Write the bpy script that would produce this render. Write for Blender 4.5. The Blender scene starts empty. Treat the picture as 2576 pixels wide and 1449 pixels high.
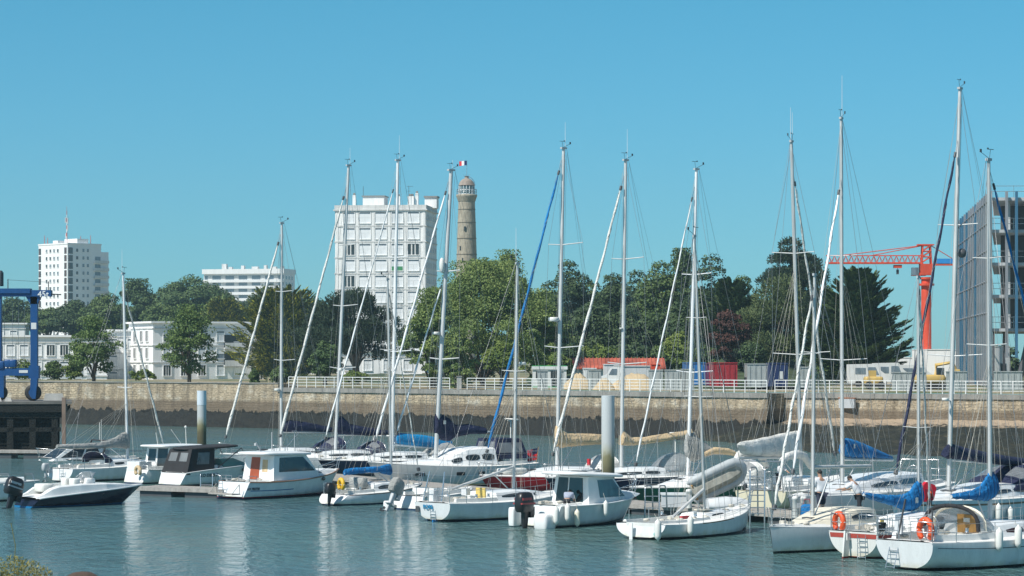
import bpy, math, random
from mathutils import Vector, Matrix, noise
R = math.radians
sin, cos, pi = math.sin, math.cos, math.pi
C = bpy.context.scene.collection
sc = bpy.context.scene
# ------------------------------------------------------------------ camera, sky, sun, exposure
# the photograph is read on a 2576 x 1449 grid; camera stands on the near bank, 7 m above the water
F, HX, HY, H = 6500.0, 1288.0, 896.0, 7.0
cam = bpy.data.cameras.new('camera'); camo = bpy.data.objects.new('camera', cam); C.objects.link(camo)
camo.location = (0, 0, H); camo.rotation_euler = (R(90), 0, 0)
cam.sensor_width = 36; cam.lens = 36*F/2576; cam.shift_y = (HY-724.5)/2576
cam.clip_start = 1; cam.clip_end = 20000
sc.camera = camo
SUN_AZ, SUN_EL = R(230), R(50)          # compass-like: measured clockwise from +Y
sdir = Vector((sin(SUN_AZ)*cos(SUN_EL), cos(SUN_AZ)*cos(SUN_EL), sin(SUN_EL)))
world = bpy.data.worlds.new('World'); sc.world = world; world.use_nodes = True
nt = world.node_tree; nt.nodes.clear()
sky = nt.nodes.new('ShaderNodeTexSky'); sky.sky_type = 'NISHITA'; sky.sun_disc = False
sky.sun_elevation = SUN_EL; sky.sun_rotation = SUN_AZ
sky.air_density = 1.0; sky.dust_density = 0.1; sky.ozone_density = 3.0; sky.altitude = 0
tint = nt.nodes.new('ShaderNodeMix'); tint.data_type = 'RGBA'; tint.blend_type = 'MULTIPLY'
tint.inputs[0].default_value = 1.0
tcw = nt.nodes.new('ShaderNodeTexCoord'); sxw = nt.nodes.new('ShaderNodeSeparateXYZ'); rw = nt.nodes.new('ShaderNodeValToRGB')
nt.links.new(tcw.outputs['Generated'], sxw.inputs[0]); nt.links.new(sxw.outputs[2], rw.inputs[0]); nt.links.new(rw.outputs[0], tint.inputs[7])
rw.color_ramp.elements.new(.5)               # the photograph's cool white balance, strongest in the low sky
for e_, p_, c_ in zip(rw.color_ramp.elements, (0.0, 0.14, 0.55), ((.41, .88, 1.28, 1), (.32, .99, 1.17, 1), (.80, .98, .92, 1))): e_.position = p_; e_.color = c_
gam = nt.nodes.new('ShaderNodeHueSaturation'); gam.inputs['Saturation'].default_value = 1.0
bg = nt.nodes.new('ShaderNodeBackground'); bg.inputs[1].default_value = 0.058
wo = nt.nodes.new('ShaderNodeOutputWorld')
nt.links.new(sky.outputs[0], tint.inputs[6]); nt.links.new(tint.outputs[2], gam.inputs['Color'])
nt.links.new(gam.outputs[0], bg.inputs[0]); nt.links.new(bg.outputs[0], wo.inputs[0])
sl = bpy.data.lights.new('sun', 'SUN'); sl.energy = 3.8; sl.angle = R(0.53); sl.color = (1.0, 0.965, 0.90)
so = bpy.data.objects.new('sun', sl); C.objects.link(so); so.location = (-60, -60, 120)
so.rotation_euler = (-sdir).to_track_quat('-Z', 'Y').to_euler()
sc.view_settings.view_transform = 'Standard'; sc.view_settings.look = 'None'
sc.view_settings.exposure = 0.60; sc.view_settings.gamma = 1.0

def P(px, py, Y):                       # photo point at distance Y
    return Vector(((px-HX)*Y/F, Y, H+(HY-py)*Y/F))
def G(px, py, z=0.0):                   # photo point lying on level z
    Y = F*(H-z)/(py-HY); return Vector(((px-HX)*Y/F, Y, z))
def zat(py, Y): return H+(HY-py)*Y/F
def xat(px, Y): return (px-HX)*Y/F

# ------------------------------------------------------------------ materials
MAT = {}
def newmat(name):
    m = bpy.data.materials.new(name); m.use_nodes = True; n = m.node_tree
    b = n.nodes['Principled BSDF']; return m, n, b
def noise_node(n, scale, detail=3, vec=None, rough=.55):
    t = n.nodes.new('ShaderNodeTexNoise'); t.inputs['Scale'].default_value = scale
    t.inputs['Detail'].default_value = detail; t.inputs['Roughness'].default_value = rough
    if vec is not None: n.links.new(vec, t.inputs['Vector'])
    return t
def mapping(n, sx, sy, sz, world_space=False):
    tc = n.nodes.new('ShaderNodeTexCoord'); mp = n.nodes.new('ShaderNodeMapping')
    mp.inputs['Scale'].default_value = (sx, sy, sz)
    if world_space:
        g = n.nodes.new('ShaderNodeNewGeometry'); n.links.new(g.outputs['Position'], mp.inputs['Vector'])
    else: n.links.new(tc.outputs['Object'], mp.inputs['Vector'])
    return mp.outputs[0]
def mixc(n, fac, a, b, mode='MIX'):
    x = n.nodes.new('ShaderNodeMix'); x.data_type = 'RGBA'; x.blend_type = mode
    for sock, v in ((x.inputs[0], fac), (x.inputs[6], a), (x.inputs[7], b)):
        if isinstance(v, bpy.types.NodeSocket): n.links.new(v, sock)
        elif isinstance(v, (int, float)): sock.default_value = v
        else: sock.default_value = (v[0], v[1], v[2], 1)
    return x.outputs[2]
def ramp(n, val, stops, const=False):
    r = n.nodes.new('ShaderNodeValToRGB'); e = r.color_ramp
    if const: e.interpolation = 'CONSTANT'
    while len(e.elements) < len(stops): e.elements.new(0.5)
    for el, (p, c) in zip(e.elements, stops):
        el.position = p; el.color = (c[0], c[1], c[2], 1) if not isinstance(c, (int, float)) else (c, c, c, 1)
    n.links.new(val, r.inputs[0]); return r.outputs[0]
def bumpn(n, b, val, dist, strength=1.0):
    u = n.nodes.new('ShaderNodeBump'); u.inputs['Distance'].default_value = dist; u.inputs['Strength'].default_value = strength
    n.links.new(val, u.inputs['Height']); n.links.new(u.outputs[0], b.inputs['Normal'])
def mathn(n, op, a, b=None, c=None):
    x = n.nodes.new('ShaderNodeMath'); x.operation = op
    for i, v in enumerate((a, b, c)):
        if v is None: continue
        if isinstance(v, bpy.types.NodeSocket): n.links.new(v, x.inputs[i])
        else: x.inputs[i].default_value = v
    return x.outputs[0]
def M(name, col=(.8, .8, .8), rough=.5, metal=0, var=.10, scale=2.5, bump=0, streak=True, spec=.5, alpha=1, trans=0):
    if name in MAT: return MAT[name]
    m, n, b = newmat(name)
    v = mapping(n, 1, 1, .35 if streak else 1)
    t = noise_node(n, scale, 4, v)
    f = ramp(n, t.outputs[0], [(.3, 0.0), (.7, 1.0)])
    lo = [c*(1-var) for c in col]; hi = [min(1, c*(1+var*.6)) for c in col]
    n.links.new(mixc(n, f, lo, hi), b.inputs['Base Color'])
    b.inputs['Roughness'].default_value = rough; b.inputs['Metallic'].default_value = metal
    b.inputs['Specular IOR Level'].default_value = spec
    if trans: b.inputs['Transmission Weight'].default_value = trans
    if alpha < 1: b.inputs['Alpha'].default_value = alpha
    if bump: bumpn(n, b, noise_node(n, scale*6, 3, mapping(n, 1, 1, 1)).outputs[0], bump)
    MAT[name] = m; return m
def hullmat(name, top, bands, rough=.22, dirt=.15):
    # bands: (height above the water, colour below it), lowest first; top colour above the last
    if name in MAT: return MAT[name]
    m, n, b = newmat(name)
    tc = n.nodes.new('ShaderNodeTexCoord'); s = n.nodes.new('ShaderNodeSeparateXYZ')
    n.links.new(tc.outputs['Object'], s.inputs[0])
    zz = mathn(n, 'MULTIPLY_ADD', s.outputs[2], 1/3.0, 1/3.0)
    st = []; prev = 0
    for h, c in bands: st.append((prev, c)); prev = (h+1)/3.0
    st.append((prev, top))
    base = ramp(n, zz, st, True)
    t = noise_node(n, 2.2, 4, mapping(n, 1.2, 1.2, .25))
    f = ramp(n, t.outputs[0], [(.35, 1.0), (.72, 1-dirt)])
    n2 = noise_node(n, 9, 3, mapping(n, 3, 3, .3))
    f2 = ramp(n, n2.outputs[0], [(.55, 1.0), (.8, 1-dirt*.9)])
    c = mixc(n, 1.0, mixc(n, 1.0, base, f, 'MULTIPLY'), f2, 'MULTIPLY')
    n3 = noise_node(n, 3.0, 4, mapping(n, 1, 1, .6)); sc_ = mathn(n, 'MULTIPLY_ADD', n3.outputs[0], .5, s.outputs[2])
    c = mixc(n, ramp(n, sc_, [(.30, .75), (.52, 0.)]), c, mixc(n, 1, c, (.80, .74, .56), 'MULTIPLY'))      # waterline scum
    n.links.new(c, b.inputs['Base Color']); b.inputs['Roughness'].default_value = rough
    MAT[name] = m; return m

# ------------------------------------------------------------------ mesh builder
class MB:
    def __init__(s): s.v = []; s.f = []; s.m = []; s.s = []
    def add(s, vs, fs, mi=0, sm=False):
        o = len(s.v); s.v += [tuple(p) for p in vs]
        for f in fs: s.f.append(tuple(i+o for i in f)); s.m.append(mi); s.s.append(sm)
        return s
    def box(s, c, d, rz=0, ry=0, rx=0, mi=0, top=1.0):
        hx, hy, hz = d[0]/2, d[1]/2, d[2]/2
        mt = Matrix.Rotation(rz, 3, 'Z') @ Matrix.Rotation(ry, 3, 'Y') @ Matrix.Rotation(rx, 3, 'X')
        vs = []
        for k in (-1, 1):
            t = top if k > 0 else 1
            for (i, j) in ((-1, -1), (1, -1), (1, 1), (-1, 1)):
                vs.append(mt @ Vector((i*hx*t, j*hy*t, k*hz)) + Vector(c))
        return s.add(vs, [(3, 2, 1, 0), (4, 5, 6, 7), (0, 1, 5, 4), (1, 2, 6, 5), (2, 3, 7, 6), (3, 0, 4, 7)], mi)
    def bb(s, x0, x1, y0, y1, z0, z1, mi=0):
        return s.box(((x0+x1)/2, (y0+y1)/2, (z0+z1)/2), (abs(x1-x0), abs(y1-y0), abs(z1-z0)), mi=mi)
    def loft(s, rings, closed=True, caps=True, mi=0, sm=True, loop=False):
        n = len(rings[0]); vs = [p for r in rings for p in r]; fs = []
        nr = len(rings)
        for a in range(nr if loop else nr-1):
            b = (a+1) % nr
            for k in range(n if closed else n-1):
                l = (k+1) % n
                fs.append((a*n+k, a*n+l, b*n+l, b*n+k))
        s.add(vs, fs, mi, sm)
        if caps and closed and not loop:
            s.add(rings[0], [tuple(range(n-1, -1, -1))], mi); s.add(rings[-1], [tuple(range(n))], mi)
        return s
    def path(s, pts, r, n=6, mi=0, flat=1.0, up=None):
        pts = [Vector(p) for p in pts]
        if not isinstance(r, (list, tuple)): r = [r]*len(pts)
        rings = []
        for i, p in enumerate(pts):
            d = (pts[min(i+1, len(pts)-1)]-pts[max(i-1, 0)])
            d = d.normalized() if d.length > 1e-9 else Vector((0, 0, 1))
            a = Vector(up) if up else (Vector((0, 0, 1)) if abs(d.z) < .9 else Vector((1, 0, 0)))
            u = d.cross(a).normalized(); w = u.cross(d).normalized()
            rings.append([p+(u*cos(2*pi*k/n)*flat+w*sin(2*pi*k/n))*r[i] for k in range(n)])
        return s.loft(rings, mi=mi)
    def tube(s, a, b, r0, r1=None, n=6, mi=0):
        return s.path([a, b], [r0, r0 if r1 is None else r1], n, mi)
    def ell(s, c, r, nu=12, nv=8, mi=0, rz=0, tilt=None):
        c = Vector(c); mt = tilt or Matrix.Rotation(rz, 3, 'Z'); rings = []
        for j in range(nv+1):
            t = -pi/2+pi*j/nv; q = max(cos(t), .001)
            rings.append([c+mt @ Vector((r[0]*q*cos(2*pi*i/nu), r[1]*q*sin(2*pi*i/nu), r[2]*sin(t))) for i in range(nu)])
        return s.loft(rings, mi=mi)
    def rbox(s, c, d, e=.25, n=20, rz=0, ry=0, mi=0, crown=0.0, lev=None):
        # rounded slab: superellipse plan, soft edges
        mt = Matrix.Rotation(rz, 3, 'Z') @ Matrix.Rotation(ry, 3, 'Y'); rings = []
        for (zz, sc_) in (lev or ((-.5, .90), (-.35, .985), (0, 1), (.3, .985), (.45, .93), (.5, .80))):
            ring = []
            for k in range(n):
                a = 2*pi*k/n; ca, sa = cos(a), sin(a)
                x = math.copysign(abs(ca)**e, ca)*d[0]/2*sc_; y = math.copysign(abs(sa)**e, sa)*d[1]/2*sc_
                ring.append(mt @ Vector((x, y, zz*d[2]+crown*(1-(2*x/d[0])**2)*(1-(2*y/d[1])**2)))+Vector(c))
            rings.append(ring)
        return s.loft(rings, mi=mi)
    def prism(s, pts, t, mi=0, frame=None, sm=False):
        # pts: outline in (a,b); frame: origin, ea, eb, en ; thickness t along en
        o, ea, eb, en = [Vector(q) for q in frame]
        a = [o+ea*p[0]+eb*p[1] for p in pts]; b = [q+en*t for q in a]; n = len(a)
        s.add(a+b, [tuple(range(n-1, -1, -1)), tuple(range(n, 2*n))]+[(k, (k+1) % n, n+(k+1) % n, n+k) for k in range(n)], mi, sm)
        return s
    def each(s, name, mat, parent=None, loc=None, rot=None):
        # every separate piece becomes a mesh object of its own
        par = list(range(len(s.v)))
        def fd(a):
            while par[a] != a: par[a] = par[par[a]]; a = par[a]
            return a
        for f in s.f:
            r0 = fd(f[0])
            for k in f[1:]: par[fd(k)] = r0
        gr = {}
        for i, f in enumerate(s.f): gr.setdefault(fd(f[0]), []).append(i)
        out = []
        for ids in gr.values():
            mp = {}; m = MB()
            for i in ids:
                for k in s.f[i]:
                    if k not in mp: mp[k] = len(m.v); m.v.append(s.v[k])
                m.f.append(tuple(mp[k] for k in s.f[i])); m.m.append(s.m[i]); m.s.append(s.s[i])
            out.append(m.build(name, mat, parent, loc, rot))
        return out
    def build(s, name, mat, parent=None, loc=None, rot=None):
        me = bpy.data.meshes.new(name); me.from_pydata(s.v, [], s.f)
        for m in (mat if isinstance(mat, (list, tuple)) else [mat]): me.materials.append(m)
        me.polygons.foreach_set('material_index', s.m); me.polygons.foreach_set('use_smooth', s.s)
        me.update(); return link(name, me, parent, loc, rot)
def link(name, me, parent=None, loc=None, rot=None):
    o = bpy.data.objects.new(name, me); C.objects.link(o)
    if parent is not None: o.parent = parent
    if loc is not None: o.location = loc
    if rot is not None: o.rotation_euler = rot
    return o
def recalc(o):
    import bmesh
    bm = bmesh.new(); bm.from_mesh(o.data); bmesh.ops.recalc_face_normals(bm, faces=bm.faces); bm.to_mesh(o.data); bm.free(); return o
def thing(name, label, cat, loc=(0, 0, 0), rz=0, group=None):
    o = bpy.data.objects.new(name, None); C.objects.link(o); o.empty_display_size = .3
    o.location = loc; o.rotation_euler = (0, 0, rz); return tag(o, label, cat, group)
def tag(o, label, cat, group=None):
    o['label'] = label; o['category'] = cat
    if group: o['group'] = group
    return o
def struct(o, kind='structure'):
    o['kind'] = kind; return o
def copytree(o, parent=None):
    c = o.copy(); C.objects.link(c); c.parent = parent
    for ch in list(o.children): copytree(ch, c)
    return c
def text_part(name, txt, size, mat, parent, mtx, depth=.008, bold=0.0):
    cu = bpy.data.curves.new(name, 'FONT'); cu.body = txt; cu.size = size; cu.extrude = depth; cu.offset = bold
    t = bpy.data.objects.new(name+'_tmp', cu); C.objects.link(t)
    bpy.context.view_layer.update()
    me = bpy.data.meshes.new_from_object(t.evaluated_get(bpy.context.evaluated_depsgraph_get()))
    bpy.data.objects.remove(t); me.name = name; me.materials.clear(); me.materials.append(mat)
    me.transform(mtx); return link(name, me, parent)
def frame_m(o, ex, ey):
    ex = Vector(ex).normalized(); ey = Vector(ey); ez = ex.cross(ey).normalized(); ey = ez.cross(ex)
    m = Matrix((ex, ey, ez)).transposed().to_4x4(); m.translation = Vector(o); return m
# ------------------------------------------------------------------ palette
WHITE = M('white_gelcoat', (.80, .81, .80), .28, var=.07)
DECKW = M('deck_white', (.76, .76, .73), .6, var=.10, scale=4)
CREAM = M('cream_gelcoat', (.78, .72, .58), .4, var=.08)
GREYP = M('grey_paint', (.45, .47, .48), .5)
LGREY = M('light_grey', (.62, .64, .65), .5)
DGREY = M('dark_grey', (.07, .075, .08), .5)
BLACK = M('black_plastic', (.018, .018, .02), .35)
GLASSD = M('tinted_glass', (.02, .028, .032), .06, spec=.8, var=.3)
GLASSL = M('pale_glass', (.10, .16, .17), .05, spec=.8, var=.3)
ALU = M('aluminium', (.60, .61, .60), .45, metal=.15, var=.12)
ALUW = M('white_mast', (.78, .79, .79), .35, var=.06)
STEEL = M('stainless', (.60, .61, .62), .25, metal=.8)
WIRE = M('rigging_wire', (.30, .31, .32), .4, metal=.4)
ROPE = M('rope', (.55, .52, .45), .8)
BLUEC = M('blue_canvas', (.002, .165, .43), .8, var=.35, scale=1.1, bump=.07)
NAVYC = M('navy_canvas', (.010, .016, .055), .8, var=.35, scale=1.2, bump=.07)
TANC = M('tan_canvas', (.60, .45, .27), .85, var=.25, scale=1.1, bump=.08)
GREYC = M('grey_canvas', (.34, .345, .33), .85, var=.28, scale=1.1, bump=.08)
OFFW = M('offwhite_sail', (.70, .70, .66), .8, var=.18, scale=1.4, bump=.06)
BLKC = M('black_canvas', (.022, .022, .025), .85, var=.25, bump=.02)
CLEARV = M('clear_vinyl', (.30, .32, .33), .12, var=.3, alpha=.62)
BBLUE = M('bright_blue_canvas', (.0, .24, .52), .75, var=.15, bump=.03)
TEAK = M('teak', (.26, .14, .07), .6, var=.25, scale=8)
WOODL = M('pale_wood', (.45, .24, .07), .5, var=.2, scale=6)
DOORW = M('varnished_door', (.36, .08, .03), .4, var=.2, scale=4)
RED = M('red_paint', (.50, .02, .03), .45)
REDM = M('deep_red', (.28, .01, .02), .4)
ORANGE = M('orange_foam', (.72, .09, .02), .55)
YELLOW = M('yellow_foam', (.72, .42, .02), .55)
BRIGHTY = M('yellow_plastic', (.66, .50, .14), .5)
RUBBER = M('rubber', (.02, .02, .02), .7)
FENDW = M('fender_white', (.72, .72, .68), .45)
PLANK = M('grey_planks', (.36, .34, .31), .85, var=.25, scale=6, bump=.02)
CONC = M('concrete', (.42, .41, .38), .85, var=.2, scale=1.5, bump=.02)

# ------------------------------------------------------------------ water
m, n, b = newmat('water'); MAT['water'] = m
b.inputs['Roughness'].default_value = .06; b.inputs['IOR'].default_value = 1.33
b.inputs['Specular IOR Level'].default_value = .5
big = noise_node(n, .035, 2, mapping(n, 1, 1.6, 1))
n.links.new(mixc(n, ramp(n, big.outputs[0], [(.35, 0.), (.65, 1.)]), (.078, .155, .140), (.072, .155, .170)), b.inputs['Base Color'])
w1 = noise_node(n, 1.0, 3, mapping(n, 1.9, .8, 1), .6)
w2 = noise_node(n, 4.2, 3, mapping(n, .7, 1.3, 1), .65)
w4 = noise_node(n, 11., 2, mapping(n, .6, 1.3, 1), .6)
w3 = noise_node(n, .16, 2, mapping(n, 1, 1.4, 1))
hgt = mathn(n, 'ADD', mathn(n, 'MULTIPLY', w1.outputs[0], .38), mathn(n, 'MULTIPLY_ADD', w2.outputs[0], .07, mathn(n, 'MULTIPLY', w4.outputs[0], .012)))
amp = ramp(n, w3.outputs[0], [(.3, .55), (.7, 1.0)])
bumpn(n, b, mathn(n, 'MULTIPLY', hgt, amp), 1.0, 1.0)
struct(MB().add([(-600, 20, 0), (600, 20, 0), (600, 330, 0), (-600, 330, 0)], [(0, 1, 2, 3)]).build('water', m))

# ------------------------------------------------------------------ land
WN = [(xat(px, Y), Y) for px, Y in ((-400, 286), (700, 251), (1933, 213))]; WM = [(xat(1925, 215.7), 215.7), (xat(2720, 202), 202)]
def ray(px, seg):                            # where the view ray of a column meets a wall line
    k = (px-HX)/F; (xa, ya), (xb, yb) = seg; u = (k*ya-xa)/((xb-xa)-k*(yb-ya)); return ya+u*(yb-ya)
def wallY(px): return ray(px, WN[:2] if px <= 700 else WN[1:])
def wall2Y(px): return ray(px, WM)
def wp(px, z=0, off=0):
    Y = (wallY(px) if px <= 1933 else wall2Y(px))+off; return Vector((xat(px, Y), Y, z))
m, n, b = newmat('ground'); MAT['ground'] = m
g = noise_node(n, .12, 4, mapping(n, 1, 1, 1, True)); g2 = noise_node(n, 2.5, 4, mapping(n, 1, 1, 1, True))
c1 = mixc(n, ramp(n, g.outputs[0], [(.42, 0.), (.55, 1.)]), (.10, .13, .045), (.34, .28, .18))
n.links.new(mixc(n, 1.0, c1, ramp(n, g2.outputs[0], [(.3, .75), (.7, 1.)]), 'MULTIPLY'), b.inputs['Base Color'])
b.inputs['Roughness'].default_value = .95
mb = MB(); fr = [wp(px, 4.0, .3) for px in (-400, 700, 1932)]+[wp(px, 4.0, .3) for px in (1934, 2719)]
bk = [Vector((p.x*6, 1350, 4.0)) for p in fr]
low = lambda p: Vector((p[0], p[1], 3.2))        # the gardens behind the parapet lie lower than the promenade
mb.add([low(fr[0]), low(fr[1]), low(bk[1]), low(bk[0])], [(0, 1, 2, 3)]); mb.add([low(fr[1]), fr[1], bk[1], low(bk[1])], [(0, 1, 2, 3)])
for a in range(1, len(fr)-1): mb.add([fr[a], fr[a+1], bk[a+1], bk[a]], [(0, 1, 2, 3)])
mb.add([low(fr[0]), low(bk[0]), (-630, 1350, 3.2), (-500, 290, 3.2)], [(0, 1, 2, 3)]); mb.add([fr[-1], (500, 200, 4), (630, 1350, 4), bk[-1]], [(0, 1, 2, 3)])
struct(mb.build('ground', m))
# wooded hill behind the far bank
m, n, b = newmat('undergrowth'); MAT['undergrowth'] = m
g = noise_node(n, .8, 5, mapping(n, 1, 1, 1, True))
n.links.new(mixc(n, ramp(n, g.outputs[0], [(.35, 0.), (.65, 1.)]), (.020, .035, .016), (.065, .095, .035)), b.inputs['Base Color'])
b.inputs['Roughness'].default_value = .95
mb = MB(); nx, ny = 70, 26; vs = []
for j in range(ny):
    for i in range(nx):
        px = -200+i*(2500/ (nx-1)); Y = wp(px).y+14+j*13.5; x = xat(px, Y)
        u = j/(ny-1); env = min(1, max(0, (px-1330)/120))*min(1, max(0, (2120-px)/140))
        left = min(1, max(0, (px+100)/200))*min(1, max(0, (1250-px)/150))
        hgt_ = 6.2*math.exp(-((Y-330)/45)**2)*env + 5*min(1, max(0, (Y-470)/120))*left
        vs.append((x, Y, (2.6 if px < 760 else 3.9)+hgt_+noise.noise(Vector((x*.12, Y*.12, 0)))*.9*(env+left)))
mb.add(vs, [(j*nx+i, j*nx+i+1, (j+1)*nx+i+1, (j+1)*nx+i) for j in range(ny-1) for i in range(nx-1)], sm=True)
struct(mb.build('hill', m))
# near bank under the camera
mb = MB(); vs = []; nx, ny = 40, 30
for j in range(ny):
    for i in range(nx):
        Y = -12+j*2.1; x = -30+i*60/(nx-1)
        z = 5.3-max(0, Y-8)*.095 if Y < 30 else 3.2-(Y-30)*.20
        vs.append((x, Y, z+noise.noise(Vector((x*.5, Y*.5, 3)))*.18))
mb.add(vs, [(j*nx+i, j*nx+i+1, (j+1)*nx+i+1, (j+1)*nx+i) for j in range(ny-1) for i in range(nx-1)], sm=True)
struct(mb.build('near_bank', MAT['undergrowth']))

# ------------------------------------------------------------------ quay wall
def masonry(name, dark=1.0):
    m, n, b = newmat(name)
    tc = mapping(n, 1, 1, 1); ds = noise_node(n, 1.4, 3, tc)
    dv = n.nodes.new('ShaderNodeMix'); dv.data_type = 'RGBA'; dv.blend_type = 'LINEAR_LIGHT'; dv.inputs[0].default_value = .20
    sw = n.nodes.new('ShaderNodeSeparateXYZ'); n.links.new(tc, sw.inputs[0])
    cb = n.nodes.new('ShaderNodeCombineXYZ'); n.links.new(sw.outputs[0], cb.inputs[0]); n.links.new(sw.outputs[2], cb.inputs[1])
    n.links.new(cb.outputs[0], dv.inputs[6]); n.links.new(ds.outputs['Color'], dv.inputs[7])
    br = n.nodes.new('ShaderNodeTexBrick'); n.links.new(dv.outputs[2], br.inputs['Vector'])
    br.inputs['Scale'].default_value = 1; br.inputs['Brick Width'].default_value = .55; br.inputs['Row Height'].default_value = .24
    br.inputs['Mortar Size'].default_value = .022; br.offset_frequency = 2
    br.inputs['Color1'].default_value = (.56, .46, .31, 1); br.inputs['Color2'].default_value = (.40, .325, .225, 1); br.inputs['Mortar'].default_value = (.22, .18, .125, 1)
    pat = noise_node(n, .22, 5, tc); pf = ramp(n, pat.outputs[0], [(.38, .12), (.58, .92)])
    c = mixc(n, pf, br.outputs[0], (.44, .36, .25))
    pale = noise_node(n, .55, 4, mapping(n, 1, 1, 1.6)); c = mixc(n, ramp(n, pale.outputs[0], [(.54, 0.), (.66, .7)]), c, (.60, .56, .46))
    rub = noise_node(n, 5, 5, mapping(n, 1, 1, 2.2), .7); c = mixc(n, .8, c, ramp(n, rub.outputs[0], [(.35, .45), (.6, 1.15)]), 'MULTIPLY')
    st = noise_node(n, 1.0, 4, mapping(n, 1.6, 1, .12)); c = mixc(n, 1.0, c, ramp(n, st.outputs[0], [(.42, 1.0), (.68, .50)]), 'MULTIPLY')
    jit = noise_node(n, 1.1, 5, mapping(n, 1, 1, .4), .7)
    zz = mathn(n, 'ADD', sw.outputs[2], mathn(n, 'MULTIPLY_ADD', jit.outputs[0], 2.0, -1.0))
    zb = mathn(n, 'ADD', sw.outputs[2], mathn(n, 'MULTIPLY_ADD', jit.outputs[0], .3, -.15))
    # tide marks: wet brown band and black weed line
    c = mixc(n, ramp(n, mathn(n, 'MULTIPLY', zb, .25), [(.62, 1.), (.69, 0.)]), c, mixc(n, .78, c, (.12, .09, .062)))
    c = mixc(n, ramp(n, mathn(n, 'MULTIPLY', zz, .25), [(.38, 1.), (.41, 0.)]), c, (.012, .013, .011))
    c = mixc(n, 1.0, c, (dark, dark, dark), 'MULTIPLY')
    n.links.new(c, b.inputs['Base Color']); b.inputs['Roughness'].default_value = .95
    h = mathn(n, 'ADD', mathn(n, 'MULTIPLY', br.outputs['Fac'], -.6), rub.outputs[0]); bumpn(n, b, h, .10, .8)
    return m
MAS = masonry('rubble_masonry'); COP = M('coping_stone', (.27, .26, .235), .9, var=.3, scale=1.2, bump=.03)
def wall_seg(name, label, p0, p1, z0, z1, parapet=None):
    # local x runs along the wall, -y faces the harbour
    p0 = Vector(p0); p1 = Vector(p1); d = p1-p0; L = d.length; a = math.atan2(d.y, d.x)
    t = thing(name, label, 'wall', (p0.x, p0.y, 0), a)
    mb = MB(); nx = max(8, int(L/1.2)); nz = 14; vs = []
    for j in range(nz+1):
        for i in range(nx+1):
            x = L*i/nx; z = z0+(z1-z0)*j/nz
            vs.append((x, -.12*(1-j/nz)*4 + noise.noise(Vector((x*.9, z*1.4, p0.x)))*.07, z))
    mb.add(vs, [(j*(nx+1)+i, j*(nx+1)+i+1, (j+1)*(nx+1)+i+1, (j+1)*(nx+1)+i) for j in range(nz) for i in range(nx)])
    mb.add([(0, -.5, z0), (0, .4, z0), (0, .4, z1), (0, -.02, z1)], [(3, 2, 1, 0)]); mb.add([(L, -.5, z0), (L, 3, z0), (L, 3, z1), (L, -.02, z1)], [(0, 1, 2, 3)])
    mb.add([(0, -.02, z1), (L, -.02, z1), (L, 1.0, z1), (0, 1.0, z1)], [(0, 1, 2, 3)])
    mb.build('masonry', MAS, t)
    c = MB()
    if parapet is None:
        k = int(L/2.4)
        for i in range(k): c.bb(L*i/k+.012, L*(i+1)/k-.012, -.16, .55, z1-.36+.004*(i % 3), z1+.06+.004*(i % 2))
    else:
        c.bb(0, L, -.10, .35, z1, z1+.10)
    c.build('coping', COP, t); return t, L, a
wall_seg('quay_wall', 'tan rubble quay wall with a solid parapet, in front of the white flats at left', wp(-400), wp(700), -1, 4.32, 1)
W2 = wall_seg('quay_wall', 'long stone quay wall under the white railing, streaked brown above black weed', wp(700), wp(1933), -1, 3.9)
W3 = wall_seg('quay_wall', 'set back stone quay wall above the rocky foreshore at right', Vector((xat(1925, 215.7), 215.7, 0)), wp(2720), -1, 3.9)
# weed-covered skirt along the wall foot, foreshore at right
m, n, b = newmat('seaweed'); MAT['seaweed'] = m
g = noise_node(n, 2.2, 5, mapping(n, 1, 1, .6, True), .7)
n.links.new(ramp(n, g.outputs[0], [(.40, (.004, .005, .004)), (.60, (.010, .011, .008)), (.78, (.035, .032, .020))]), b.inputs['Base Color'])
b.inputs['Roughness'].default_value = .8; bumpn(n, b, g.outputs[0], .25)
m, n, b = newmat('foreshore'); MAT['foreshore'] = m
g = noise_node(n, .8, 7, mapping(n, .7, 1.0, 2.2, True), .78); sw = n.nodes.new('ShaderNodeSeparateXYZ'); ge = n.nodes.new('ShaderNodeNewGeometry')
n.links.new(ge.outputs['Position'], sw.inputs[0])
dk = ramp(n, g.outputs[0], [(.42, (.010, .013, .008)), (.56, (.030, .031, .018)), (.66, (.085, .072, .042)), (.78, (.26, .21, .14))])
zz = mathn(n, 'ADD', sw.outputs[2], mathn(n, 'MULTIPLY_ADD', g.outputs[0], 1.0, -.5))
n.links.new(mixc(n, ramp(n, mathn(n, 'MULTIPLY', zz, .4), [(.60, 0.), (.66, 1.)]), dk, (.46, .35, .24)), b.inputs['Base Color'])
b.inputs['Roughness'].default_value = .9; bumpn(n, b, g.outputs[0], .4)
mb = MB(); pxs = [-400+i*6 for i in range(int(2340/6)+1)]; nr = 7; vs = []
for px in pxs:
    base = wp(px); w = 1.0+max(0, (px-1200)/500)*2.6
    for j in range(nr):
        u = j/(nr-1); nz_ = noise.noise(Vector((base.x*.9, j*.7, 0)))+.6*noise.noise(Vector((base.x*2.7, j*1.3, 4)))+(.9*noise.noise(Vector((base.x*5.1, 2.2, 8))) if j == 0 else 0)
        z = 1.52-1.9*u+nz_*.24*(1 if j else 1.6); vs.append((base.x, base.y-.30-w*u*(1+.25*nz_), z))
mb.add(vs, [(i*nr+j, i*nr+j+1, (i+1)*nr+j+1, (i+1)*nr+j) for i in range(len(pxs)-1) for j in range(nr-1)], sm=True)
struct(mb.build('seaweed_bank', MAT['seaweed']), 'stuff')
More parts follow.
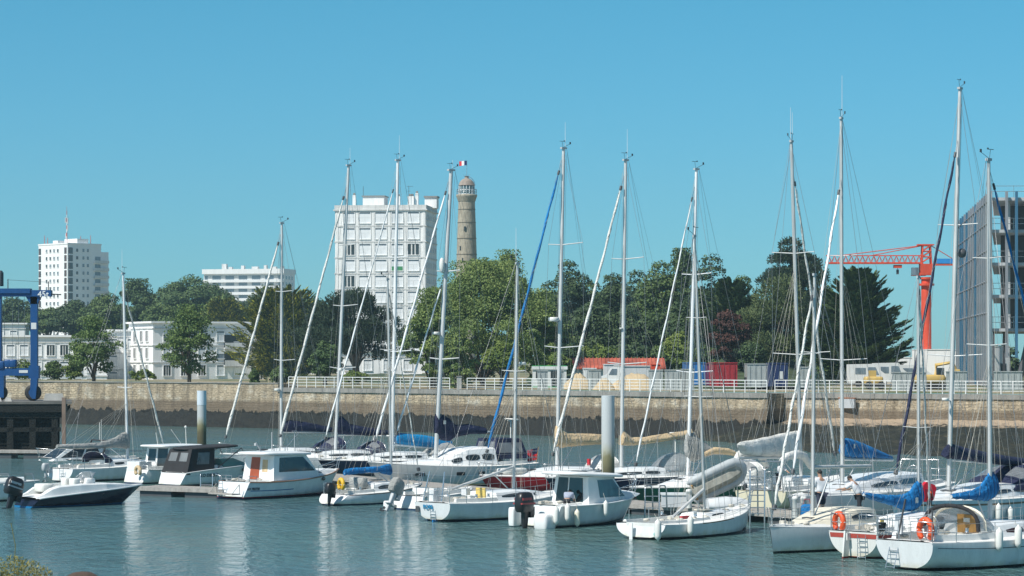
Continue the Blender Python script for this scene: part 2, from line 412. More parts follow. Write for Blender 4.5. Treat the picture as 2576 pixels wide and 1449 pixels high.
mb = MB(); pxs = [1760+i*8 for i in range(125)]; nr = 40; vs = []
for px in pxs:
    k = min(1, max(0, (px-1760)/330)); k = k*k*(3-2*k); base = wp(px); yb = base.y+.1; out = 4+k*24
    for j in range(nr):
        u = j/(nr-1); Y = yb-out*u; x = xat(px, Y)
        z = (1.0+.9*k)*(1-u)**.8 - .25*u + (noise.noise(Vector((x*.35, Y*.5, 1)))*.32+noise.noise(Vector((x*1.5, Y*1.6, 7)))*.28+abs(noise.noise(Vector((x*3.1, Y*2.2, 9))))*.16)*(0.3 if u < .08 else 1)
        vs.append((x, Y, z))
mb.add(vs, [(i*nr+j, i*nr+j+1, (i+1)*nr+j+1, (i+1)*nr+j) for i in range(len(pxs)-1) for j in range(nr-1)], sm=True)
struct(mb.build('foreshore', MAT['foreshore']))
# railings
RAILW = M('white_railing_paint', (.74, .75, .73), .5)
def railing(label, pa, pb, npost, z=3.97, off=.25):
    p0, p1 = wp(pa, 0, off), wp(pb, 0, off); d = p1-p0; L = d.length
    t = thing('quay_railing', label, 'railing', (p0.x, p0.y, z), math.atan2(d.y, d.x))
    for k in range(4): MB().bb(0, L, -.02-(.02 if k == 3 else 0), .02+(.02 if k == 3 else 0), .22+.26*k, .26+.26*k+(.02 if k == 3 else 0)).build('rail', RAILW, t)
    pm = None
    for i in range(npost):
        if pm is None: pm = MB().bb(-.035, .035, -.055, -.022, 0, 1.03).build('post', RAILW, t); o = pm
        else: o = link('post', pm.data, t)
        o.location.x = L*i/(npost-1)
railing('white railing on the quay wall between the white flats and the big poplar', 727, 1132, 18)
railing('long white railing in front of the building site, from the poplar to the wall corner', 1176, 1930, 31)
railing('white railing on the set back wall, beside the cypress and the building frame', 1950, 2700, 27, off=.3)
t = thing('gate_pillar', 'grey concrete pillar at the end of the long white railing by the poplar', 'pillar', wp(1155, 3.96, .5))
MB().bb(-.22, .22, -.2, .2, 0, 1.15).build('shaft', CONC, t); MB().bb(-.27, .27, -.25, .25, 1.15, 1.24).build('cap', COP, t)
# drain outlet and grey plate in the wall
p = wp(2130, 0, -.45)
t = thing('wall_hatch', 'grey metal hatch with a rusty lintel set in the stone wall', 'hatch', (p.x, p.y-.05, 2.75), W2[2])
MB().bb(-.75, .75, -.06, .2, 0, .78).build('plate', GREYP, t); MB().bb(-.8, .8, -.09, .2, .785, .86).build('lintel', M('rust', (.35, .12, .04), .9), t)
# ------------------------------------------------------------------ far buildings
def rend(name, col, var=.10):
    m, n, b = newmat(name)
    t1 = noise_node(n, .5, 5, mapping(n, 1, 1, .3)); t2 = noise_node(n, 3.5, 4, mapping(n, 1, 1, .15))
    c = mixc(n, 1, col, ramp(n, t1.outputs[0], [(.35, 1.), (.7, 1-var)]), 'MULTIPLY')
    n.links.new(mixc(n, 1, c, ramp(n, t2.outputs[0], [(.5, 1.), (.75, 1-var*1.3)]), 'MULTIPLY'), b.inputs['Base Color'])
    b.inputs['Roughness'].default_value = .9; return m
RW = rend('white_render', (.86, .86, .85), .08); RG = rend('stained_render', (.84, .84, .82), .16); RB = rend('band_render', (.68, .68, .66), .22)
SHUT = M('roller_shutter', (.74, .76, .77), .6, var=.06); DARKW = M('dark_window', (.035, .045, .05), .15, var=.4); BLUW = M('blue_grey_glass', (.17, .22, .26), .2, var=.3)
CURT = M('curtain', (.62, .62, .60), .8); BROWNP = M('brown_panel', (.26, .09, .05), .7); GREENP = M('green_panel', (.05, .25, .10), .6)
ROOFG = M('roof_grey', (.25, .25, .24), .9)
class Win:                                   # a window mesh pair reused over a facade
    def __init__(s, w, h, style='shut', fr=.10, pr=.12):
        f = MB(); f.bb(-w/2-fr, w/2+fr, -pr, 0, h, h+fr); f.bb(-w/2-fr, w/2+fr, -pr-.05, 0, -fr, 0)
        f.bb(-w/2-fr, -w/2, -pr, 0, 0, h); f.bb(w/2, w/2+fr, -pr, 0, 0, h); s.f = f
        p = MB(); s.mats = [SHUT, BLUW, DARKW, CURT]
        if style == 'shut':
            p.bb(-w/2, w/2, -.03, .02, 0, h*.55, 0); p.bb(-w/2, w/2, -.045, .02, h*.55, h*.85, 0); p.bb(-w/2, w/2, -.02, .02, h*.85, h, 1); p.bb(-.02, .02, -.05, -.03, 0, h*.55, 3)
        elif style == 'half': p.bb(-w/2, w/2, -.045, .02, h*.45, h, 0); p.bb(-w/2, w/2, -.02, .02, 0, h*.45, 1)
        elif style == 'open':
            p.bb(-w/2, w/2, -.02, .02, 0, h, 2); p.bb(-w*.22, -w*.10, -.05, -.02, 0, h*.95, 3); p.bb(w*.10, w*.20, -.05, -.02, 0, h*.95, 3)
        elif style == 'dark': p.bb(-w/2, w/2, -.02, .02, 0, h, 2)
        elif style == 'blue': p.bb(-w/2, w/2, -.02, .02, 0, h, 1); p.bb(-w/2, w/2, -.03, -.02, h*.48, h*.52, 3)
        s.p = p; s.mf = s.mp = None
    def put(s, root, x, z, face='front', off=0, name='window'):
        M4 = {'front': ((x, off, z), 0), 'right': ((off, x, z), pi/2), 'left': ((off, x, z), -pi/2)}[face]
        if s.mf is None:
            a = s.f.build(name, RW, root, M4[0], (0, 0, M4[1])); c = s.p.build('pane', s.mats, a); s.mf, s.mp = a.data, c.data
        else:
            a = link(name, s.mf, root, M4[0], (0, 0, M4[1])); link('pane', s.mp, a)
        return a
# main block beside the lighthouse
Y = 463; s_ = F/Y
p = P(1071, 515, Y); t = thing('apartment_block', 'tall grey-white apartment block with rows of shuttered windows, left of the lighthouse', 'building', (p.x, Y, 0), R(-7))
zt = p.z; W, D = 16.5, 13.0
MB().bb(-W, 0, 0, D, 0, zt-.6).build('wall', RG, t)
pxw = [876.5, 917, 957.5, 999, 1040]; xs = [(q-1071)/s_*1.007 for q in pxw]
wz0 = 7+(896-560.5)/s_
styles = {'shut': Win(2.05, 1.95, 'shut'), 'open': Win(2.05, 1.95, 'open'), 'dark': Win(.6, .9, 'dark')}
bands = MB(); pil = MB()
for r_ in range(10):
    z = wz0-r_*2.85; bands.bb(-W-.12, .12, -.12, D+.1, z-.62, z-.38)
    for i, x in enumerate(xs):
        st = 'open' if (r_, i) in ((2, 0), (2, 4), (4, 0), (5, 0)) else 'shut'
        styles[st].put(t, x, z, 'front', -.01)
    for y in (1.6, 3.4, 5.6, 8.6, 10.8): styles['dark'].put(t, y, z+.6, 'right', .01)
for x in [-W+.35]+[(a+c)/2 for a, c in zip(xs, xs[1:])]+[-.35]: pil.bb(x-.22, x+.22, -.08, 0, 0, zt-1)
bands.each('floor_band', RB, t); pil.each('pilaster', RG, t)
MB().bb(-W-.3, .3, -.3, D+.3, zt-1.0, zt-.75).bb(-W-.1, .1, -.1, D+.1, zt-.75, zt).build('parapet', RB, t)
MB().bb(xs[3]-1.0, xs[3]+1.0, -.12, -.06, wz0-3*2.85, wz0-3*2.85+.75).build('balcony_screen', GREENP, t)
c = MB(); c.bb(-12, -8.1, 3, 7, zt, zt+1.75); c.build('stair_house', RG, t)
MB().bb(-12.2, -7.9, 2.8, 7.2, zt+1.75, zt+1.9).build('stair_roof', ROOFG, t)
for (x, y, w, h) in ((-13.6, 3, .55, 2.0), (-5.6, 4, .5, 1.8), (-3.2, 3, 1.1, 1.75), (-2.2, 3.5, .55, 2.3)):
    q = MB().bb(x-w/2, x+w/2, y, y+w, zt, zt+h).build('chimney', RG, t); MB().bb(x-w/3, x+w/3, y+.1, y+w-.1, zt+h, zt+h+.4).build('chimney_pot', ROOFG, q)
q = MB().bb(-1.3, .9, 7, 9.5, zt-.2, zt+1.7).build('chimney', RW, t); MB().bb(-1.45, 1.05, 6.8, 9.7, zt+1.7, zt+2.0).build('chimney_cap', ROOFG, q)
a = MB(); a.tube((-3.5, 2.6, zt), (-3.5, 2.6, zt+3.6), .04); a.bb(-3.9, -2.7, 2.58, 2.62, zt+3.45, zt+3.5); a.bb(-4.0, -3.2, 2.58, 2.62, zt+2.6, zt+2.64)
a.tube((-11.9, 3, zt+1.9), (-11.9, 3, zt+3.6), .04); a.build('aerial', DGREY, t)
# far tower at left
Y = 950; s_ = F/Y; p = P(170, 614, Y); zt = p.z
t = thing('tower_block', 'white twelve storey tower block with tall aerials on its roof, far left', 'building', (p.x, Y, 0), R(-45))
W, D = 18.5, 17.5
MB().bb(-W, 0, 0, D*.86, 0, zt).build('wall', RW, t)
MB().bb(-W*.9, -.4, D*.86, D+1.2, 0, zt-2.5).build('rear_wing', RW, t)
wq = Win(.95, 1.15, 'blue', .12); wd = Win(.95, 1.15, 'dark', .12); lo = MB(); lp = MB(); bl = MB(); bp = MB()
for r_ in range(12):
    z = zt-3.2-r_*2.79
    for i, x in enumerate((-13.2, -10.8, -8.4, -6.0)): (wd if random.Random(r_*7+i).random() < .45 else wq).put(t, x, z+.4, 'front', -.01)
    for x in (-17.6, -1.3):
        lo.bb(x-.75, x+.75, -.05, -.01, z-.3, z+2.0); lp.bb(x-.1, x+.1, -.08, -.05, z-.3, z+2.0)
    lo.bb(.01, .05, .4, 2.3, z-.3, z+2.0); lp.bb(.05, .08, .5, .75, z-.3, z+2.0)
    for y, w in ((4.2, 1.7), (7, .9), (9.0, .8)): (wq if w < 1 else wd).put(t, y, z+.5, 'right', .01)
for r_ in range(10):
    z = zt-6.6-r_*2.79; bl.bb(-.3, .9, D*.66, D+.6, z-.15, z+.0); bl.bb(.85, .9, D*.66, D+.6, z, z+.9); bp.bb(.02, .08, D*.70, D*.84, z+.02, z+2.3)
lo.each('loggia_opening', DARKW, t); lp.each('loggia_panel', BROWNP, t); bl.each('balcony', RB, t); bp.each('balcony_door', BLUW, t)
MB().bb(-W-.15, .15, -.15, D*.86+.15, zt, zt+.5).build('parapet', RW, t)
MB().bb(-9, -1, 5, 10, zt+.5, zt+2.2).bb(-15, -12, 4, 8, zt+.5, zt+1.8).each('roof_hut', RW, t)
an = MB(); an2 = MB(); REDW = M('mast_red', (.45, .10, .08), .6)
for i in range(8): (an if i % 2 else an2).tube((-9, 6, zt+2+i*1.35), (-9, 6, zt+2+(i+1)*1.35), .26-.015*i, .245-.015*i, 6)
for (dx, dz, h) in ((.7, 8.0, 2.2), (-.7, 8.4, 2.0), (.6, 5.4, 2.0), (-.5, 2.5, 2)): an2.bb(-9+dx-.15, -9+dx+.15, 5.8, 6.1, zt+dz, zt+dz+h)
an.tube((-9, 6, zt+12.5), (-9, 6, zt+14.5), .06)
for (x, y, h) in ((-17.5, 2, 3.4), (-15.5, 2, 2.5), (-6, 4, 3.6), (-3, 8, 2.9), (-1, 11, 3.2)): an.tube((x, y, zt+.4), (x, y, zt+.4+h), .16, .1)
an.build('aerial', REDW, t); an2.each('antenna_panel', LGREY, t)
# low white block far behind the trees
Y = 1180; s_ = F/Y; p = P(715, 676, Y); zt = p.z
t = thing('apartment_block', 'long low white apartment block with balcony bands rising behind the trees', 'building', (p.x, Y, 0), R(-14))
W, D = 39, 15; MB().bb(-W, 0, 0, D, 0, zt-.4).build('wall', RW, t)
MB().bb(-W-.3, .3, -1.6, D+.3, zt-2.2, zt).build('parapet', RW, t)
ba = MB(); bd = MB(); bw = MB()
for r_ in range(6):
    z = zt-5.2-r_*2.85; ba.bb(-W, 0, -1.5, 0, z-.9, z+.35); bd.bb(-W+.3, -.3, -.05, -.02, z+.4, z+2.3)
    for k in range(6): bw.bb(-W+2+k*6.4, -W+4.2+k*6.4, -.12, -.06, z+.4, z+2.2)
    for y in (3, 7, 11): bd.bb(.02, .06, y-.9, y+.9, z+.5, z+1.9)
ba.each('balcony', RW, t); bd.each('window_band', BLUW, t); bw.each('partition', RB, t)
rh = MB()
for k, (x, w, h) in enumerate(((-31, 2.2, 2.6), (-28, 1.6, 1.2), (-22, 1.4, 1.8), (-16, 3, 1.3), (-11, 1.2, 1.9), (-7, 2.5, 1.2), (-3, 1.3, 1.4))): rh.bb(x-w/2, x+w/2, 5, 7, zt, zt+h)
rh.each('chimney', RB, t)
# white three storey flats behind the parapet wall
def flats(label, cpx, ytop, Y, rz, W, D, zb, cols, rows, pitch, side=None, sx=1):
    s_ = F/Y; p = P(cpx, ytop, Y); zt = p.z
    t = thing('apartment_house', label, 'building', (p.x, Y, 0), rz)
    MB().bb(0, W, 0, D, zb, zt-.3).build('wall', RW, t); MB().bb(-.45, W+.45, -.45, D+.4, zt-.3, zt).build('roof_slab', RW, t)
    cb = MB()
    for r_ in range(rows): cb.bb(-.14, W+.14, -.14, D+.1, zt-1.25-r_*pitch, zt-1.05-r_*pitch)
    cb.each('string_course', RB, t)
    wa, wb, wc = Win(1.25, 1.7, 'shut', .12), Win(1.25, 1.7, 'open', .12), Win(1.25, 1.7, 'half', .12)
    for r_ in range(rows):
        for k, x in enumerate(cols):
            q = random.Random(int(cpx)+r_*17+k*5).random(); (wa if q < .5 else wb if q < .72 else wc).put(t, x, zt-3.3-r_*pitch, 'front', -.01)
        for y in (side or ()): wb.put(t, y, zt-3.3-r_*pitch, 'left', -.01)
    return t, zt
t, zt = flats('white three storey corner house with flat roof, behind the two small quay trees', 385, 808, 422, R(26), 17.0, 13, 0, (2.4, 5.4, 8.4, 11.6, 14.6), 3, 2.8, (3, 6, 9.5))
lg = MB(); lb = MB()
for z in (zt-7.2, zt-4.3): lg.bb(12.2, 15.8, -.16, -.12, z, z+2.1); lb.bb(12.1, 15.9, -.9, -.17, z-.2, z); lb.bb(12.1, 15.9, -.9, -.85, z, z+.8)
lg.each('loggia', DARKW, t); lb.each('balcony', RB, t)
flats('long white flats with small shuttered windows, behind the blue boat hoist', -60, 843, 420, R(9), 21.0, 12, 0, [1.2+i*2.15 for i in range(9)], 3, 2.75)
flats('white link house with stepped roof between the hoist and the corner house', 262, 829, 432, R(10), 7.5, 12, 0, (1.5, 4.5), 3, 2.75)
flats('low white house with tall windows under the yellow cypress', 640, 868, 425, R(4), 12.5, 12, 0, (1.6, 4.4, 7.4, 10.4), 2, 2.9)
flats('white house half hidden behind the dark pines and the poplar', 850, 880, 415, R(2), 13.5, 12, 0, (1.8, 4.8, 8.0, 11.2), 2, 2.9)
t, _ = flats('flat roofed grey-white house behind the long flats at the left edge', -70, 812, 520, R(6), 10.5, 10, 0, (5.6, 8.2), 1, 2.8)
t, _ = flats('small grey roofed house peeping out between the yellow cypresses', 628, 772, 560, R(4), 8, 8, 3, (2, 5), 2, 2.8)
MB().prism([(-.4, 0), (8.4, 0), (6.8, 2.0), (1.2, 2.0)], 8, frame=((0, 0, zat(772, 560)), (1, 0, 0), (0, 0, 1), (0, 1, 0))).build('slate_roof', ROOFG, t)
t, _ = flats('small pale house glimpsed through the dark trees on the wooded bank', 1490, 770, 420, R(4), 6, 7, 4, (1.6, 4.0), 2, 2.8)
# lighthouse
Y = 500; s_ = F/Y; cx = 1174
GRAN = newmat('granite'); m, n, b = GRAN; GRAN = m
t1 = noise_node(n, 1.3, 5, mapping(n, 1, 1, .5)); t2 = noise_node(n, 6, 4, mapping(n, 1, 1, .2))
c = ramp(n, t1.outputs[0], [(.3, (.34, .30, .23)), (.7, (.47, .42, .32))])
n.links.new(mixc(n, 1, c, ramp(n, t2.outputs[0], [(.35, .72), (.65, 1.05)]), 'MULTIPLY'), b.inputs['Base Color']); b.inputs['Roughness'].default_value = .95
bumpn(n, b, t2.outputs[0], .08)
t = thing('lighthouse', 'old round granite lighthouse with glazed lantern and domed top behind the poplar', 'lighthouse', (xat(cx, Y), Y, 0))
zz = lambda y: zat(y, Y)
prof = [(0, 34), (zz(760), 29), (zz(690), 26.5), (zz(640), 25.2), (zz(600), 24), (zz(560), 22.6), (zz(520), 21.2), (zz(505), 20.8)]
def ringz(z, r, n=32): return [(r*cos(2*pi*k/n), r*sin(2*pi*k/n), z) for k in range(n)]
mb = MB(); mb.loft([ringz(z, r/s_) for z, r in prof]); mb.build('tower', GRAN, t)
mb = MB()
for y, r in ((737, 28.2), (688, 26.8), (640, 25.4), (600, 24.4), (560, 22.8), (527, 21.6)): mb.loft([ringz(zz(y)-.07, r/s_+.05), ringz(zz(y)+.07, r/s_+.05)])
mb.each('string_course', M('dark_granite', (.20, .175, .135), .9), t)
mb = MB(); mb.loft([ringz(zz(507), 21.8/s_), ringz(zz(500), 24/s_), ringz(zz(495), 26/s_), ringz(zz(493), 26.5/s_), ringz(zz(490), 26.5/s_), ringz(zz(489), 18/s_)]); mb.build('gallery', GRAN, t)
mb = MB(); mb.loft([ringz(zz(490), 19/s_, 16), ringz(zz(468), 19/s_, 16)], sm=False); la = mb.build('lantern', GLASSL, t)
mb = MB()
for k in range(16):
    a = 2*pi*k/16; r = 19.6/s_; mb.tube((r*cos(a), r*sin(a), zz(490)), (r*cos(a), r*sin(a), zz(468)), .07, n=5)
for y in (479, 489): mb.loft([ringz(zz(y), 19.8/s_, 16), ringz(zz(y)+.12, 19.8/s_, 16)], caps=False)
mb.build('glazing_bars', ALUW, la)
mb = MB()
for k in range(24):
    a = 2*pi*k/24; r = 25/s_; mb.tube((r*cos(a), r*sin(a), zz(490)), (r*cos(a), r*sin(a), zz(490)+1.05), .035, n=4)
for h in (.55, 1.05): mb.path([(25/s_*cos(2*pi*k/24), 25/s_*sin(2*pi*k/24), zz(490)+h) for k in range(25)], .035, 4)
mb.build('gallery_railing', STEEL, t)
mb = MB(); mb.loft([ringz(zz(468)+.1, 21/s_), ringz(zz(466), 20.5/s_), ringz(zz(458), 17.5/s_), ringz(zz(452), 12/s_), ringz(zz(448), 5/s_), ringz(zz(444), 5/s_), ringz(zz(443), 6.5/s_)])
mb.build('dome', M('dome_copper', (.30, .245, .20), .7, var=.3, scale=1.2), t)
mb = MB(); mb.tube((0, 0, zz(445)), (.05, 0, zz(404)), .07, .05)
for k, x in enumerate((-.55, -.25, .35, .6)): mb.tube((x, .1, zz(444)), (x, .1, zz(438)), .03)
mb.path([(21.5/s_*cos(a)*.98, -.4, zz(468)+19/s_*sin(a)*1.25) for a in [i*pi/2/8 for i in range(9)]], .05, 4); mb.build('flagpole', STEEL, t)
mb = MB()
for (y, x) in ((576, -4), (655, -9), (625, -15)): mb.box((x/s_, -math.sqrt(max(0, (24/s_)**2-(x/s_)**2))-.02, zz(y)), (.35, .25, .8))
mb.each('slit_window', DARKW, t)
fl = thing('flag', 'blue white and red flag flying from the top of the lighthouse', 'flag', P(1174.5, 404, Y))
for i, (c, m_) in enumerate((((.01, .03, .18), 'flag_blue'), ((.8, .8, .8), 'flag_white'), ((.6, .02, .03), 'flag_red'))):
    vs = []
    for a in range(5):
        x = -(i+a/4)*.50
        for zz_ in (0, -.45, -.9): vs.append((x, .22*sin(x*3.1)+.06*zz_, zz_-.10*abs(x)))
    mb = MB().add(vs, [(a*3+k, a*3+k+1, (a+1)*3+k+1, (a+1)*3+k) for a in range(4) for k in range(2)], sm=True)
    mb.build('stripe', M(m_, c, .8), fl)
# ------------------------------------------------------------------ trees
import numpy as np
def leafmat(name, lo, hi, tip=None, trans=.15):
    if name in MAT: return MAT[name]
    m, n, b = newmat(name); g = n.nodes.new('ShaderNodeNewGeometry')
    c = ramp(n, g.outputs['Random Per Island'], [(0, lo), (1, hi)] if not tip else [(0, lo), (.55, hi), (.8, tip), (1, tip)])
    cl = noise_node(n, .45, 3, mapping(n, 1, 1, 1))
    c = mixc(n, 1, c, ramp(n, cl.outputs[0], [(.35, (.72, .80, .80)), (.65, (1.15, 1.1, 1.0))]), 'MULTIPLY')
    n.links.new(c, b.inputs['Base Color']); b.inputs['Roughness'].default_value = .65; b.inputs['Specular IOR Level'].default_value = .25
    tr = n.nodes.new('ShaderNodeBsdfTranslucent'); mx = n.nodes.new('ShaderNodeMixShader'); mx.inputs[0].default_value = trans
    n.links.new(c, tr.inputs[0]); n.links.new(b.outputs[0], mx.inputs[1]); n.links.new(tr.outputs[0], mx.inputs[2])
    n.links.new(mx.outputs[0], n.nodes['Material Output'].inputs[0]); MAT[name] = m; return m
BARK = M('bark', (.10, .075, .055), .95, var=.3, scale=2); BARKP = M('pale_bark', (.26, .22, .17), .95, var=.3, scale=2)
def leaves(name, pts, axis, nrm, ln, wd, mat, parent):
    # pts, axis, nrm: (n,3) arrays; each leaf clump is a bent four sided blade
    n = len(pts); axis /= np.linalg.norm(axis, axis=1)[:, None]+1e-9
    side = np.cross(axis, nrm); side /= np.linalg.norm(side, axis=1)[:, None]+1e-9
    V = np.empty((n, 4, 3)); a = axis*ln[:, None]; w = side*wd[:, None]
    V[:, 0] = pts-a*.5; V[:, 1] = pts+w*.5-a*.05; V[:, 2] = pts+a*.5; V[:, 3] = pts-w*.5-a*.05
    me = bpy.data.meshes.new(name); me.vertices.add(n*4); me.loops.add(n*4); me.polygons.add(n)
    me.vertices.foreach_set('co', V.reshape(-1)); me.loops.foreach_set('vertex_index', np.arange(n*4))
    me.polygons.foreach_set('loop_start', np.arange(n)*4); me.polygons.foreach_set('loop_total', np.full(n, 4))
    me.materials.append(mat); me.update(calc_edges=True); return link(name, me, parent)
def rndv(rs, n):
    v = rs.normal(size=(n, 3)); return v/np.linalg.norm(v, axis=1)[:, None]
KN = [0]
def tree(label, cx, yt, yb, hw, Y, kind, mat, n=7000, leaf=.42, ground=4.0, trunk=True, group=None, bark=None, lean=0, name='tree', tw=None, fill=1.0, skirt=.0):
    n = int(n*1.9); leaf *= .70
    KN[0] += 1; rs = np.random.RandomState(KN[0]*13+5); rn = random.Random(KN[0])
    s_ = F/Y; x0 = xat(cx, Y); zt = zat(yt, Y); zb = zat(yb, Y); w = hw/s_; hgt = zt-zb
    t = thing(name, label, 'tree' if name != 'shrub' else 'shrub', (x0, Y, min(ground, zb)), 0, group); base = min(ground, zb)
    zt -= base; zb -= base; zc = (zt+zb)/2; h2 = hgt/2; A = []
    blobs = []
    if kind in ('broad', 'pine', 'loose', 'bare'):
        K = {'broad': 40, 'pine': 36, 'loose': 54, 'bare': 30}[kind]
        if kind in ('broad', 'pine'): K = int(K*max(1, min(2.6, (h2/w)**1.1)))
        for k in range(K):
            d = rndv(rs, 1)[0]; q = .80*rs.uniform(.02, 1)**.42
            if kind == 'loose': q = .97*rs.uniform(.02, 1)**.42
            zz_ = d[2]*q; wid = 1.0
            pass
            if kind == 'pine': wid = 1.0-.35*max(0, zz_)
            if kind == 'loose': wid = 1.0-.45*max(0, zz_)-.15*max(0, -zz_)
            c = np.array([d[0]*q*w*wid, d[1]*q*w*.9*wid, zc+zz_*h2])
            r = {'broad': .37, 'pine': .33, 'loose': .23, 'bare': .25}[kind]*min(w, h2*1.1)*rs.uniform(.7, 1.25)
            if kind in ('broad', 'pine'): c[2] -= .12*h2
            blobs.append((c, r))
        rb = .36*min(w, h2*1.1); blobs.append((np.array([rs.uniform(-.12, .12)*w, 0, zt-rb*.85]), rb)); blobs.append((np.array([0, 0, zt-rb*1.9]), rb*1.3))
        tot = sum(r*r for _, r in blobs)
        for c, r in blobs:
            m_ = max(30, int(n*r*r/tot)); d = rndv(rs, m_); d[:, 2] = np.where(d[:, 2] < -.3, -d[:, 2]*.6, d[:, 2])
            rad = r*rs.uniform(.55, 1.12, m_)**.6
            p = c+d*np.array([1.08, 1.08, .80])*rad[:, None]
            nr_ = d*.9+rndv(rs, m_)*.75+np.array([0, 0, .35]); nr_ /= np.linalg.norm(nr_, axis=1)[:, None]
            ax = np.cross(nr_, rndv(rs, m_)); sz = leaf*rs.uniform(.6, 1.3, m_)
            if kind == 'pine': ax = d*.6+rndv(rs, m_)*.5+np.array([0, 0, .5])
            if kind == 'loose': ax = rndv(rs, m_)*.7+np.array([0, 0, -.3])
            A.append((p, ax, nr_, sz, sz*(.75 if kind != 'pine' else .38)))
        if kind == 'loose':              # sprays standing out of the top and sides
            m_ = int(n*.12); th = rs.uniform(0, 2*pi, m_); q = rs.uniform(0, 1, m_)**.7; hh = rs.uniform(.25, 1.08, m_)
            p = np.stack([np.cos(th)*q*w*(1.05-.5*hh), np.sin(th)*q*w*(1.0-.5*hh), zc+hh*h2], 1)
            A.append((p, rndv(rs, m_), rndv(rs, m_), leaf*rs.uniform(.6, 1.1, m_), leaf*rs.uniform(.4, .8, m_)))
        if skirt: pass
    if kind in ('cypress', 'yellow'):
        nb = 330; per = int(n/nb)
        for k in range(nb):
            hh = (k+rs.uniform())/nb; th = rs.uniform(0, 2*pi); z0 = zb+hgt*hh*.90
            if kind == 'cypress': prof = (1-hh)**.62*(.72+.28*min(1, hh*6))+.05
            else: prof = math.sqrt(max(0.02, 1-(hh*1.25-.28)**2))*(1-.25*hh)
            Lb = w*prof*rs.uniform(.78, 1.12); rise = rs.uniform(.05, .45)+.45*hh*hh
            dirv = np.array([cos(th), sin(th)*.9, 0]); u = rs.uniform(.12, 1, per)**.7
            curve = rise*(u**1.6)*Lb
            spread = .20*Lb*(1.05-u)+.12
            p = dirv*Lb*u[:, None]; p[:, 2] = z0+curve-.08*Lb
            sidev = np.array([-dirv[1], dirv[0], 0]); p += sidev*(rs.uniform(-1, 1, per)*spread*1.5)[:, None]; p[:, 2] += rs.uniform(-.35, .35, per)*spread
            ax = dirv*1.0+np.array([0, 0, 1])*(rise*1.3+.1)+rndv(rs, per)*.55
            nr_ = np.array([0, 0, 1])*.8-dirv*.3+rndv(rs, per)*.5
            sz = leaf*rs.uniform(.8, 1.7, per)*(1.25 if kind == 'cypress' else 1.1)
            A.append((p, ax, nr_, sz, sz*.34))
        m_ = int(n*.15); hh = rs.uniform(0, .85, m_); th = rs.uniform(0, 2*pi, m_); q = rs.uniform(0, .5, m_)*w*(1-hh)**.6   # dense heart
        p = np.stack([np.cos(th)*q, np.sin(th)*q, zb+hgt*hh], 1); A.append((p, rndv(rs, m_), rndv(rs, m_), np.full(m_, leaf*2.2), np.full(m_, leaf*1.6)))
    cat_ = [np.concatenate([a[i] for a in A]) for i in range(5)]
    leaves('crown' if name != 'shrub' else 'foliage', *cat_, mat, t)
    if trunk:
        mb = MB(); rt = tw or max(.16, .045*w+.12); top = zc+.2*h2; bk_ = bark or BARK
        mb.path([(0, 0, -.3), (lean*.3, 0, zb*.5), (lean, .1, zb+.2*h2), (lean*.5, 0, top)], [rt*1.35, rt, rt*.8, rt*.25], 8)
        nl = 9 if kind != 'bare' else 26
        for k in range(nl):
            c, r = blobs[k % len(blobs)] if blobs else (np.array([rs.uniform(-.6, .6)*w, rs.uniform(-.5, .5)*w, zb+hgt*rs.uniform(.3, .7)]), 1)
            z0 = zb*rs.uniform(.5, 1.0)+.15*h2*rs.uniform(0, 1)
            mb.path([(lean*.6, 0, z0), (c[0]*.45+lean*.3, c[1]*.4, z0+(c[2]-z0)*.6), (c[0]*.95, c[1]*.9, c[2])], [rt*.55, rt*.30, rt*.08], 5)
        mb.build('trunk' if name != 'shrub' else 'stem', bk_, t)
    return t
L_BROAD = leafmat('leaf_broad', (.060, .095, .034), (.13, .19, .060)); L_DARK = leafmat('leaf_dark', (.034, .062, .030), (.085, .130, .050))
L_FAR = leafmat('leaf_far', (.055, .095, .040), (.12, .18, .065)); L_LIGHT = leafmat('leaf_light', (.12, .175, .055), (.30, .38, .13), trans=.3)
L_PINE = leafmat('leaf_pine', (.022, .042, .028), (.058, .088, .044)); L_PINE2 = leafmat('leaf_pine_soft', (.075, .105, .045), (.16, .20, .085))
L_YEL = leafmat('leaf_yellow_cypress', (.030, .055, .018), (.09, .13, .03), (.50, .47, .06)); L_CYP = leafmat('leaf_cypress', (.045, .078, .034), (.12, .175, .065))
L_BROWN = leafmat('leaf_brown', (.045, .022, .020), (.12, .055, .045)); L_HEDGE = leafmat('leaf_hedge', (.09, .14, .03), (.20, .25, .06)); L_MEAD = leafmat('leaf_small_tree', (.085, .135, .045), (.19, .27, .085), trans=.25)
G1 = 'trees on the slope below the far tower'
tree('dark round tree at the left edge below the white tower', 28, 742, 850, 79, 560, 'broad', L_DARK, 6000, .75, group=G1)
tree('low olive tree between the hoist column and the tower foot', 120, 772, 850, 70, 545, 'broad', L_BROAD, 6000, .7, group=G1)
tree('dark green tree just right of the tower foot', 196, 752, 850, 74, 530, 'broad', L_DARK, 6500, .7, group=G1)
tree('tall feathery tree behind the leftmost mast', 345, 706, 840, 56, 540, 'loose', L_FAR, 6500, .7, group=G1)
tree('dense green tree between the tower and the leftmost mast', 265, 735, 850, 84, 520, 'broad', L_BROAD, 8000, .7, group=G1)
tree('great dome shaped green tree in front of the low far block', 495, 690, 850, 125, 540, 'broad', L_FAR, 13000, .75, group=G1)
tree('bushy mid green tree at the left foot of the great dome tree', 408, 760, 850, 76, 500, 'broad', L_BROAD, 6500, .65, group=G1)
tree('bright light green tree at the right foot of the great dome tree', 560, 742, 840, 57, 515, 'broad', L_LIGHT, 4500, .65, group=G1)
tree('dark tree under the right end of the low far block', 665, 712, 850, 79, 550, 'broad', L_DARK, 7000, .7, group=G1)
